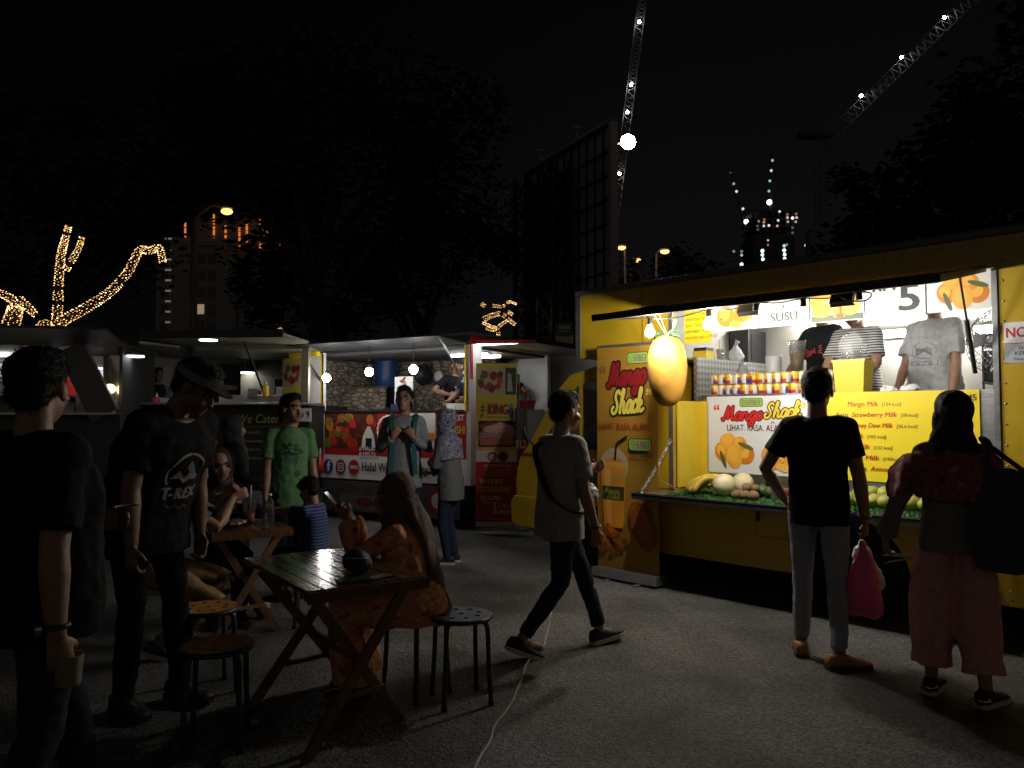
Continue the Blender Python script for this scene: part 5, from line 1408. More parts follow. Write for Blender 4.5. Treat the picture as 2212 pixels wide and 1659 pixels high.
# things inside the trailer
o = thing('water_dispenser', 'blue water dispenser drum at the back of the trailer', 'drum', MK @ V((-2.7, 1.45, 1.75)), KA)
b = MB(); b.lathe([(.17, 0), (.19, .02), (.18, .20), (.19, .42), (.19, .44), (.01, .45)], (-2.62, 1.42, 1.885), 22); b.build('drum', mat('blue_plastic', (0.02, 0.06, 0.22), 0.4), o, frame=MK)
b = MB(); b.box(-2.9, 1.2, .63, -2.3, 1.66, 1.88); b.build('stand', BLKM, o, frame=MK)
for nm, lb, x, y in (('frying_pan', 'black frying pan hanging at the upper middle of the stone wall', -2.0, 1.62), ('frying_pan', 'black pan hanging right of the middle bulb', -1.05, 1.62)):
    o = thing(nm, lb, 'pan', MK @ V((x, y, 2.1)), KA, 'pans hung on the stone wall')
    b = MB(); M_ = MK @ Matrix.Translation(V((x, y, 2.08))) @ Matrix.Rotation(pi / 2, 4, 'X'); b.lathe([(.15, 0), (.17, .05), (.165, .05), (.145, .008), (.001, .008)], (0, 0, 0), 22, BLKM, True, M_); b.build('pan', BLKM, o)
    b = MB(); b.bar(MK @ V((x, y - .02, 2.2)), MK @ V((x, y - .02, 2.33)), .025, .02); b.build('handle', BLKM, o)
o = thing('wall_clock', 'small white ring clock among the hanging pans', 'clock', MK @ V((-1.75, 1.6, 2.1)), KA)
b = MB(); M_ = MK @ Matrix.Translation(V((-1.72, 1.62, 2.05))) @ Matrix.Rotation(pi / 2, 4, 'X'); b.lathe([(.05, 0), (.085, 0), (.085, .02), (.05, .02)], (0, 0, 0), 20, WHT, True, M_); b.build('ring', WHT, o)
o = thing('counter_sign', 'white counter card with a meat picture over a dark blue tray', 'sign', MK @ V((-1.35, .3, 1.5)), KA)
b = MB(); b.box(-1.48, .28, 1.60, -1.16, .29, 1.98); b.build('card', WHT, o, frame=MK); b = MB(); b.box(-1.44, .15, 1.502, -1.18, .27, 1.60); b.build('tray', mat('navy_plastic', (0.015, 0.02, 0.06), 0.4), o, frame=MK)
G = Print(MK @ plane_frame(V((-1.48, .279, 1.6)), (1, 0, 0)))
for i in range(8): G.ell(.16 + .03 * (i % 3 - 1), .13 + .03 * i, .05, .022, flat(('8a5a4a', '6a3a3a', 'a8786a')[i % 3]), i, 8)
G.build('print', o)
o = thing('takeaway_box', 'pale takeaway boxes at the right end of the trailer counter', 'box', MK @ V((-.3, .2, 1.5)), KA)
b = MB(); sqtub(b, -.42, .2, 1.502, 1.60, .06, .075, .004, WHT); b.box(-.32, .12, 1.502, -.14, .3, 1.60, CREAM); b.build('box', None, o, frame=MK)
o = thing('hot_plate', 'flat black hot plate on the trailer counter', 'hot plate', MK @ V((-1.5, .25, 1.5)), KA)
b = MB(); b.box(-1.65, .08, 1.502, -1.5, .4, 1.55); b.box(-2.2, .1, 1.502, -1.8, .4, 1.53); b.build('plate', BLKM, o, frame=MK, bevel=.01)
# roll-up banners of the trailer
def food_banner(label, org, ex, hgt, wd):
    o = thing('roll_up_banner', label, 'banner', org, atan2(ex.y, ex.x), 'red and yellow banners of the trailer')
    k = hgt / 2.0; fr = plane_frame(org + V((0, 0, .06)), ex); nn = V((fr[0][2], fr[1][2], 0))
    b = MB(); c = org + ex * wd / 2
    b.bar(org + V((0, 0, .03)) - nn * .03, org + ex * wd + V((0, 0, .03)) - nn * .03, .1, .06, ALU, up=(0, 0, 1)); b.cyl(c - nn * .03, c - nn * .03 + V((0, 0, hgt)), .01, n=8, m=ALU); b.build('stand', None, o)
    G = Print(fr); G.rect(0, 0, wd, hgt - .06, flat('a81c22'), 2, 4); q = G.build('cloth', o); G.mb = MB()
    W_, H_ = wd, hgt - .06
    G.rect(0, H_ * .45, W_, H_, flat('c8b63a')); G.rect(.01, H_ * .80, W_ - .01, H_ * .97, flat('b8a888'))
    random.seed(5)
    for i in range(16): G.ell(W_ * random.uniform(.1, .6), H_ * random.uniform(.83, .94), W_ * .09, H_ * .02, flat(('8a2418', 'b84a1c', '6a5a1a', '7a1c14', 'a83a2a')[i % 5]), random.uniform(0, 3), 7)
    G.rect(W_ * .72, H_ * .80, W_ - .01, H_ * .97, flat('2a2a24')); G.poly([(W_ * .76, H_ * .82), (W_ * .9, H_ * .82), (W_ * .86, H_ * .93), (W_ * .78, H_ * .94)], flat('a8a49a'))
    G.text('KING', W_ * .28, H_ * .675, .12 * k, flat('8a1c1c'), width=W_ * .48, bold=.06); G.text('GYUKUSHI', W_ * .28, H_ * .735, .026, flat('3a3a1c'), width=W_ * .24); G.text('POWER MEAL FAST FOOD', W_ * .28, H_ * .65, .025, flat('8a2c1c'), width=W_ * .48, bold=.01)
    for s_ in ([(.12, .72), (.22, .72)], [(.17, .74), (.17, .67)], [(.1, .70), (.24, .70)]): G.stroke([(W_ * x, H_ * y) for x, y in s_], .012, flat('2a2414'), 0)
    G.ell(W_ * .14, H_ * .665, .02, .02, flat('b83a1c')); G.ell(W_ * .86, H_ * .69, W_ * .06, H_ * .04, flat('3a4a5a')); G.ell(W_ * .86, H_ * .73, W_ * .05, H_ * .015, flat('6a7a8a'))
    G.rect(.03, H_ * .47, W_ - .02, H_ * .635, flat('2c2018')); G.poly([(W_ * .12, H_ * .48), (W_ * .9, H_ * .48), (W_ * .96, H_ * .57), (W_ * .6, H_ * .63), (W_ * .2, H_ * .60), (W_ * .08, H_ * .53)], flat('b86a6a')); G.poly([(W_ * .2, H_ * .53), (W_ * .9, H_ * .54), (W_ * .92, H_ * .60), (W_ * .6, H_ * .625), (W_ * .25, H_ * .59)], flat('d09a94'))
    for i in range(12): G.stroke([(W_ * random.uniform(.2, .8), H_ * random.uniform(.54, .61)) for _ in range(3)], .006, flat('e0b8b0'), 3)
    G.poly([(W_ * .06, H_ * .585), (W_ * .42, H_ * .61), (W_ * .42, H_ * .635), (W_ * .06, H_ * .61)], flat('9a2424'))
    G.rect(W_ * .03, H_ * .545, W_ * .97, H_ * .56, flat('8a2a2c')); G.rect(W_ * .03, H_ * .525, W_ * .97, H_ * .54, flat('8a2a2c'))
    G.text('# HALAL JAPANESE WAGYU BEEF', W_ * .05, H_ * .547, .022, flat('e0c8c0'), width=W_ * .9, bold=.02); G.text("# WORLD'S BEST QUALITY BEEF", W_ * .05, H_ * .527, .022, flat('e0c8c0'), width=W_ * .85, bold=.02)
    G.rect(0, H_ * .375, W_, H_ * .448, flat('d0cec8')); G.ell(W_ * .4, H_ * .41, .06 * k, .06 * k, flat('a83a3a')); G.ell(W_ * .4, H_ * .405, .04 * k, .035 * k, flat('d8c8c4')); G.ell(W_ * .66, H_ * .41, .065 * k, .065 * k, flat('8a2020'), 0, 24, .04); G.ell(W_ * .66, H_ * .41, .035 * k, .035 * k, flat('2a1414'))
    for t, x, y, h, c, w in (('AAH NIPPON SDN BHD', .2, .345, .03, 'd8b8b0', .66), ('Taman Industri Jalan', .2, .325, .018, 'c89a94', .64), ('Industrial Park', .3, .307, .018, 'c89a94', .46), ('43300 Seri Kembangan, Selangor', .18, .289, .018, 'c89a94', .7),
                             ('TRY THE BEST', .1, .24, .05, 'dcd0cc', .55), ('GYUKUSHI', .1, .185, .075, 'd8b43a', .72), ('IN TOWN', .14, .135, .055, 'dcd0cc', .46), ('CALL US!', .56, .09, .05, 'dcd0cc', .40), ('03-8964507', .42, .05, .05, 'dcd0cc', .54), ('www.aahnippon.com', .3, .012, .022, 'c89a94', .5)):
        G.text(t, W_ * x, H_ * y, h * k, flat(c), width=W_ * w, bold=.015)
    G.stroke([(W_ * .16, H_ * .118), (W_ * .56, H_ * .122)], .006, flat('dcd0cc'), 0); G.stroke([(W_ * .48, H_ * .115), (W_ * .45, H_ * .10), (W_ * .48, H_ * .082)], .022, flat('dcd0cc'), 4)
    G.build('lettering', q)
food_banner('red and yellow roll-up banner standing at the right corner of the white trailer', V((-.44, 9.38, .1)), V((.99, -.06, 0)).normalized(), 1.98, .50)
food_banner('red and yellow roll-up banner at the left end of the white trailer, partly hidden', MK @ V((-3.17, -.22, .15)), V((cos(KA), sin(KA), 0)), 2.12, .54)
# furled flag by the corner post
o = thing('furled_flag', 'red and white furled cloth hanging at the left corner of the trailer panel', 'flag', MK @ V((-2.6, -.15, .6)), KA)
b = MB(); b.loft([(MK @ V((-2.62 + .02 * i, -.12 - .004 * i, 1.42 - .13 * i)), V((1, 0, 0)), V((0, 1, 0)), .03 + .008 * i, .03 + .006 * i) for i in range(4)], 14, RED)
b.loft([(MK @ V((-2.56 + .02 * i, -.132, 1.03 - .13 * i)), V((1, 0, 0)), V((0, 1, 0)), .054 + .008 * i, .048 + .006 * i) for i in range(2)], 14, WHT)
b.loft([(MK @ V((-2.54 + .02 * i, -.132, .90 - .13 * i)), V((1, 0, 0)), V((0, 1, 0)), .062 + .008 * i, .054 + .006 * i) for i in range(3)], 14, RED)
b.build('cloth', None, o)
b = MB(); b.cyl(MK @ V((-2.64, -.12, 1.5)), MK @ V((-2.50, -.13, .56)), .012); b.build('pole', BLKM, o)

# things on the side counter
o = thing('display_case', 'glass and steel food display case on the trailer side counter', 'display case', MK @ V((-.25, .9, 1.5)), KA)
b = MB(); b.box(-.5, .3, 1.50, -.06, 2.0, 1.53)
for x_ in (-.42, -.10):
    for y_ in (.62, .98, 1.34): b.bar((x_, y_, 1.53), (x_, y_, 1.97), .022, .022)
for z_ in (1.66, 1.80, 1.96): b.box(-.42, .62, z_, -.10, 1.34, z_ + .012)
b.build('frame', STEEL, o, frame=MK)
b = MB(); b.box(-.435, .61, 1.974, -.08, 1.36, 2.03); b.build('top_tray', PY, o, frame=MK, bevel=.02)
b = MB()
for i in range(9):
    x_, y_, z_ = -.32 + .1 * (i % 3), .75 + .25 * ((i // 3) % 3), (1.54, 1.675, 1.815)[i // 3]
    b.box(x_ - .04, y_ - .06, z_, x_ + .04, y_ + .06, z_ + .07, (RED, WHT, MATS['blue_plastic'], CREAM)[i % 4])
b.build('packets', None, o, frame=MK)
for x_, y_, h, m_, lb, nm in ((-.12, .45, .12, YELD, 'yellow sauce bottle on the side counter', 'sauce_bottle'), (-.2, .38, .10, RED, 'small red sauce tub on the side counter', 'sauce_tub')):
    b = MB(); P0 = MK @ V((x_, y_, 1.531)); b.lathe([(.035, 0), (.038, .01), (.036, h * .7), (.012, h * .85), (.008, h * 1.15), (.004, h * 1.2)], P0, 14); b.build(nm, m_, origin=P0, label=lb, cat='bottle')
o = thing('red_basket', 'bright red plastic basket on the side counter', 'basket', MK @ V((-.15, 1.6, 1.53)), KA)
b = MB(); sqtub(b, -.2, 1.62, 1.531, 1.66, .13, .15, .006, mat('red_plastic', (0.5, 0.02, 0.03), 0.4)); b.build('basket', None, o, frame=MK)
b = MB(); b.tube([(-.34, 1.62, 1.655), (-.3, 1.62, 1.74), (-.2, 1.62, 1.77), (-.1, 1.62, 1.74), (-.06, 1.62, 1.655)], .008, 6); b.build('handle', MATS['red_plastic'], o, frame=MK)
# white van beyond, lit by the tubes
VM = Matrix.Translation(V((1.15, 11.9, 0))) @ Matrix.Rotation(radians(-22), 4, 'Z')
o = thing('white_van', 'plain white box van standing behind the yellow cab', 'van', V((1.15, 11.9, 0)), radians(-22))
b = MB(); b.box(-.6, 0, .5, 2.4, 3.5, 2.42); b.build('body', WHT, o, frame=VM, bevel=.03)
b = MB(); b.box(-.55, .05, .3, 2.35, 3.4, .495); b.build('chassis', BLKM, o, frame=VM); b = MB(); b.box(-.62, -.012, 2.38, 2.42, -.002, 2.43); b.box(-.61, -.012, .52, -.56, -.002, 2.379); b.build('trim', ALU, o, frame=VM)
wheel('wheel', .1, .15, .33, .2, o, VM); wheel('wheel', 1.9, .15, .33, .2, o, VM)

# ================================================================== black trailer lettered We Cater
WA = radians(-7); WO = V((-4.5, 10.7, 0)); MW = Matrix.Translation(WO) @ Matrix.Rotation(WA, 4, 'Z')
BLK = mat('black_panel', (0.012, 0.014, 0.013), 0.5, var=0.2)
WT = thing('food_trailer', 'black trailer kiosk lettered We Cater with cream walls inside', 'food trailer', MW @ V((0, 1, 0)), WA)
b = MB(); b.box(-1.25, 0, .62, 1.75, .05, 1.58); b.box(-1.25, .05, .62, -1.2, 2.3, 1.58); b.box(1.7, .05, .62, 1.75, 2.3, 1.58)
b.box(-1.3, -.02, 2.44, 1.8, 2.3, 2.50); b.box(-.06, -.01, 1.58, .06, .09, 2.44)
b.build('body', BLK, WT, frame=MW)
b = MB(); b.box(-1.2, 2.24, .62, .25, 2.29, 2.42); b.box(1.0, 2.24, .62, 1.7, 2.29, 2.42); b.box(.25, 2.24, 2.05, 1.0, 2.29, 2.42); b.box(-1.2, .06, 2.36, 1.72, 2.24, 2.43); b.box(1.62, .02, 1.6, 1.72, .1, 2.36); b.box(-1.24, .06, 1.58, -1.2, 2.24, 2.36)
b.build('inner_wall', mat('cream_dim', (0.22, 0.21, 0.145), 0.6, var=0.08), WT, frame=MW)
b = MB(); b.box(-1.25, -.28, 1.585, 1.78, .5, 1.615); b.box(.55, -.20, 1.616, 1.5, .25, 1.72); b.build('counter_top', STEEL, WT, frame=MW, bevel=.006)
def raised(o, fr, x0, x1, zh, ze, out, m_, nm='raised_hatch', th=.03):
    b = MB(); p = [V((x0, -.03, zh)), V((x1, -.03, zh)), V((x0, -out, ze)), V((x1, -out, ze))]
    b.add(p + [q + V((0, 0, th)) for q in p], [(0, 1, 3, 2), (4, 6, 7, 5), (0, 2, 6, 4), (1, 5, 7, 3), (0, 4, 5, 1), (2, 3, 7, 6)])
    return b.build(nm, m_, o, frame=fr, fix=True)
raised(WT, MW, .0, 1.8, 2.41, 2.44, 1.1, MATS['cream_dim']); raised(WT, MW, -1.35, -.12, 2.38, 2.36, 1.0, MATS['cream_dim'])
b = MB(); b.bar((-.02, -1.12, 2.45), (1.85, -1.12, 2.45), .03, .1); b.bar((-1.38, -1.02, 2.37), (-.1, -1.02, 2.37), .03, .08); b.bar((.02, -1.1, 2.44), (.02, 0, 2.43), .03, .06); b.bar((1.1, -.6, 2.4), (1.1, .0, 1.75), .02, .02); b.bar((.15, -.5, 2.42), (.15, -.02, 1.8), .015, .015)
b.build('hatch_frame', BLKM, WT, frame=MW)
wheel('wheel', .3, .2, .32, .2, WT, MW)
b = MB(); b.box(-1.2, .1, .4, 1.7, 2.2, .615); b.build('chassis', BLKM, WT, frame=MW)
G = Print(MW @ plane_frame(V((.45, -.001, .7)), (1, 0, 0))); GC = flat('b8bc7a'); GD = flat('8a8a78')
G.text('We Cater', .25, .64, .12, GC, width=.62, ital=.18); G.stroke([(.28, .585), (.92, .59)], .006, GD, 0)
for i, t in enumerate(('0172485820', 'Westernkingcafe', 'Western King Cafe', 'westernkingcafe@gm')):
    G.text(t, .34, .49 - .115 * i, .036, GD, width=(.26, .36, .4, .46)[i], bold=.012); G.ell(.27, .505 - .115 * i, .03, .03, GD); G.ell(.27, .505 - .115 * i, .018, .018, flat('1c1d1b'))
G.ell(-.28, .60, .07, .03, flat('8a7a1c')); G.poly([(-.34, .62), (-.35, .69), (-.31, .65), (-.28, .70), (-.25, .65), (-.21, .69), (-.22, .62)], flat('8a7a1c'))
G.rect(-.3, .02, -.02, .42, flat('5a4418'))
for i in range(14): G.ell(-.16 + .1 * sin(i * 2), .22 + .15 * cos(i * 3.1), .06, .05, flat(('8a641c', '6a3a20', 'a8781c', '7a4a34')[i % 4]), i, 7)
G.build('panel_lettering', WT)
o, G = None, None
b = MB(); b.box(1.44, -.012, 1.36, 1.78, -.001, 1.54); PL = b.build('number_plate', WHT, WT, frame=MW)
G = Print(MW @ plane_frame(V((1.44, -.013, 1.36)), (1, 0, 0))); G.text('BOD 9', .02, .05, .09, flat('2a2a2a'), width=.29, bold=.03); G.build('plate_lettering', PL)
def disc(label, P, r=.11, e=9):
    o = thing('disc_lamp', label, 'lamp', P, 0, 'flat disc lamps on the open hatches')
    b = MB(); b.lathe([(.001, 0), (r, 0), (r, .012), (.001, .012)], P, 22, glow('disc_glow', (0.93, 0.93, 1.0), e)); b.build('diffuser', None, o)
    b = MB(); b.lathe([(.001, .0125), (r * 1.08, .0125), (r * 1.08, .03), (.001, .032)], P, 22); b.cyl(P + V((0, 0, .03)), P + V((0, 0, .03 + (.22 if P.z < 2.18 else .02))), .008, n=8); b.build('housing', WHT, o)
disc('flat disc lamp under the raised hatch above the We Cater panel', at(450, 736, 9.75)); disc('flat disc lamp hanging low inside the We Cater trailer', at(530, 806, 12.8), .145)
disc('flat disc lamp under the left hatch of the black trailer', at(288, 771, 9.9), .13); disc('flat disc lamp under the printed hatch of the far left stall', at(195, 796, 10.6), .15); disc('tiny disc lamp at the back of the far left stall', at(121, 793, 10.2), .05)
o = thing('pendant_lamp', 'white cone lamp glowing behind the back window of the black trailer', 'lamp', at(490, 840, 14.5))
b = MB(); P0 = at(490, 845, 14.5); b.lathe([(.28, 0), (.28, .03), (.10, .12), (.12, .26), (.16, .3), (.01, .31)], P0, 20, glow('cone_glow', (0.95, 0.95, 1.0), 6)); b.build('shade', None, o)
b = MB(); b.cyl(P0 + V((0, 0, .3)), P0 + V((0, 0, .8)), .01); b.build('cord', BLKM, o)
b = MB(); b.box(-6.2, 15, 0, -2.6, 15.1, 2.0); b.build('back_wall_panel', mat('dim_white', (0.4, 0.4, 0.42), 0.6), origin=(-4.4, 15, 0), label='pale wall panel of a stall behind the black trailer', cat='stall wall')
# inside the black trailer
o = thing('menu_blackboard', 'black board with gold lettering on the left inner wall of the black trailer', 'menu board', MW @ V((-.75, 1.9, 1.7)), WA)
b = MB(); b.box(-.70, 1.75, 1.55, -.12, 1.77, 2.28); b.build('board', BLK, o, frame=MW); b = MB(); b.box(-.74, 1.745, 1.55, -.701, 1.765, 2.28); b.build('gold_edge', mat('gold', (0.4, 0.32, 0.08), 0.5), o, frame=MW)
G = Print(MW @ plane_frame(V((-.7, 1.749, 1.55)), (1, 0, 0))); G.text('WESTERN', .06, .30, .08, flat('a8a06a'), width=.46, bold=.04); G.text('CAFE', .3, .14, .08, flat('a8a06a'), width=.22, bold=.04); G.build('lettering', o)
o = thing('white_fridge', 'tall pale fridge with a tub on it at the left of the black trailer', 'fridge', MW @ V((-1.0, 1.5, .7)), WA)
b = MB(); b.box(-1.19, 1.0, .63, -.78, 1.7, 2.2); b.build('body', mat('fridge_white', (0.5, 0.5, 0.46), 0.5), o, frame=MW, bevel=.015); b = MB(); b.box(-1.1, .985, 1.66, -.85, .999, 1.88); b.build('panel', GREYP, o, frame=MW)
b = MB(); sqtub(b, -.85, .5, 1.616, 1.70, .17, .2, .01, CREAM); b.build('tub', None, origin=MW @ V((-.85, .5, 1.616)), frame=MW, label='cream plastic tub on the left counter of the black trailer', cat='tub')
for u, v, Y, m_, nm, lb, h in ((338, 884, 10.6, RED, 'ketchup_bottle', 'red ketchup bottle on the black trailer counter', .23), (574, 857, 10.3, YELD, 'mustard_bottle', 'yellow mustard bottle on the grill of the black trailer', .22), (548, 862, 10.4, mat('grey_tin', (0.2, 0.2, 0.2), 0.5), 'tin_pot', 'grey tin beside the mustard bottle', .14), (530, 862, 10.4, WHT, 'salt_shaker', 'little white shaker beside the grey tin', .07), (563, 858, 10.4, RED, 'chilli_bottle', 'small red topped bottle between the tin and the mustard', .12)):
    P0 = at(u, v, Y); b = MB()
    b.lathe([(h * .16, 0), (h * .19, h * .04), (h * .18, h * .62), (h * .08, h * .74)] if nm != 'tin_pot' else [(.07, 0), (.075, .01), (.075, h), (.06, h)], P0, 14, m_)
    if nm != 'tin_pot': b.lathe([(h * .085, h * .74), (h * .09, h * .82), (h * .03, h * .9), (h * .02, h)], P0, 12, WHT)
    b.build(nm, None, origin=P0, label=lb, cat='bottle')
# chrome post, car windscreen
o = thing('chrome_pillar', 'shiny chrome pillar catching orange light at the left end of the black trailer', 'pillar', at(238, 905, 9.6))
b = MB(); p0 = at(238, 905, 9.6); p0.z = .6; p1 = at(238, 768, 9.6); b.box(p0.x - .10, p0.y, .0, p0.x + .10, p0.y + .06, p1.z); b.build('pillar', mat('chrome', (0.7, 0.66, 0.6), 0.22, 1.0, bump=0.5, bscale=7), o)
o = thing('amber_lamp', 'small warm lamp glowing beside the chrome pillar', 'lamp', at(236, 838, 9.4))
b = MB(); P0 = at(237, 840, 9.45); b.ell(P0, (.07, .05, .06), None, 14, 10, glow('amber_glow', (1.0, 0.72, 0.42), 5)); b.build('bulb', None, o)
b = MB(); b.cyl(P0 + V((0, 0, .05)), P0 + V((0, 0, .3)), .012); b.build('stem', BLKM, o)
# ================================================================== far left stall with a printed hatch
FA = radians(12); FO = V((-5.6, 9.4, 0)); MF = Matrix.Translation(FO) @ Matrix.Rotation(FA, 4, 'Z')
FT = thing('food_stall', 'far left lit food stall under a tilted printed hatch', 'food stall', FO, FA)
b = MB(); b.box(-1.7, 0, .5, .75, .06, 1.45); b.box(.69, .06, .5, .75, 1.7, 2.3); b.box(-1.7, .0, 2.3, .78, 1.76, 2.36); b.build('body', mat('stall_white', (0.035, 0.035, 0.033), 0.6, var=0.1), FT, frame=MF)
b = MB(); b.box(-1.7, 1.7, .5, .685, 1.76, 2.295); b.build('inner_wall', mat('stall_inner', (0.32, 0.31, 0.28), .6, var=.15), FT, frame=MF)
b = MB(); b.box(-1.7, -.2, 1.452, .75, .4, 1.48); b.build('counter_top', STEEL, FT, frame=MF)
b = MB()
for i in range(7): b.box(-1.55 + i * .3, 1.45, 1.72 + .2 * (i % 2), -1.37 + i * .3, 1.69, 1.95 + .2 * (i % 2), (RED, WHT, YELD, BLKM)[i % 4])
b.box(-1.65, 1.42, 1.69, .6, 1.70, 1.715, BLKM); b.build('back_shelf', None, FT, frame=MF)
b = MB(); b.bar((.2, -.08, 2.28), (.62, -.15, 1.45), .06, .34); b.build('side_flap', mat('flap_grey', (0.1, 0.1, 0.095), 0.7), FT, frame=MF)
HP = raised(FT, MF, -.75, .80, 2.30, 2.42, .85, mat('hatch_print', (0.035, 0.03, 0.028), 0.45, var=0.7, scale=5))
b = MB(); b.box(-1.6, 1.2, 2.24, -.2, 1.3, 2.29, glow('stall_tube', (1.0, 0.98, 0.9), 6)); b.build('tube_lamp', None, FT, frame=MF)
b = MB(); b.box(-1.6, .5, .1, .6, 1.6, .49); b.build('chassis', BLKM, FT, frame=MF)
for i, (x_, y_, h, m_, lb) in enumerate(((.35, .1, .2, WHT, 'white carton on the far left stall counter'), (.5, .05, .16, CREAM, 'cream carton beside the white one on the far left stall'), (-1.2, .1, .26, WHT, 'white crate at the left edge of the photo on the stall counter'), (.1, .15, .12, STEEL, 'steel tray on the far left stall counter'))):
    b = MB(); sqtub(b, x_, y_, 1.481, 1.481 + h, .10, .115, .006, m_); b.box(x_ - .1, y_ - .07, 1.5, x_ + .1, y_ + .07, 1.481 + h * .8, CREAM); b.build(('carton', 'carton', 'crate', 'tray')[i], None, origin=MF @ V((x_, y_, 1.481)), frame=MF, label=lb, cat='container')
# ================================================================== far background
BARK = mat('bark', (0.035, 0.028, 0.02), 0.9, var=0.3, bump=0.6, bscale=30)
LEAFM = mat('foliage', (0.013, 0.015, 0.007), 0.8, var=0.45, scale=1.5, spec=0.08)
FAIRY = glow('fairy_glow', (1.0, 0.55, 0.18), 3.2, False); FAIRY2 = glow('fairy_hot', (1.0, 0.78, 0.45), 9, False)

def tree(label, base, h, r, crown_z, seed, n=5200, leaf=.28, group='trees beyond the lot', name='tree', trunk_r=.28, squash=.8):
    rnd = random.Random(seed); base = V(base)
    root = thing(name, label, 'tree', base, 0, group)
    b = MB(); top = base + V((rnd.uniform(-.5, .5), 0, h * .75)); tips = []
    b.tube(spline([base - V((0, 0, .1)), base + V((.2, .1, h * .3)), top], 6), [trunk_r * (1 - .055 * i) for i in range(13)], 10)
    for k in range(7):
        a = 2 * pi * k / 7 + rnd.uniform(-.3, .3); st = base.lerp(top, rnd.uniform(.45, .95))
        e = base + V((cos(a) * r * .75, sin(a) * r * .75, crown_z + rnd.uniform(-.35, .45) * r * squash))
        pts = spline([st, st.lerp(e, .5) + V((0, 0, rnd.uniform(.1, .5))), e], 5); b.tube(pts, [trunk_r * .45 * (1 - .08 * i) for i in range(len(pts))], 7); tips.append(e)
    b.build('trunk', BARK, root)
    cl = []
    for k in range(34):
        while True:
            p = V((rnd.uniform(-1, 1), rnd.uniform(-1, 1), rnd.uniform(-1, 1)))
            if p.length < 1: break
        cl.append((base + V((p.x * r, p.y * r, crown_z + p.z * r * squash)), r * rnd.uniform(.16, .38)))
    vs = []; fs = []
    for i in range(n):
        c, q = cl[i % len(cl)] if rnd.random() < .992 else (base + V((0, 0, crown_z)), r)
        d = V((rnd.gauss(0, 1), rnd.gauss(0, 1), rnd.gauss(0, .8))); d = d * min(1, 1.7 / max(d.length, .01)); p = c + d * q * .55
        nrm = V((rnd.gauss(0, 1), rnd.gauss(0, 1), rnd.gauss(.6, 1))).normalized(); x, y = ortho(nrm); s = leaf * rnd.uniform(.5, 1.2)
        o = len(vs); vs += [p - x * s * .5, p + y * s * .24, p + x * s * .55, p - y * s * .24]; fs.append((o, o + 1, o + 2, o + 3))
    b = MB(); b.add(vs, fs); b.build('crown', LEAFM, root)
    return root
def P(u, v, Y): return at(u, v, Y)
def g0(u, Y):
    p = at(u, 896, Y); return V((p.x, p.y, 0))
tree('huge dark tree on the right reaching behind the yellow truck roof', g0(2120, 21), 8, 3.8, 6.3, 1, 8000, .34, trunk_r=.45)
tree('tall dark tree at the right edge of the photo', g0(2310, 19), 10, 3.2, 9.4, 2, 6000, .34, trunk_r=.4)
tree('dark tree whose crown edge shows beside the crane base on the right', g0(1985, 24), 8, 3.3, 7.2, 3, 5600, .32)
tree('broad dark rain tree spreading above the black trailer', g0(690, 26), 9.5, 6.3, 10.8, 4, 9000, .36, trunk_r=.4, squash=.4)
tree('dark tree right of the rain tree, left of the billboard', g0(900, 40), 9, 5.2, 10.5, 5, 6500, .38, trunk_r=.4, squash=.6)
tree('low dark tree right of the left street lamp', g0(690, 30), 7, 3.6, 6.9, 6, 4500, .36, squash=.6)
tree('low tree line clump beyond the truck roof', g0(1500, 70), 8, 8, 9.5, 7, 6500, .8, squash=.7)
tree('dark leafy tree behind the wooden pole', g0(1790, 45), 6, 5.5, 6.4, 8, 5000, .5)
tree('thin tree with a few lit yellow leaves under the paired street lamps', g0(1385, 51.5), 9, 2.4, 10.2, 9, 600, .45, trunk_r=.1)
tree('dark tree at the top left behind the fairy lit tree', g0(120, 34), 10, 6.5, 11.5, 10, 5600, .45)

def fairy_tree(label, Y, limbs, seed, dens, tree_label):
    rnd = random.Random(seed); base = g0(limbs[0][0][0][0], Y)
    root = thing('tree', tree_label, 'tree', base, 0)
    b = MB(); fb = MB()
    for pts, r in limbs:
        q = [at(u, v, Y) for u, v in pts]; sp = spline(q, 6); n = len(sp)
        b.tube(sp, [r * (1 - .5 * i / n) for i in range(n)], 10)
        L = sum((sp[i + 1] - sp[i]).length for i in range(n - 1))
        k = int(L * dens)
        for j in range(k):
            if noise.noise(V((j * .045, seed, r * 30))) < -.34: continue
            t = j / k * (n - 1.001); i = int(t); p = sp[i].lerp(sp[i + 1], t - i); d = (sp[i + 1] - sp[i]).normalized(); x, y = ortho(d)
            a = j * 2.399 + rnd.uniform(-.3, .3); rr = r * (1 - .5 * i / n) + .012
            c = p + (x * cos(a) + y * sin(a)) * rr
            s = rnd.uniform(.005, .0095)
            fb.ell(c, (s * 1.5, s, s * .7), None, 4, 3, FAIRY2 if rnd.random() < .10 else FAIRY)
    b.build('trunk', BARK, root)
    o = fb.build('fairy_lights', None, None, base); tag(o, label, 'string light')
tl = lambda pts: pts
fairy_tree('warm fairy lights wrapped round the forked limbs of the tree at the upper left', 14, [
    ([(96, 905), (98, 800), (97, 759), (118, 735), (122, 700)], .13), ([(120, 707), (140, 690), (172, 673), (215, 647), (247, 622), (277, 587), (301, 542), (322, 542), (344, 536), (352, 568)], .085),
    ([(122, 700), (125, 658), (127, 606), (132, 551), (140, 520), (148, 488)], .075), ([(140, 585), (150, 570), (170, 536), (177, 512)], .05), ([(118, 720), (95, 700), (77, 722)], .09)], 1, 200, 'bare forked tree at the upper left with fairy lights on its limbs')
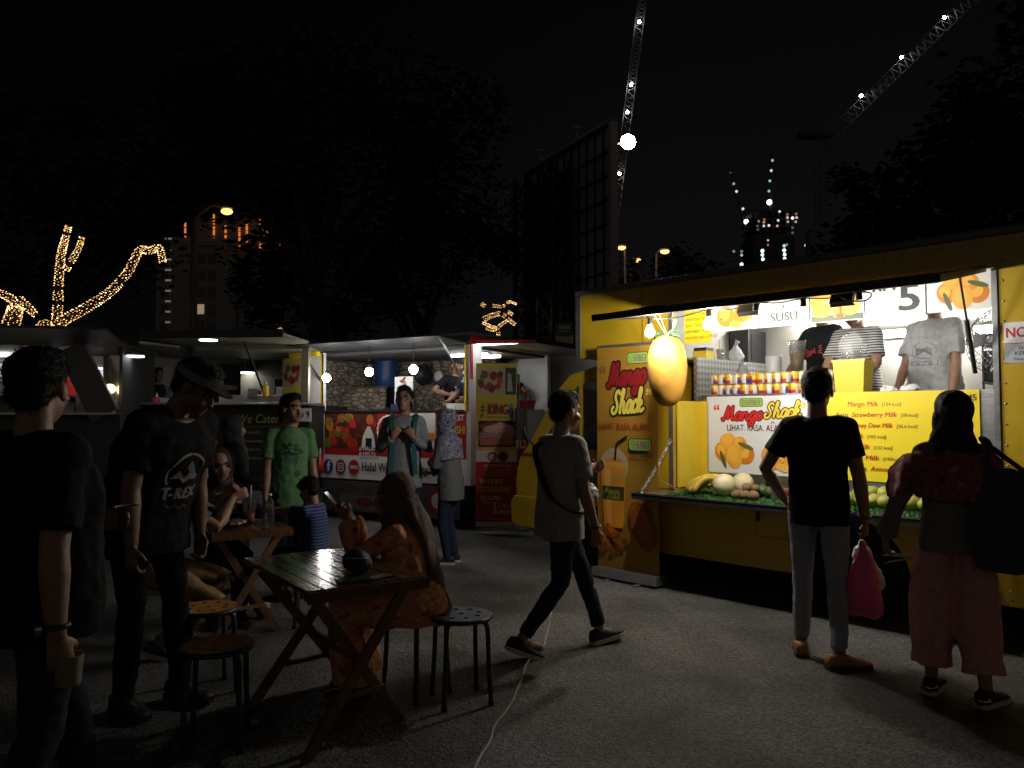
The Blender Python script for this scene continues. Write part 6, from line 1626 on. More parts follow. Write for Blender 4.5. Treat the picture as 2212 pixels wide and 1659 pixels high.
fairy_tree('warm fairy lights wrapped round the thick trunk at the left edge', 13, [
    ([(-8, 905), (2, 790), (14, 729), (30, 680), (33, 662)], .17), ([(36, 655), (15, 640), (-14, 628)], .07), ([(40, 648), (58, 662), (76, 680)], .07)], 2, 200, 'thick tree trunk at the left edge with fairy lights')
fairy_tree('small arc of warm fairy lights in a far tree left of the billboard', 30, [
    ([(1075, 760), (1076, 715), (1060, 705), (1042, 697)], .06), ([(1045, 690), (1062, 682), (1082, 678), (1098, 690), (1114, 702)], .09), ([(1050, 708), (1068, 712), (1084, 700), (1100, 690)], .06), ([(1040, 656), (1048, 662)], .06), ([(1062, 660), (1085, 662), (1100, 652), (1116, 657)], .05), ([(1095, 672), (1108, 680)], .05)], 3, 190, 'small far tree hung with fairy lights left of the billboard')

def street_lamp(label, base_px, head_px, Y, e, col, r=.28, arm=True, group='lit street lamps'):
    base = g0(base_px, Y); H = at(head_px[0], head_px[1], Y)
    o = thing('street_lamp', label, 'street lamp', base, 0, group)
    b = MB(); top = V((base.x, base.y, H.z - .2)); b.tube([base, top], [.11, .07], 10)
    b.tube(spline([top, top.lerp(H, .5) + V((0, 0, .25)), H + V((0, 0, .12))], 5), .05, 8); b.build('pole', mat('pole_metal', (0.10, 0.075, 0.055), 0.6), o)
    b = MB(); b.ell(H + V((0, 0, .10)), (r * 1.15, r * .8, r * .35), None, 14, 8); b.build('hood', GREYP, o)
    b = MB(); b.ell(H, (r, r * .8, r * .55), None, 16, 10, glow('sodium_' + str(e), col, e)); b.build('lamp_lens', None, o)
ORG = (1.0, 0.40, 0.10)
street_lamp('tall orange street lamp on a thin pole above the black trailer', 415, (490, 457), 20, 4, ORG, .15)
street_lamp('left one of the three orange street lamps beside the billboard', 1352, (1343, 535), 50, 4, ORG, .27)
street_lamp('lowest of the three orange street lamps, over the lit leaves', 1363, (1376, 562), 52, 4, ORG, .25)
street_lamp('rightmost of the three orange street lamps beyond the truck roof', 1420, (1436, 543), 50, 4, ORG, .30)
# big floodlight mast
o = thing('floodlight_mast', 'dazzling white floodlight on a mast beside the billboard', 'floodlight', g0(1318, 45.4))
H = at(1356, 307, 45); b = MB(); b.tube([g0(1318, 45.4), V((g0(1318, 45.4).x, 45.4, H.z + .2))], [.18, .1], 10); b.bar(V((g0(1318, 45.4).x, 45.4, H.z)), H + V((0, .15, 0)), .08, .08); b.build('mast', MATS['pole_metal'], o)
b = MB(); Mx = Matrix.Translation(H) @ Matrix.Rotation(radians(62), 4, 'X'); b.lathe([(.001, -.03), (.30, -.02), (.33, .0), (.33, .12), (.2, .25), (.001, .27)], (0, 0, 0), 24, GREYP, True, Mx); b.build('housing', None, o)
b = MB(); b.ell(H + V((0, -.12, -.02)), (.44, .26, .44), None, 36, 20, glow('flood_white', (1.0, 0.98, 0.95), 120)); b.build('lamp_lens', None, o)

# billboard seen from behind
B0, B1 = at(1311, 620, 27), at(1123, 700, 33); BX = V((B0.x, 27, 0)); BY = V((B1.x, 33, 0)); ex = (BX - BY).normalized(); Lb = (BX - BY).length
MB_ = Matrix.Translation(BY) @ Matrix.Rotation(atan2(ex.y, ex.x), 4, 'Z')
o = thing('billboard', 'tall dark billboard seen from behind with its steel frame', 'billboard', MB_ @ V((Lb / 2, 0, 0)), atan2(ex.y, ex.x))
b = MB(); b.box(0, .3, 2.0, Lb, .36, 11.9); b.build('panel', mat('billboard_sheet', (0.36, 0.36, 0.40), 0.7, var=0.15, scale=.7), o, frame=MB_)
b = MB()
for i in range(13):
    x = Lb * i / 12; b.bar((x, .24, 2.0), (x, .24, 11.9), .05, .05)
for i in range(12):
    z = 2.2 + i * .87; b.bar((0, .18, z), (Lb, .18, z), .04, .05)
b.build('rail_frame', BLKM, o, frame=MB_)
b = MB()
for x in (Lb * .28, Lb * .58):
    for dx in (-.55, .55):
        for y in (-.9, -.1): b.bar((x + dx, y, 0), (x + dx, y, 11.2), .14, .14)
    for k in range(10):
        z = .6 + k * 1.05
        for y in (-.9, -.1):
            b.bar((x - .55, y, z), (x + .55, y, z + 1.05), .07, .07); b.bar((x + .55, y, z), (x - .55, y, z + 1.05), .07, .07); b.bar((x - .55, y, z), (x + .55, y, z), .06, .06)
b.build('lattice_column', BLKM, o, frame=MB_)
b = MB(); b.box(Lb - .02, .1, 1.2, Lb + .14, .4, 12.0); b.box(-.12, .1, 1.2, .0, .4, 12.0); b.box(-.1, .1, 11.9, Lb + .14, .4, 12.02); b.build('edge_frame', mat('edge_metal', (0.40, 0.36, 0.36), 0.5), o, frame=MB_)
for x in (Lb * .25, Lb * .68):
    b = MB(); b.bar((x, .2, 12.0), (x, .0, 12.3), .04, .04); b.box(x - .05, -.25, 12.26, x + .4, .02, 12.32); b.build('lamp_bracket', MATS['edge_metal'], o, frame=MB_)

# luffing cranes with lamps
def crane(label, p0, p1, wid, lamps, n, mast_px, Y, seed):
    o = thing('tower_crane', label, 'crane', g0(mast_px, Y)); p0, p1 = V(p0), V(p1)
    d = (p1 - p0).normalized(); y = V((0, 1, 0)); x = d.cross(y).normalized(); q = wid / 2
    b = MB(); t = wid * .05
    cs = [(x * sx + y * sy) * q for sx in (-1, 1) for sy in (-1, 1)]
    for c in cs: b.bar(p0 + c, p1 + c, t * 1.5, t * 1.5)
    for k in range(n):
        a, e = p0.lerp(p1, k / n), p0.lerp(p1, (k + 1) / n); m_ = a.lerp(e, .5)
        for sy in (-1, 1):
            b.bar(a - x * q + y * sy * q, m_ + x * q + y * sy * q, t, t); b.bar(m_ + x * q + y * sy * q, e - x * q + y * sy * q, t, t)
        for sx in (-1, 1): b.bar(a + x * sx * q - y * q, e + x * sx * q + y * q, t, t)
    b.build('jib', mat('crane_paint', (0.10, 0.095, 0.09), 0.5), o)
    b = MB(); m0 = g0(mast_px, Y); mt = V((m0.x, Y, p0.z))
    for sx in (-1, 1):
        for sy in (-1, 1): b.bar(m0 + V((sx, sy, 0)), mt + V((sx, sy, 0)), .09, .09)
    k = 0
    while m0.z + k * 3 < mt.z: b.bar(m0 + V((-1, -1, k * 3)), m0 + V((1, -1, k * 3 + 3)), .05, .05); b.bar(m0 + V((1, -1, k * 3)), m0 + V((-1, -1, k * 3 + 3)), .05, .05); k += 1
    b.bar(mt + V((-1.6, 0, 0)), p0, 1.2, 1.0); b.build('mast', BLKM, o)
    b = MB(); b.box(mt.x - 4.5, Y - 1, mt.z - .6, mt.x - .5, Y + 1, mt.z + .8); b.build('counterweight', BLKM, o)
    for u, v, e in lamps:
        P0 = at(u, v, Y - q * .4); s = .33
        q_ = MB(); q_.ell(P0, (s, s, s), None, 10, 8, glow('crane_lamp_%d' % e, (1.0, 0.97, 0.95), e)); q_.build('lamp', None, o)
crane('near vertical crane jib with white lamps above the billboard', at(1328, 470, 160), at(1396, -60, 160), 1.7, ((1381, 47, 60), (1363, 183, 75), (1355, 242, 45), (1338, 375, 60)), 30, 1318, 160, 1)
crane('slanting crane jib with white lamps at the upper right', at(1795, 292, 150), at(2150, -52, 150), 2.2, ((2040, 38, 75), (1948, 124, 80), (1860, 207, 75)), 26, 1784, 150, 2)
# apartment tower behind the left trees
o = thing('apartment_tower', 'dim apartment tower with orange light strips near its top behind the trees', 'building', g0(480, 150))
x0, x1 = at(332, 896, 150).x, at(628, 896, 150).x; zt = at(480, 470, 150).z
b = MB(); b.box(x0, 150, 0, x1, 168, zt * .86); b.box(x0 + 3, 149.2, 0, x0 + 7, 150, zt * .9); b.box(x0 + 12, 149.2, 0, x0 + 16, 150, zt); b.box(x1 - 8, 149.2, 0, x1 - 4, 150, zt * .95); b.box(x0 + 8, 149.6, zt * .86, x1 - 3, 166, zt * 1.0); b.build('wall', mat('tower_concrete', (0.20, 0.19, 0.175), 0.8, var=0.1, scale=.2), o)
WIN = mat('window_dark', (0.02, 0.02, 0.025), 0.3); LIT = glow('window_lit', (1.0, 0.75, 0.45), .25, False); OST = glow('orange_strip', (1.0, 0.26, 0.05), .75, False); STAIR = glow('stair_lit', (1.0, 0.85, 0.6), .12, False)
random.seed(3)
for k in range(9):
    z = 8 + k * 3.3
    for j, xx in enumerate((x0 + 1, x0 + 8.2, x0 + 10.2, x0 + 17.3, x1 - 3.4, x1 - 1.6)):
        b = MB(); b.box(xx, 149.9, z, xx + 1.3, 149.98, z + 1.9); b.build('window', LIT if random.random() < .05 else WIN, o)
for k in range(15):
    b = MB(); z = 7 + k * 2.05; b.box(x0 + 2.2 - .04 * k + .4, 149.0, z, x0 + 3.3, 149.1, z + .35); b.build('stair_light', STAIR, o)
for u, va, vb in ((400, 481, 512), (462, 462, 514), (487, 487, 514), (517, 490, 533), (533, 480, 534), (562, 474, 536), (578, 478, 534), (603, 496, 534), (619, 498, 540)):
    v = va
    while v < vb:
        l = random.uniform(4, 12); p0, p1 = at(u, v, 148.8), at(u, min(v + l, vb), 148.8)
        b = MB(); b.box(p0.x - .18, 148.8, p1.z, p0.x + .18, 148.9, p0.z); b.build('light_strip', OST, o); v += l + random.uniform(1.5, 6)
# construction tower with lamps, car park with lit decks
o = thing('construction_tower', 'unfinished tower block with rows of small work lamps beyond the truck roof', 'building', g0(1675, 300))
xa, xb = at(1632, 896, 300).x, at(1722, 896, 300).x; zc = at(1675, 505, 300).z
b = MB(); b.box(xa, 300, 0, xb, 316, zc)
for k in range(3): b.box(xa, 300, zc + k * 3.2 + 2.6, xb, 316, zc + k * 3.2 + 3.0)
for k in range(7): b.box(xa + (xb - xa) * k / 6.3, 300.2, zc, xa + (xb - xa) * k / 6.3 + .5, 300.8, zc + 9.4)
b.build('frame', mat('raw_concrete', (0.05, 0.05, 0.05), 0.9), o)
def dots(o, Y, lst, s, nm='lamp'):
    for u, v, c, e, k in lst:
        P0 = at(u, v, Y); b = MB(); b.ell(P0, (s * k, s * k, s * k), None, 8, 6, glow('dot_%s_%g' % (c, e), {'w': (1, .96, .92), 'g': (.45, 1, .6), 'o': (1, .5, .3), 'r': (1, .2, .15), 'c': (.75, 1, .97)}[c], e * .45, False)); b.build(nm, None, o)
dots(o, 299, [(1639, 478, 'w', .4, 1), (1636, 488, 'w', .15, 1), (1637, 496, 'w', .15, 1), (1650, 480, 'o', 1, 1), (1650, 488, 'w', 1.5, 1), (1661, 487, 'w', 2, 1), (1651, 474, 'o', .5, 1), (1681, 476, 'w', 1.6, 1), (1679, 488, 'o', 1.5, 1), (1684, 457, 'w', 1.8, 1), (1701, 470, 'w', 1.2, 1), (1702, 479, 'w', .8, 1), (1701, 463, 'o', .5, 1), (1712, 471, 'w', 3, 1.2), (1720, 462, 'o', .5, 1), (1721, 470, 'w', 1.2, 1), (1719, 479, 'w', .8, 1), (1712, 492, 'c', .2, 1), (1712, 503, 'c', .2, 1)], .5)
for lb, mp_, pts, L_ in (('faint far crane strung with green and white lamps above the unfinished tower', 1662, ((1662, 505), (1669, 330)), [(1668.6, 346.5, 'g', 1.2, 1), (1666, 368.5, 'w', 1.6, 1), (1663, 390.7, 'g', 1.3, 1), (1661, 412.7, 'g', 1.2, 1), (1662, 437, 'w', 8, 2)]), ('faint far crane with lamps leaning to the left of the unfinished tower', 1614, ((1614, 500), (1576, 365)), [(1578, 373, 'r', .5, .6), (1585, 397, 'g', .9, 1), (1591, 413.5, 'w', 1.8, 1), (1605, 451, 'w', 1.8, 1), (1612, 479, 'w', 8, 1.8)])):
    q = thing('tower_crane', lb, 'crane', g0(mp_, 310)); b = MB(); b.bar(g0(mp_, 310), at(*pts[0], 310), .8, .8); b.bar(at(*pts[0], 310), at(*pts[1], 310), .7, .7); b.build('jib', MATS['raw_concrete'], q); dots(q, 309, L_, .55)
o = thing('car_park', 'car park building with a few lit decks peeping over the truck roof', 'building', g0(1660, 120))
xa, xb = at(1575, 896, 120).x, at(1760, 896, 120).x
b = MB()
for k in range(8): b.box(xa, 120, 18 + k * 1.0 * .66 * 1.2 - 4, xb, 128, 18 + k * .8 - 3.75)
for k in range(6): b.box(xa + (xb - xa) * k / 5.2, 120.5, 0, xa + (xb - xa) * k / 5.2 + .4, 127, 20)
b.build('deck', mat('deck_concrete', (0.07, 0.075, 0.075), 0.8), o)
dots(o, 119.6, [(1647, 542, 'c', 3, 1.1), (1647, 551, 'c', 3, 1), (1648, 560, 'c', 3, 1), (1694, 531, 'c', 1.5, .9), (1694, 541, 'c', 3, 1.1), (1695, 550, 'c', 3, 1), (1695, 559, 'c', 3, 1), (1602, 571, 'c', 2.5, 1.1), (1602, 551, 'c', 1, .8), (1602, 543, 'g', .5, .8), (1741, 530, 'w', 2, .9), (1659, 519, 'w', 1, .6), (1659, 529, 'w', .4, .6), (1585, 543, 'w', .4, .8), (1700, 528, 'w', .4, .6)], .28)
# wooden pole and sagging wire
b = MB(); p = g0(1751, 11); b.tube([p, V((p.x, p.y, at(1750, 500, 11).z))], [.05, .036], 10); b.build('wooden_pole', mat('pole_wood', (0.16, 0.10, 0.07), 0.8, var=0.2), origin=p, label='plain wooden pole rising behind the yellow truck roof', cat='pole')
b = MB(); pts = [at(1330, 640, 26), at(1400, 590, 28), at(1500, 570, 30), at(1600, 562, 32), at(1800, 520, 34)]; b.tube(spline(pts, 6), .012, 5); b.build('overhead_wire', BLKM, origin=pts[0], label='thin overhead wire sagging behind the truck roof', cat='wire')
# TAPAK sign
o = thing('hanging_sign', 'small green and cream sign hanging between the trailer and the yellow truck', 'sign', at(1218, 720, 12.4))
p0, p1 = at(1200, 743, 12.4), at(1238, 697, 12.4)
b = MB(); b.box(p0.x, 12.4, p0.z, p1.x, 12.43, p1.z); b.build('board', flat('c8b89a'), o); b = MB(); b.cyl((p1.x + .03, 12.45, 0), (p1.x + .03, 12.45, p1.z + .05), .025, n=10); b.build('post', BLKM, o)
G = Print(plane_frame(V((p0.x, 12.398, p0.z)), (1, 0, 0))); w_, h_ = p1.x - p0.x, p1.z - p0.z
G.poly([(0, h_ * .42), (w_ * .3, h_ * .34), (w_ * .7, h_ * .34), (w_, h_ * .45), (w_, h_), (0, h_)], flat('2f6a3a')); G.text('TAPAK', w_ * .16, h_ * .70, h_ * .17, flat('d8dcc8'), width=w_ * .66, bold=.04, ital=.1); G.rect(w_ * .16, h_ * .58, w_ * .8, h_ * .62, flat('8ab08a')); G.text('Malaysia food', w_ * .12, h_ * .16, h_ * .09, flat('6a5a3a'), width=w_ * .7); G.build('lettering', o)
# small lit roof ridge between the trailers
o = thing('pitched_roof', 'dark pitched roof with a thin lit ridge line beyond the trailers', 'roof', at(600, 720, 24))
c = [at(560, 745, 24), at(605, 706, 24), at(660, 745, 24)]
b = MB(); b.add([c[0], c[1], c[2]] + [q + V((0, 3, 0)) for q in c], [(0, 2, 1), (3, 4, 5), (0, 1, 4, 3), (1, 2, 5, 4), (0, 3, 5, 2)]); b.box(c[0].x + .4, 24.2, 0, c[2].x - .4, 26.8, c[0].z - .01); b.build('roof', BLKM, o)
b = MB(); q = [at(578, 722, 23.95), at(592, 714, 23.95), at(600, 712, 23.95), at(606, 709, 23.95), at(610, 712, 23.95)]; b.tube(q, .03, 6, glow('ridge_glow', (1, .6, .2), .6, False)); b.build('ridge_light', None, o)
# ================================================================== folding tables
WOOD = mat('dark_wood', (0.13, 0.062, 0.03), 0.28, var=0.35, scale=10, stretch=(14, 1, 6), bump=0.02, bscale=60, coat=1.0, coatr=0.13)
WOODL = mat('leg_wood', (0.15, 0.075, 0.038), 0.5, var=0.3, scale=10, stretch=(8, 8, 1))
def table(label, A, B, C_):                # A..B the near short edge, A..C the long edge (ground points at table height)
    ex = (B - A); ex.z = 0; wd = ex.length; ex.normalize(); ac = (C_ - A); ac.z = 0; ac.normalize(); ex = (ex + V((ac.y, -ac.x, 0))).normalized(); ey = V((-ex.y, ex.x, 0)); L = abs((C_ - A).dot(ey))
    M = Matrix.Translation(V((A.x, A.y, 0))) @ Matrix.Rotation(atan2(ex.y, ex.x), 4, 'Z')
    t = thing('folding_table', label, 'table', M @ V((wd / 2, L / 2, 0)), atan2(ex.y, ex.x), 'slatted folding tables')
    b = MB(); n = 8; sw = wd / n
    for i in range(n): b.box(i * sw + .003, 0.0, .700, (i + 1) * sw - .003, L, .722)
    for y in (.02, L * .5, L - .06): b.box(.01, y, .672, wd - .01, y + .04, .699)
    b.build('tabletop', WOOD, t, frame=M, bevel=.0015)
    for y0, y1 in ((-.018, -.002), (L + .002, L + .018)):
        b = MB(); b.box(.0, y0, .668, wd, y1, .716); b.build('end_rail', WOOD, t, frame=M, bevel=.003)
    for x0, x1, y0, y1 in ((wd - .06, .02, .10, .06), (.06, wd - .02, .07, .24), (wd - .06, .02, L - .12, L - .10), (.06, wd - .02, L - .09, L - .26)):
        b = MB(); b.bar((x0, y0, .668), (x1, y1 + (.12 if y0 < L / 2 else -.12) * 0, .0), .045, .024, up=(0, 1, 0)); b.build('leg', WOODL, t, frame=M)
    b = MB()
    for y in (.14, L - .16): b.bar((.13, y, .2), (wd - .13, y + .04, .2), .03, .02)
    b.bar((wd * .5, .12, .36), (wd * .5, L - .12, .36), .02, .03); b.build('brace', WOODL, t, frame=M)
    return M, wd, L
A_, B_, C_ = gnd(662, 1279, .72), gnd(918, 1241, .72), gnd(547, 1204, .72)
MT1, W1, L1 = table('near slatted wooden folding table with a glossy top', A_, B_, C_)
A2, B2 = gnd(456, 1152, .72), gnd(632, 1138, .72)
MT2, W2, L2 = table('farther wooden folding table with a pink drink and a water bottle on it', A2, B2, A2 + V((-.48, .77, 0)) * .95)

# stools
STK = mat('stool_dark', (0.025, 0.028, 0.04), 0.4); STO = mat('stool_orange', (0.42, 0.19, 0.035), 0.45, var=0.1)
def make_stool(m, label):
    o = thing('stool', label, 'stool', (0, 0, 0), 0, 'round stools with holed seats')
    b = MB(); pts = 36; R, z = .15, .435
    # seat disc with a ring of holes, built as strips
    ang = [2 * pi * i / 64 for i in range(64)]
    vs = []; fs = []
    holes = [(R * .62 * cos(2 * pi * k / 8), R * .62 * sin(2 * pi * k / 8)) for k in range(8)] + [(0, 0)]
    bm = bmesh.new(); N_ = 46; grid = {}
    for i in range(N_ + 1):
        for j in range(N_ + 1):
            x, y = -R + 2 * R * i / N_, -R + 2 * R * j / N_; grid[i, j] = bm.verts.new((x, y, z))
    for i in range(N_):
        for j in range(N_):
            cx, cy = -R + 2 * R * (i + .5) / N_, -R + 2 * R * (j + .5) / N_
            if cx * cx + cy * cy > (R * 1.0) ** 2 or any((cx - hx) ** 2 + (cy - hy) ** 2 < .0145 ** 2 for hx, hy in holes): continue
            bm.faces.new((grid[i, j], grid[i + 1, j], grid[i + 1, j + 1], grid[i, j + 1]))
    for v in [v for v in bm.verts if not v.link_faces]: bm.verts.remove(v)
    for v in bm.verts:                       # round the outline and the holes
        if any(len(e.link_faces) == 1 for e in v.link_edges):
            d = sqrt(v.co.x ** 2 + v.co.y ** 2); hh = min(holes, key=lambda q: (v.co.x - q[0]) ** 2 + (v.co.y - q[1]) ** 2); dd = V((v.co.x - hh[0], v.co.y - hh[1], 0))
            if d > R * .85: v.co = V((v.co.x / d * R, v.co.y / d * R, z))
            elif dd.length > 1e-4: dd.normalize(); v.co = V((hh[0], hh[1], z)) + dd * .0145
    g = bmesh.ops.extrude_face_region(bm, geom=list(bm.faces)); bmesh.ops.translate(bm, vec=(0, 0, -.012), verts=[q for q in g['geom'] if isinstance(q, bmesh.types.BMVert)])
    bmesh.ops.recalc_face_normals(bm, faces=bm.faces)
    me = bpy.data.meshes.new('seat'); bm.to_mesh(me); bm.free(); me.materials.append(m); link_mesh('seat', me, o)
    b = MB(); b.tube([V((R * 1.0 * cos(a), R * 1.0 * sin(a), z - .012)) for a in [2 * pi * i / 40 for i in range(41)]], .0125, 8); b.build('seat_rim', STK, o)
    for k in range(4):
        a = pi / 4 + k * pi / 2; d = V((cos(a), sin(a), 0))
        b = MB(); b.tube(spline([d * .06 + V((0, 0, .405)), d * .125 + V((0, 0, .405)), d * .150 + V((0, 0, .375)), d * .158 + V((0, 0, .2)), d * .172 + V((0, 0, .004))], 4), .0125, 8); b.build('leg', STK, o)
        b = MB(); b.cyl(d * .172, d * .1715 + V((0, 0, .022)), .0155, n=10); b.build('foot_cap', RUB, o)
    return o
sd = make_stool(STK, 'empty dark blue stool standing right of the near table'); p = gnd(996, 1512); place(sd, (p.x, p.y, 0), .35)
so = make_stool(STO, 'nearest stool, with an orange brown seat, left of the near table'); p = gnd(466, 1606); place(so, (p.x, p.y, 0), .2)
def stool(src, label, p, rz):
    c = copy_tree(src); c['label'] = label; place(c, (p.x, p.y, 0), rz); return c
p = gnd(447, 1490); stool(so, 'orange brown stool behind the nearest one, by the khaki knees', p, .6)
SEAT_O = V((-.50, 4.08, 0)); stool(sd, 'dark stool under the woman in orange', SEAT_O, .9)
SEAT_B = V((-1.38, 5.42, 0)); stool(sd, 'dark stool under the boy in the striped shirt', SEAT_B, .2)
SEAT_H = V((-2.16, 5.68, 0)); stool(sd, 'dark stool under the girl in the black headscarf', SEAT_H, .4)
SEAT_K = V((-2.18, 4.72, 0)); stool(sd, 'dark stool under the person in khaki trousers', SEAT_K, .1)

# ------------------------------------------------------------------ things on the tables and the ground
def onT(M, x, y, z=.7225): return M @ V((x, y, z))
q = gnd(769, 1238, .7225)
o = thing('round_bag', 'dark round zipped pouch on the near table', 'bag', q)
b = MB(); b.ell(q + V((0, 0, .056)), (.066, .058, .058), None, 20, 14); b.ell(q + V((.02, .01, .04)), (.055, .05, .042), None, 16, 12)
m_ = remesh(b, .01, 2); ruffle(m_, .008, 18, 3, (1, 1, 1), .003, 50); m_.transform(OBM[o].inverted()); m_.materials.append(mat('pouch_cloth', (0.035, 0.034, 0.034), 0.6, bump=.2)); link_mesh('pouch', m_, o)
b = MB(); b.tube([q + V((-.064 * cos(a), -.056 * sin(a) , .066 + .012 * sin(a))) for a in [.2 + i * .25 for i in range(12)]], .0035, 6); b.build('zip', STEEL, o)
q2 = gnd(766, 1256, .7225); M_ = Matrix.Translation(q2) @ Matrix.Rotation(.5, 4, 'Z')
b = MB(); b.box(-.075, -.04, 0.0005, .075, .04, .012); b.build('wallet', mat('teal_leather', (0.012, 0.05, 0.055), 0.45, bump=.2), origin=q2, frame=M_, bevel=.004, label='dark teal wallet lying beside the round pouch', cat='wallet')
q2 = gnd(813, 1249, .7225); M_ = Matrix.Translation(q2) @ Matrix.Rotation(-.75, 4, 'Z')
o = thing('phone', 'phone lying face up by the edge of the near table', 'phone', q2, -.75)
b = MB(); b.box(-.036, -.074, .0005, .036, .074, .008); b.build('body', BLKM, o, frame=M_, bevel=.003)
b = MB(); b.box(-.032, -.068, .0082, .032, .068, .0088); b.build('screen', mat('phone_screen', (0.35, 0.37, 0.38), 0.06, var=.6, scale=60, coat=1.0), o, frame=M_)
# far table
q = gnd(538, 1128, .7225)
o = thing('drink_cup', 'clear domed cup of pink drink with a straw on the farther table', 'cup', q)
b = MB(); b.lathe([(.032, 0), (.047, .125), (.049, .128), (.045, .126), (.030, .003)], q, 20); b.lathe([(.050, .128), (.050, .134), (.046, .155), (.034, .178), (.012, .186), (.010, .186)], q, 20); b.build('cup', GLASS, o)
b = MB(); b.lathe([(.031, .004), (.038, .062), (.001, .062)], q, 18); b.build('drink', mat('pink_drink', (0.5, 0.09, 0.10), 0.3, trans=.2), o)
b = MB(); b.tube([q + V((0, 0, .03)), q + V((.012, 0, .25))], .005, 6); b.build('straw', mat('straw', (0.5, 0.52, 0.55), 0.4), o)
q = gnd(582, 1131, .7225)
o = thing('water_bottle', 'clear water bottle gripped by the boy on the farther table', 'bottle', q)
b = MB(); b.lathe([(.028, 0), (.032, .006), (.032, .04), (.029, .05), (.032, .06), (.032, .10), (.029, .11), (.032, .12), (.030, .145), (.014, .17), (.013, .185)], q, 18); b.build('bottle', mat('pet', (0.8, 0.85, 0.88), 0.05, trans=.9, alpha=.4), o)
BOT = q
b = MB(); b.cyl(q + V((0, 0, .186)), q + V((0, 0, .20)), .015, n=14); b.build('cap', WHT, o)
def paper(label, q, sx, sy, seed, amp=.03, m=None, nm='food_wrapper', cat='wrapper'):
    b = MB(); n = 14; vs = []; fs = []
    for j in range(n + 1):
        for i in range(n + 1):
            x, y = (i / n - .5), (j / n - .5); r = max(abs(x), abs(y)) * 2
            vs.append(q + V((x * sx, y * sy, .003 + amp * abs(noise.noise(V((x * 4 + seed, y * 4, seed)))) * (.4 + r) + amp * .7 * max(0, r - .6))))
    for j in range(n):
        for i in range(n): fs.append((j * (n + 1) + i, j * (n + 1) + i + 1, (j + 1) * (n + 1) + i + 1, (j + 1) * (n + 1) + i))
    b.add(vs, fs, None, False); b.build(nm, m or mat('wrapper_paper', (0.34, 0.33, 0.33), 0.6), origin=q, label=label, cat=cat)
paper('crumpled pale food paper spread in front of the girl', gnd(492, 1136, .7225), .22, .18, 1, .05); paper('second crumpled food paper behind the pink drink', gnd(520, 1112, .7225), .2, .16, 5, .07)
b = MB(); q = gnd(563, 1122, .7225); b.box(-.06, -.035, .0005, .06, .035, .006, None, Matrix.Translation(q) @ Matrix.Rotation(.3, 4, 'Z')); b.build('tissue_packet', mat('packet', (0.45, 0.5, 0.52), 0.25), origin=q, label='small pale packet between the drink and the bottle', cat='packet')
q = gnd(556, 1312); M_ = Matrix.Translation(q) @ Matrix.Rotation(.45, 4, 'Z')
b = MB(); b.box(-.085, -.06, 0.001, .085, .06, .04); b.build('paper_box', mat('box_white', (0.5, 0.49, 0.47), 0.6, var=.1), origin=q, frame=M_, bevel=.004, label='pale paper box on the ground under the farther table', cat='box')
paper('small crumpled white tissue on the asphalt by the nearest stool', gnd(545, 1566), .05, .04, 9, .03, mat('tissue_white', (0.6, 0.58, 0.56), 0.8), 'tissue', 'tissue')
random.seed(21)
b = MB()
for i in range(500):
    u, v = random.uniform(600, 2212), random.uniform(1290, 1650); p = gnd(u, v); s = random.uniform(.002, .006)
    b.ell(p + V((0, 0, s * .4)), (s * 1.3, s, s * .7), None, 5, 4)
b.build('loose_grit', mat('grit', (0.3, 0.28, 0.25), 0.8), label='loose pale grit on the asphalt', cat='grit', kind='stuff')
# ================================================================== the people
DK_SH = cloth('black', (0.010, 0.010, 0.011)); JEAN = cloth('jean', (0.018, 0.027, 0.050)); JEANL = cloth('jean_pale', (0.30, 0.325, 0.37)); BLKJ = cloth('black_jean', (0.009, 0.009, 0.012))
# --- customer with plastic bags
pl, pr = gnd(1735, 1415), gnd(1815, 1447); mid = (pl + pr) / 2
h = human('man in black t-shirt and pale jeans, back to us, holding plastic bags', (mid.x, mid.y, 0), 22, 1.72,
    footL=(-.11, .11, .085, -4, 0), footR=(.10, -.10, .085, 62, 0), pelvis=(0, 0, .925), handL=(-.20, .16, .93), poleL=(-1, -.5, 0), handR=(.262, .03, .775), poleR=(.5, -1, 0), hdR=(.02, .0, -1), curl=(35, 70), head=(8, -2, 0),
    shirt=DK_SH, sleeve=.62, trousers=JEANL, leg=.93, wide=.95, shoes=mat('tan_shoe', (0.36, 0.17, 0.04), 0.55, var=.2), sole=mat('brown_sole', (0.06, 0.035, 0.02), 0.7), hips=.95, build=1.02)
root = h['root']
b = MB(); w_, e_ = h['arm'][1][2], h['arm'][1][1]; d = (w_ - e_).normalized(); x, y = ortho(d); b.tube([w_ - d * .015 + (x * cos(a) + y * sin(a)) * .033 for a in [2 * pi * i / 16 for i in range(17)]], .006, 6, BLKM); b.build('watch', None, root)
grip = HOLD[(root['label'], 1)][0] + V((0, 0, -.03))
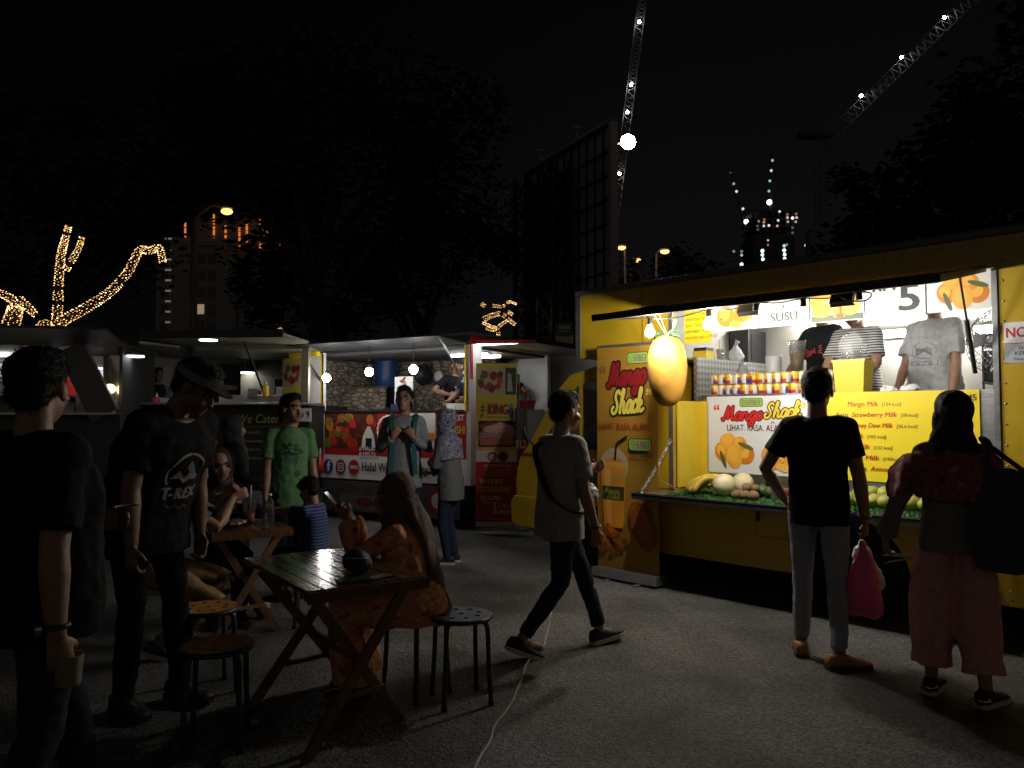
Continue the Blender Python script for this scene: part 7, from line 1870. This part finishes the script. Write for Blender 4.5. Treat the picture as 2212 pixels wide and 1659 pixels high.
def poly_bag(nm, label, top, h_, w0, seed, m, fr_yaw, off=(0, 0)):
    o = thing(nm, label, 'plastic bag', top + V((0, 0, -h_)))
    R = Matrix.Rotation(fr_yaw, 3, 'Z'); X, Y = R @ V((1, 0, 0)), R @ V((0, 1, 0)); b = MB()
    rings = []
    for t, a, c in ((0, .012, .012), (.10, .018, .014), (.25, .05, .025), (.42, .62, .4), (.6, .85, .7), (.8, 1.0, .95), (.94, .98, .9), (1, .7, .6)):
        a_, c_ = (a, c) if t < .3 else (a * w0, c * w0 * .6)
        rings.append((top + V((off[0] * t, off[1] * t, -h_ * t)), X, Y, a_, c_, 2.6))
    b.loft(rings, 28); me = remesh(b, .009, 1); ruffle(me, .022, 11, seed, (1, 1, .5), .008, 38)
    me.transform(OBM[o].inverted()); me.materials.append(m); link_mesh('bag', me, o); return o
PINK = mat('pink_film', (0.80, 0.13, 0.33), 0.32, trans=.15, bump=.25, bscale=50); WFILM = mat('white_film', (0.62, 0.60, 0.55), 0.35, trans=.1, bump=.2, bscale=50)
poly_bag('carrier_bag', 'bright pink plastic bag hanging from the hand of the man in black', grip, .43, .115, 1, PINK, -.3, (-.005, 0))
poly_bag('carrier_bag', 'white plastic bag hanging behind the pink one', grip + V((.012, .03, 0)), .30, .10, 6, WFILM, -.2, (.06, .05))
b = MB(); q = HOLD[(root['label'], 1)][3] + V((-.05, .03, -.02)); b.ell(q, (.03, .03, .07), None, 12, 8); me = remesh(b, .008, 1); ruffle(me, .02, 20, 2); me.transform(Matrix.Translation(-q)); me.materials.append(mat('blue_cloth', (0.02, 0.05, 0.22), 0.7)); tag(link_mesh('blue_pouch', me, None, q), 'small blue cloth pouch tucked by the wrist of the man in black', 'pouch')

# --- woman with tote
pl, pr = gnd(2026, 1500), gnd(2118, 1527); mid = (pl + pr) / 2
FLOR = blotch('floral_scarf', [(0.06, 0.02, 0.022), (0.34, 0.09, 0.08), (0.17, 0.05, 0.05), (0.52, 0.32, 0.25)], 16, [.3, .45, .56, .72])
PINKT = cloth('dusty_pink', (0.64, 0.30, 0.29)); GREYS = cloth('grey_sleeve', (0.20, 0.17, 0.16))
h = human('woman in black headscarf and wide pink trousers, her back to us', (mid.x, mid.y, 0), 12, 1.56,
    footL=(-.105, .11, .085, 32, 0), footR=(.12, -.06, .085, 48, 0), pelvis=(0, 0, .93), handL=(-.36, .10, .84), poleL=(-1, -.6, 0), handR=(.30, .12, .86), poleR=(1, -.6, 0), hdL=(.15, .25, -1), curl=(45, 40),
    shirt=GREYS, sleeve=1.92, hem=-.10, loose=1.05, trousers=PINKT, leg=.80, wide=1.95, shoes=mat('black_shoe', (0.012, 0.012, 0.013), 0.6), sole=mat('white_sole', (0.5, 0.46, 0.42), 0.6),
    hijab=mat('hijab_black', (0.012, 0.011, 0.012), 0.75, bump=.15, bscale=200), drape=-.06, hips=1.05, build=.95, folds=.010)
root = h['root']
# printed shawl on her shoulders
b = MB(); T, M = h['T'], h['M']; ZZ = V((0, 0, 1))
sh_r = [(.50, .12, .10, 0), (.46, .20, .135, -.01), (.40, .235, .16, -.02), (.30, .245, .175, -.025), (.20, .20, .17, -.03)]
b.loft([(M @ T(0, yy, hh), h['Xs'], h['Ys'], a * h['s'], c * h['s']) for hh, a, c, yy in sh_r], 28)
b.loft([(M @ T(-.20, 0, .44), h['Xs'], h['Ys'], .05, .10), (M @ T(-.245, .02, .36), h['Xs'], h['Ys'], .06, .12), (M @ T(-.29, .03, .25), h['Xs'], h['Ys'], .05, .10), (M @ T(-.325, .03, .19), h['Xs'], h['Ys'], .02, .07)], 18)
me = remesh(b, .010, 3); ruffle(me, .018, 9, 4, (1.4, 1.4, .5), .006, 30); me.name = 'shawl'; me.materials.append(FLOR); me.transform(OBM[root].inverted()); link_mesh('shawl', me, root)
for k in (-1,):
    w_, e_ = h['arm'][k][2], h['arm'][k][1]; d = (w_ - e_).normalized(); x, y = ortho(d)
    b = MB(); b.tube([w_ - d * .03 + (x * cos(a) + y * sin(a)) * .036 for a in [2 * pi * i / 18 for i in range(19)]], .014, 8, mat('red_band', (0.28, 0.02, 0.05), .7)); b.build('wristband', None, root)
q = HOLD[(root['label'], -1)][0]
o = thing('paper_sheets', 'folded pale papers held in her left hand', 'paper', q); b = MB()
for k, (dx, dz, rz, m_) in enumerate(((.05, -.015, .1, WHT), (.055, -.045, -.15, mat('pinkish_paper', (0.55, 0.40, 0.36), .6)))):
    M_ = Matrix.Translation(q + V((dx, .01 * k, dz))) @ Matrix.Rotation(rz, 4, 'Y') @ Matrix.Rotation(-.35, 4, 'X'); b.box(-.07, -.03, -.001, .07, .05, .0015, m_, M_)
b.build('sheets', None, o)
sh = M @ T(.15, -.06, .47)
o = thing('tote_bag', 'large dark tote bag on the right shoulder of the woman in pink trousers', 'bag', M @ V((.27, -.08, .60)))
b = MB(); c0 = M @ V((.20, -.14, .86)); ang = radians(-12)
X = (M.to_3x3() @ V((1, 0, 0))); Y = (M.to_3x3() @ V((0, 1, 0))); Xr = X * cos(.10) + ZZ * sin(-.10)
b.loft([(M @ V((.19 + .02 * t, -.15 - .015 * t, 1.18 - .5 * t * 1.0 + .0)), Xr, Y, a, c, 3.5) for t, a, c in ((0, .125, .02), (.15, .15, .04), (.5, .172, .06), (.85, .18, .065), (1.0, .17, .05))], 28)
me = remesh(b, .011, 2); ruffle(me, .014, 7, 2, (1, 1, 1), .003, 40); me.materials.append(mat('tote_cloth', (0.05, 0.062, 0.078), .8, bump=.3, bscale=260)); me.transform(OBM[o].inverted()); link_mesh('body', me, o)
b = MB(); b.tube(spline([M @ V((.10, -.17, 1.17)), sh + V((0, 0, .035)) + Y * -.04, sh + V((0, 0, .05)) + Y * .05, M @ V((.28, -.12, 1.17))], 8), .012, 8); b.build('strap', MATS['tote_cloth'], o)
for k in (-1, 1):                           # gold heel patches on her trainers
    an = M @ h['legs'][k][2]; ty = radians(12 + h['legs'][k][3]); fy = V((sin(ty), cos(ty), 0)); fx = V((cos(ty), -sin(ty), 0))
    b = MB(); b.ell(an + V((0, 0, -.04)) - fy * .035 - fx * .0, (.042, .042, .024), None, 14, 8, mat('gold_foil', (0.6, 0.36, 0.12), .22, 1.0)); b.build('heel_patch', None, root)

# --- walking man
p0 = (gnd(1128, 1412) + gnd(1300, 1402)) / 2
h = human('young man in a pale t-shirt and dark jeans striding to the right', (p0.x, p0.y, 0), 68, 1.63,
    pelvis=(0, -.02, .885), lean=3, footL=(-.05, .30, .095, -8, -8), footR=(.06, -.315, .125, 4, 22), kneeL=(0, 1, 0), kneeR=(0, 1, .1), twist=-14,
    handR=(.22, .13, .80), poleR=(.3, -1, 0), hdR=(-.05, .12, -1), handL=(-.22, .30, 1.14), poleL=(-.5, -.6, -1), hdL=(0, .9, .3), pnL=(.6, 0, .3), curl=(30, 55), head=(6, 4, 0),
    shirt=cloth('pale_grey', (0.30, 0.285, 0.275)), sleeve=.72, loose=1.1, hem=-.15, trousers=JEAN, leg=.92, wide=.95, shoes=mat('navy_shoe', (0.018, 0.022, 0.035), .7), sole=mat('white_sole', (0.5, 0.46, 0.42), .6), folds=.010)
root = h['root']; T, M = h['T'], h['M']
b = MB(); pts = spline([M @ T(-.13, -.02, .47), M @ T(-.12, -.13, .42), M @ T(-.02, -.155, .28), M @ T(.12, -.13, .12), M @ T(.18, .02, .03), M @ T(.10, .14, .05), M @ T(-.03, .165, .2), M @ T(-.12, .135, .38), M @ T(-.13, -.0, .475)], 6)
for i in range(len(pts) - 1): b.bar(pts[i], pts[i + 1] + (pts[i + 1] - pts[i]) * .05, .036, .012, up=(M.to_3x3() @ V((0, 0, 1))))
b.build('strap', mat('strap_black', (0.012, 0.012, 0.013), .7), root)
w_, e_ = h['arm'][1][2], h['arm'][1][1]; d = (w_ - e_).normalized(); x, y = ortho(d); b = MB(); b.tube([w_ - d * .02 + (x * cos(a) + y * sin(a)) * .031 for a in [2 * pi * i / 16 for i in range(17)]], .007, 6, BLKM); b.build('watch', None, root)
q = M @ T(-.02, .22, .10)
b = MB(); b.ell(q, (.075, .075, .09), None, 16, 10); me = remesh(b, .01, 1); ruffle(me, .025, 14, 1, (1, 1, 1), .008, 40); me.transform(Matrix.Translation(-q)); me.materials.append(mat('grey_film', (0.22, 0.23, 0.24), .3)); tag(link_mesh('plastic_bag', me, None, q), 'crumpled grey plastic bag carried in front of the walking man', 'plastic bag')

# --- man with rucksack straps, facing us
h = human('spectacled man in grey henley gripping teal rucksack straps', (-1.07, 7.65, 0), 176, 1.72, handL=(-.09, .20, 1.24), poleL=(-.6, -.3, -1), handR=(.09, .20, 1.24), poleR=(.6, -.3, -1), hdL=(.5, .1, .8), hdR=(-.5, .1, .8), pnL=(0, -1, .3), pnR=(0, -1, .3), curl=(75, 75),
    shirt=cloth('henley_grey', (0.20, 0.215, 0.235)), sleeve=1.9, loose=1.04, hem=-.2, trousers=JEAN, shoes=mat('black_shoe', (0.012, 0.012, 0.013), .6), glasses=True, build=.95, head=(8, -4, 0), folds=.012)
T, M = h['T'], h['M']; root = h['root']
o = thing('rucksack', 'teal strapped rucksack worn by the spectacled man', 'rucksack', M @ V((0, -.25, 1.05)))
b = MB(); b.loft([(M @ T(0, -.19, z), h['Xs'], h['Ys'], a, c, 3) for z, a, c in ((.02, .14, .07), (.1, .16, .1), (.3, .16, .1), (.45, .13, .07), (.48, .08, .04))], 20); b.build('pack', mat('pack_dark', (0.03, 0.035, 0.04), .7), o)
for sg in (-1, 1):
    b = MB(); pts = spline([M @ T(sg * .10, -.12, .46), M @ T(sg * .115, -.02, .525), M @ T(sg * .115, .11, .45), M @ T(sg * .10, .165, .30), M @ T(sg * .11, .165, .12), M @ T(sg * .12, .155, -.06)], 6)
    for i in range(len(pts) - 1): b.bar(pts[i], pts[i + 1] + (pts[i + 1] - pts[i]) * .06, .042, .014, up=h['Ys'])
    b.build('strap', mat('teal_strap', (0.01, 0.11, 0.12), .6), o)
# --- woman beside him
h = human('woman in blue floral headscarf and grey top beside the spectacled man', (-.60, 7.6, 0), -72, 1.50, lean=6, handL=(.02, .24, 1.12), poleL=(-1, -.5, -.5), handR=(.05, .28, 1.0), poleR=(1, -1, -.4), hdL=(1, .2, .1), hdR=(-1, .2, .1), curl=(40, 40),
    shirt=cloth('mid_grey', (0.115, 0.12, 0.13)), sleeve=1.95, loose=1.08, hem=-.22, trousers=JEAN, shoes=mat('black_shoe', (0.012, 0.012, 0.013), .6), sole=mat('white_sole', (0.5, 0.46, 0.42), .6),
    hijab=blotch('floral_blue', [(0.02, 0.025, 0.08), (0.25, 0.25, 0.27), (0.05, 0.065, 0.18), (0.26, 0.23, 0.19)], 18, [.36, .46, .55, .68]), drape=.05, build=.95)
# --- teenager in green
h = human('teenager in a bright green t-shirt standing behind the boy', (-1.80, 6.25, 0), 156, 1.61, handL=(-.215, .08, .80), handR=(.215, .10, .80), head=(-28, 0, 0), shirt=cloth('green', (0.11, 0.235, 0.105)), sleeve=.72, hem=-.2, loose=1.05, trousers=BLKJ, shoes=mat('black_shoe', (0.012, 0.012, 0.013), .6), folds=.011, build=.9)
G = chest_print(h); dg = flat('1d3a1e')
random.seed(6)
for i in range(22): G.ell(random.uniform(-.09, .09), random.uniform(-.09, .07), random.uniform(.006, .022), random.uniform(.005, .016), dg, random.random() * 3, 7)
for y in (.05, .02, -.01): G.stroke([(-.08, y), (-.02, y + .01), (.03, y), (.08, y + .01)], .006, dg, 3)
G.ell(.05, -.17, .025, .025, dg, 0, 7); G.build('shirt_print', h['root'])
# --- boy
h = human('small boy in blue striped t-shirt reaching for the bottle', (SEAT_B.x, SEAT_B.y, 0), -72, 1.13, pelvis=(0, 0, .745), lean=4, footL=(-.09, .42, .30, 0, 0), footR=(.09, .40, .30, 0, 0), kneeL=(-.1, .6, 1), kneeR=(.1, .6, 1),
    handL=(-.02, .58, 1.17), poleL=(-1, -.2, -.8), handR=(.08, .58, 1.17), poleR=(1, -.2, -.8), hdL=(.2, 1, 0), hdR=(-.2, 1, 0), curl=(45, 45), head=(-4, 14, 0),
    shirt=stripes('blue_stripes', (0.012, 0.016, 0.03), (0.045, 0.085, 0.28), 46, .5), sleeve=.6, hem=-.1, trousers=cloth('dark_shorts', (0.02, 0.02, 0.022)), leg=.1, shoes=mat('black_shoe', (0.012, 0.012, 0.013), .6), hair='mop', voxel=.0065)
# --- girl in the black scarf
h = human('girl in a black headscarf sitting at the farther table, looking towards us', (SEAT_H.x, SEAT_H.y, 0), 148, 1.58, pelvis=(0, -.02, .52), lean=8, footL=(-.1, .36, .085, 0, 0), footR=(.1, .36, .085, 0, 0), kneeL=(-.1, .6, 1), kneeR=(.1, .6, 1),
    handL=(-.06, .30, .92), poleL=(-1, -.3, -.6), handR=(.12, .24, .90), poleR=(1, -.3, -.6), hdL=(.6, .3, .5), hdR=(-.5, .3, .6), curl=(60, 60), head=(-4, 4, 6),
    shirt=cloth('black', (0.010, 0.010, 0.011)), sleeve=1.8, trousers=BLKJ, shoes=mat('black_shoe', (0.012, 0.012, 0.013), .6), hijab=mat('hijab_black', (0.012, 0.011, 0.012), .75), build=.92)
# --- khaki sitter, mostly behind the cap man
h = human('khaki trousered sitter half hidden behind the man in the cap', (SEAT_K.x, SEAT_K.y, 0), 72, 1.66, pelvis=(0, 0, .52), lean=18, footL=(-.14, .16, .085, 0, 0), footR=(.14, .06, .10, 10, 18), kneeL=(-.2, .8, .6), kneeR=(.2, .8, .6),
    handL=(-.06, .42, .98), poleL=(-.8, .3, -1), handR=(.0, .46, .96), poleR=(.8, .2, -1), hdL=(.3, .5, .5), hdR=(-.2, .7, .3), curl=(60, 60), shirt=stripes('pale_stripes', (0.10, 0.10, 0.10), (0.36, 0.35, 0.33), 12, .6), sleeve=.75, trousers=cloth('khaki', (0.27, 0.185, 0.085)), shoes=mat('dark_trainer', (0.03, 0.028, 0.03), .6), sole=mat('pink_sole', (0.5, 0.33, 0.33), .6), build=1.0, folds=.012)
# --- woman in orange
BAT = blotch('orange_print', [(0.36, 0.075, 0.03), (0.78, 0.38, 0.18), (0.60, 0.19, 0.07), (0.82, 0.56, 0.36)], 17, [.34, .46, .54, .70])
def kurung(P, T, legs, s):
    out = []
    for k in (-1, 1):
        h0, kn, an = legs[k][:3]; a2 = an + V((0, 0, -.01))
        out.append([(h0 + V((0, -.06, .03)), V((1, 0, 0)), V((0, .3, 1)), .11 * s, .12 * s), (h0.lerp(kn, .5), V((1, 0, 0)), V((0, .2, 1)), .13 * s, .105 * s), (kn + V((0, .0, 0)), V((1, 0, 0)), V((0, .6, .8)), .12 * s, .095 * s), (kn.lerp(a2, .3), V((1, 0, 0)), V((0, 1, 0)), .13 * s, .10 * s), (kn.lerp(a2, .92), V((1, 0, 0)), V((0, 1, 0)), .15 * s, .14 * s)])
    out.append([(P + V((0, 0, .16)) * s, V((1, 0, 0)), V((0, 1, 0)), .165 * s, .125 * s), (P + V((0, -.02, .02)), V((1, 0, 0)), V((0, 1, 0)), .205 * s, .165 * s), (P + V((0, -.02, -.09)), V((1, 0, 0)), V((0, 1, 0)), .20 * s, .16 * s)])
    m_ = (legs[-1][1] + legs[1][1]) / 2; q = (legs[-1][2] + legs[1][2]) / 2
    out.append([(m_ + V((0, 0, .02)), V((1, 0, 0)), V((0, .6, .8)), .17 * s, .09 * s), (m_.lerp(q, .5), V((1, 0, 0)), V((0, 1, 0)), .2 * s, .09 * s), (m_.lerp(q, .95), V((1, 0, 0)), V((0, 1, 0)), .24 * s, .11 * s)])
    return out
h = human('woman in orange patterned dress and taupe headscarf sitting with a phone', (SEAT_O.x, SEAT_O.y, 0), -88, 1.49, pelvis=(0, .0, .53), lean=13, footL=(-.10, .34, .085, 0, 0), footR=(.10, .36, .085, 0, 0), kneeL=(-.05, .6, 1), kneeR=(.05, .6, 1),
    handL=(-.03, .41, 1.04), poleL=(-.5, .3, -1), handR=(.05, .42, 1.04), poleR=(.6, .1, -1), hdL=(.25, .75, .6), hdR=(-.15, .75, .6), pnL=(.8, -.3, .3), pnR=(-.8, -.3, .3), curl=(50, 50), head=(-6, 2, 0),
    shirt=BAT, sleeve=1.88, loose=1.03, hem=-.06, dress=kurung, trousers=BAT, shoes=mat('black_shoe', (0.012, 0.012, 0.013), .6), hijab=cloth('taupe', (0.135, 0.095, 0.082)), drape=.02, build=1.05, hips=1.1, folds=.012, cape=.60)
for c in h['root'].children:
    if c.name.startswith('skirt'): c.data.materials.clear(); c.data.materials.append(BAT)
T, M = h['T'], h['M']; root = h['root']
b = MB(); sc = mat('cloth_taupe', (0.135, 0.095, 0.082))
b.loft([(h['MH'] @ V((0, -.085, -.02)), h['Xs'], h['Ys'], .085, .05), (M @ T(0.02, -.125, .46), h['Xs'], h['Ys'], .12, .05), (M @ T(.03, -.145, .28), h['Xs'], h['Ys'], .115, .035), (M @ T(.03, -.15, .08), h['Xs'], h['Ys'], .09, .03), (M @ T(.03, -.19, -.04), h['Xs'], h['Ys'], .07, .025), (M @ T(.03, -.19, -.12), h['Xs'], h['Ys'], .04, .02)], 24)
me = remesh(b, .009, 3); ruffle(me, .014, 11, 4, (2.2, 2.2, .25), .003, 30); me.name = 'scarf_tail'; me.materials.append(sc); me.transform(OBM[root].inverted()); link_mesh('scarf_tail', me, root)
w_, e_ = h['arm'][1][2], h['arm'][1][1]; d = (w_ - e_).normalized(); x, y = ortho(d); b = MB(); b.tube([w_ - d * .03 + (x * cos(a) + y * sin(a)) * .032 for a in [2 * pi * i / 16 for i in range(17)]], .004, 6, mat('gold_chain', (.6, .45, .2), .25, 1.0)); b.build('bracelet', None, root)
q = (HOLD[(root['label'], -1)][0] + HOLD[(root['label'], 1)][0]) / 2 + V((-.03, -.005, .03)); M_ = Matrix.Translation(q) @ Matrix.Rotation(radians(90), 4, 'Z') @ Matrix.Rotation(radians(48), 4, 'X')
o = thing('phone', 'phone held up in both hands by the woman in orange', 'phone', q); b = MB(); b.box(-.037, -.075, -.004, .037, .075, .004); b.build('body', mat('phone_case', (.2, .2, .21), .3), o, frame=M_, bevel=.003)
b = MB(); b.box(-.033, -.069, .0042, .033, .069, .005); b.build('screen', DARKG, o, frame=M_)

# --- man in the cap
p = gnd(345, 1536)
h = human('man in black cap and t-shirt leaning forward, looking down', (p.x - .02, p.y + .02, 0), 112, 1.78, pelvis=(0, -.12, .94), lean=25, footL=(-.12, .02, .085, -4, 0), footR=(.11, -.10, .085, 10, 0), handL=(-.20, .05, .80), handR=(.26, .10, .79), curl=(40, 40), head=(-18, 20, 0),
    shirt=DK_SH, sleeve=.72, loose=1.12, hem=-.2, trousers=BLKJ, skin=SKIN2, hair='short', cap=mat('cap_black', (0.012, 0.012, 0.013), .8, bump=.3, bscale=300), cuffmat=mat('cap_patch', (0.20, 0.19, 0.19), .8), build=1.28, shoes=mat('black_shoe', (0.012, 0.012, 0.013), .6), folds=.012)
G = chest_print(h); pg = flat('8e8c8a'); pk = flat('161414')
for i in range(24):
    a = radians(20 + i * 8.0); a2 = radians(20 + (i + 1) * 8.0)
    if i % 9 == 8: continue
    G.stroke([(.105 * cos(a), -.02 + .105 * sin(a)), (.105 * cos(a2), -.02 + .105 * sin(a2))], .011, pg, 0)
G.poly([(-.085, -.05), (-.05, .0), (-.03, -.02), (.0, .055), (.03, .02), (.045, -.01), (.075, -.03), (.085, -.06), (.03, -.05), (.0, -.07), (-.03, -.045)], pg)
G.poly([(-.03, -.02), (-.01, .02), (.01, -.01), (-.005, -.04)], pk); G.text('T-REX', 0, -.155, .058, pg, 'C', width=.215, bold=.06)
for i in range(9): G.ell(-.06 + .016 * i, -.19 - .006 * (i % 3), .007, .006, flat('5a4a46'), i, 6)
G.build('shirt_print', h['root'])
# --- man at the far left, walking away
h = human('dark haired man at the left edge walking away with a cup in his hand', (-1.50, 2.44, 0), 34, 1.66, pelvis=(0, 0, .92), footL=(-.09, .22, .10, 0, -8), footR=(.09, -.20, .11, 0, 18), handR=(.27, -.06, .80), poleR=(.6, -1, 0), hdR=(-.05, .25, -1), handL=(-.20, .30, 1.10), poleL=(-1, -.4, -.4), hdL=(.4, .8, .1), curl=(50, 55), head=(-38, 0, 0),
    shirt=cloth('black', (0.010, 0.010, 0.011)), sleeve=.8, loose=1.1, trousers=cloth('navy_jean', (0.025, 0.032, 0.045)), build=1.28, skin=SKIN, shoes=mat('black_shoe', (0.012, 0.012, 0.013), .6), folds=.012)
w_, e_ = h['arm'][1][2], h['arm'][1][1]; d = (w_ - e_).normalized(); x, y = ortho(d); b = MB(); b.tube([w_ - d * .03 + (x * cos(a) + y * sin(a)) * .034 for a in [2 * pi * i / 16 for i in range(17)]], .008, 6, BLKM); b.cyl(w_ - d * .03 + V((-.03, -.025, 0)), w_ - d * .03 + V((-.042, -.036, 0)), .02, n=12, m=STEEL); b.build('watch', None, h['root'])
q = HOLD[(h['root']['label'], 1)][0]
o = thing('paper_cup', 'small pale cup held low by the man at the left edge', 'cup', q + V((.02, 0, -.07))); b = MB(); b.lathe([(.030, 0), (.033, .004), (.040, .085), (.041, .088), (.038, .085), (.028, .004)], q + V((.025, .0, -.06)), 18); b.build('cup', mat('paper_cup', (.26, .21, .15), .5), o)
q = HOLD[(h['root']['label'], -1)][0]
o = thing('paper_cup', 'second cup held in front by the man at the left edge', 'cup', q); b = MB(); b.lathe([(.030, 0), (.040, .085), (.041, .088), (.038, .085), (.028, .004)], q + V((0, .02, -.04)), 18); b.build('cup', mat('paper_cup', (.26, .21, .15), .5), o)

# --- woman in a long black robe behind the girl, back of someone in grey behind the teenager
def robe(P, T, legs, s):
    return [[(P + V((0, 0, .2)) * s, V((1, 0, 0)), V((0, 1, 0)), .16 * s, .12 * s), (P, V((1, 0, 0)), V((0, 1, 0)), .19 * s, .15 * s), (V((P.x, P.y, .45 * s)), V((1, 0, 0)), V((0, 1, 0)), .21 * s, .17 * s), (V((P.x, P.y, .05 * s)), V((1, 0, 0)), V((0, 1, 0)), .25 * s, .2 * s)]]
h = human('woman in a long black robe and scarf standing beside the We Cater panel', (-2.53, 7.0, 0), 60, 1.43, shirt=cloth('black', (0.010, 0.010, 0.011)), sleeve=1.9, dress=robe, trousers=cloth('black', (0.010, 0.010, 0.011)), hijab=mat('hijab_black', (0.012, 0.011, 0.012), .75), drape=.1, shoes=mat('black_shoe', (0.012, 0.012, 0.013), .6), handL=(-.12, .28, 1.02), handR=(.16, .27, .98), voxel=.009)
h = human('person in a dim grey shirt standing behind the teenager in green', (-2.12, 7.3, 0), 80, 1.55, shirt=cloth('dim_grey', (0.12, 0.12, 0.11)), sleeve=1.8, loose=1.1, trousers=BLKJ, shoes=mat('black_shoe', (0.012, 0.012, 0.013), .6), voxel=.009)

# ------------------------------------------------------------------ vendors in the yellow truck
def tws(s, w): p = tw(s, w, .75); return (p.x, p.y, p.z)
fy = math.degrees(atan2(-EN.x, -EN.y))       # facing out of the truck
h = human('vendor in a grey t-shirt at the right of the hatch', tws(-2.07, 6.80), fy + 14, 1.75, handL=(-.20, .12, .84), handR=(.22, .20, .80), hdR=(-.3, .5, -.7), curl=(30, 40), shirt=cloth('heather', (0.40, 0.41, 0.42)), sleeve=.78, loose=1.12, hem=-.2, trousers=BLKJ, shoes=mat('black_shoe', (0.012, 0.012, 0.013), .6), folds=.019, build=1.05)
G = chest_print(h); ig = flat('8c8d90'); ig2 = flat('6e7074')
G.text('PROTECT THIS HOUSE', 0, .055, .03, ig, 'C', width=.26, bold=.02)
G.ell(0, -.035, .105, .07, ig); G.ell(0, -.035, .095, .06, flat('a9aaad'))
for sg in (-1, 1): G.poly([(sg * .02, -.055), (sg * .075, -.085), (sg * .065, -.035), (sg * .075, .015), (sg * .02, -.015)], ig2)
G.rect(-.03, -.05, .03, -.02, ig2); G.rect(-.115, -.155, .115, -.12, ig2); G.text('UNDER ARMOUR', 0, -.15, .026, flat('b4b5b8'), 'C', width=.21, bold=.04)
G.build('shirt_print', h['root'])
h = human('vendor in a black and white striped t-shirt looking down at the cups', tws(-2.63, 6.72), fy + 6, 1.72, lean=6, handL=(-.16, .34, .95), poleL=(-1, -.4, -.6), handR=(.12, .34, .95), poleR=(1, -.4, -.6), hdL=(.7, .6, -.1), hdR=(-.7, .6, -.1), curl=(45, 45), head=(0, 16, 0), shirt=stripes('mono_stripes', (0.02, 0.02, 0.022), (0.55, 0.55, 0.54), 44, .42), sleeve=.75, loose=1.05, hem=-.2, trousers=BLKJ, shoes=mat('black_shoe', (0.012, 0.012, 0.013), .6))
w_, e_ = h['arm'][-1][2], h['arm'][-1][1]; d = (w_ - e_).normalized(); x, y = ortho(d); b = MB(); b.tube([w_ - d * .02 + (x * cos(a) + y * sin(a)) * .033 for a in [2 * pi * i / 16 for i in range(17)]], .010, 6, BLKM); b.build('watch', None, h['root'])
h = human('vendor in a black t-shirt with a red emblem behind the blender', tws(-3.02, 6.95), fy + 22, 1.80, lean=6, handL=(-.2, .30, .90), handR=(.18, .34, .92), head=(0, 14, 0), shirt=cloth('vendor_black', (0.015, 0.018, 0.019)), sleeve=.75, hem=-.2, trousers=BLKJ, shoes=mat('black_shoe', (0.012, 0.012, 0.013), .6))
G = chest_print(h); rd = flat('c8404c')
for sg in (-1, 1):
    for i in range(4): G.stroke([(sg * .02, .01 * i - .02 + sg * .012), (sg * .10, .022 * i - .03 + sg * .012)], .010, rd, 0)
G.poly([(.028 * cos(radians(90 + k * 36)) * (1 if k % 2 == 0 else .4), .028 * sin(radians(90 + k * 36)) * (1 if k % 2 == 0 else .4)) for k in range(10)], rd); G.build('shirt_print', h['root'])

# ------------------------------------------------------------------ staff in the trailers behind
p = MK @ V((-.95, .95, .62)); h = human('cook in a dark shirt working inside the white trailer', p, 150, 1.66, lean=10, shirt=cloth('cook_black', (0.018, 0.018, 0.02)), sleeve=.7, trousers=BLKJ, handL=(-.1, .34, 1.0), handR=(.25, .35, 1.15), poleR=(1, 0, -.5), cap=MATS['cap_black'] if 'cap_black' in MATS else mat('cap_black', (0.012, 0.012, 0.013), .8), voxel=.009)
NAVF = blotch('navy_floral', [(0.006, 0.008, 0.02), (0.008, 0.01, 0.025), (0.45, 0.46, 0.48), (0.5, 0.5, 0.5)], 9, [.0, .56, .58, .8])
p = MK @ V((-.42, .70, .62)); h = human('cook in a navy shirt with white flowers at the right of the trailer window', p, 218, 1.72, shirt=NAVF, sleeve=.8, loose=1.15, hem=-.2, trousers=BLKJ, handL=(-.14, .35, 1.05), poleL=(-1, 0, -.4), handR=(.2, .33, 1.0), voxel=.009)
p = MK @ V((-.65, 1.75, .62)); h = human('man in dark clothes with his back to us behind the display case', p, 20, 1.68, shirt=cloth('cook_black', (0.018, 0.018, 0.02)), sleeve=.7, trousers=BLKJ, handR=(.3, .2, 1.05), poleR=(1, -.5, 0), voxel=.009)
p = at(252, 960, 11.6); h = human('stall worker in a bright blue shirt at the far left', (p.x, p.y, .55), 200, 1.55, shirt=cloth('blue', (0.03, 0.07, 0.36)), sleeve=.75, trousers=BLKJ, voxel=.010)
p = at(332, 960, 11.8); h = human('person in a dark top inside the black trailer, left of the corner post', (p.x, p.y, .65), 130, 1.52, lean=10, shirt=cloth('cook_black', (0.018, 0.018, 0.02)), trousers=BLKJ, voxel=.010)
# faint bluish price tags are reflections in the lens and are left out
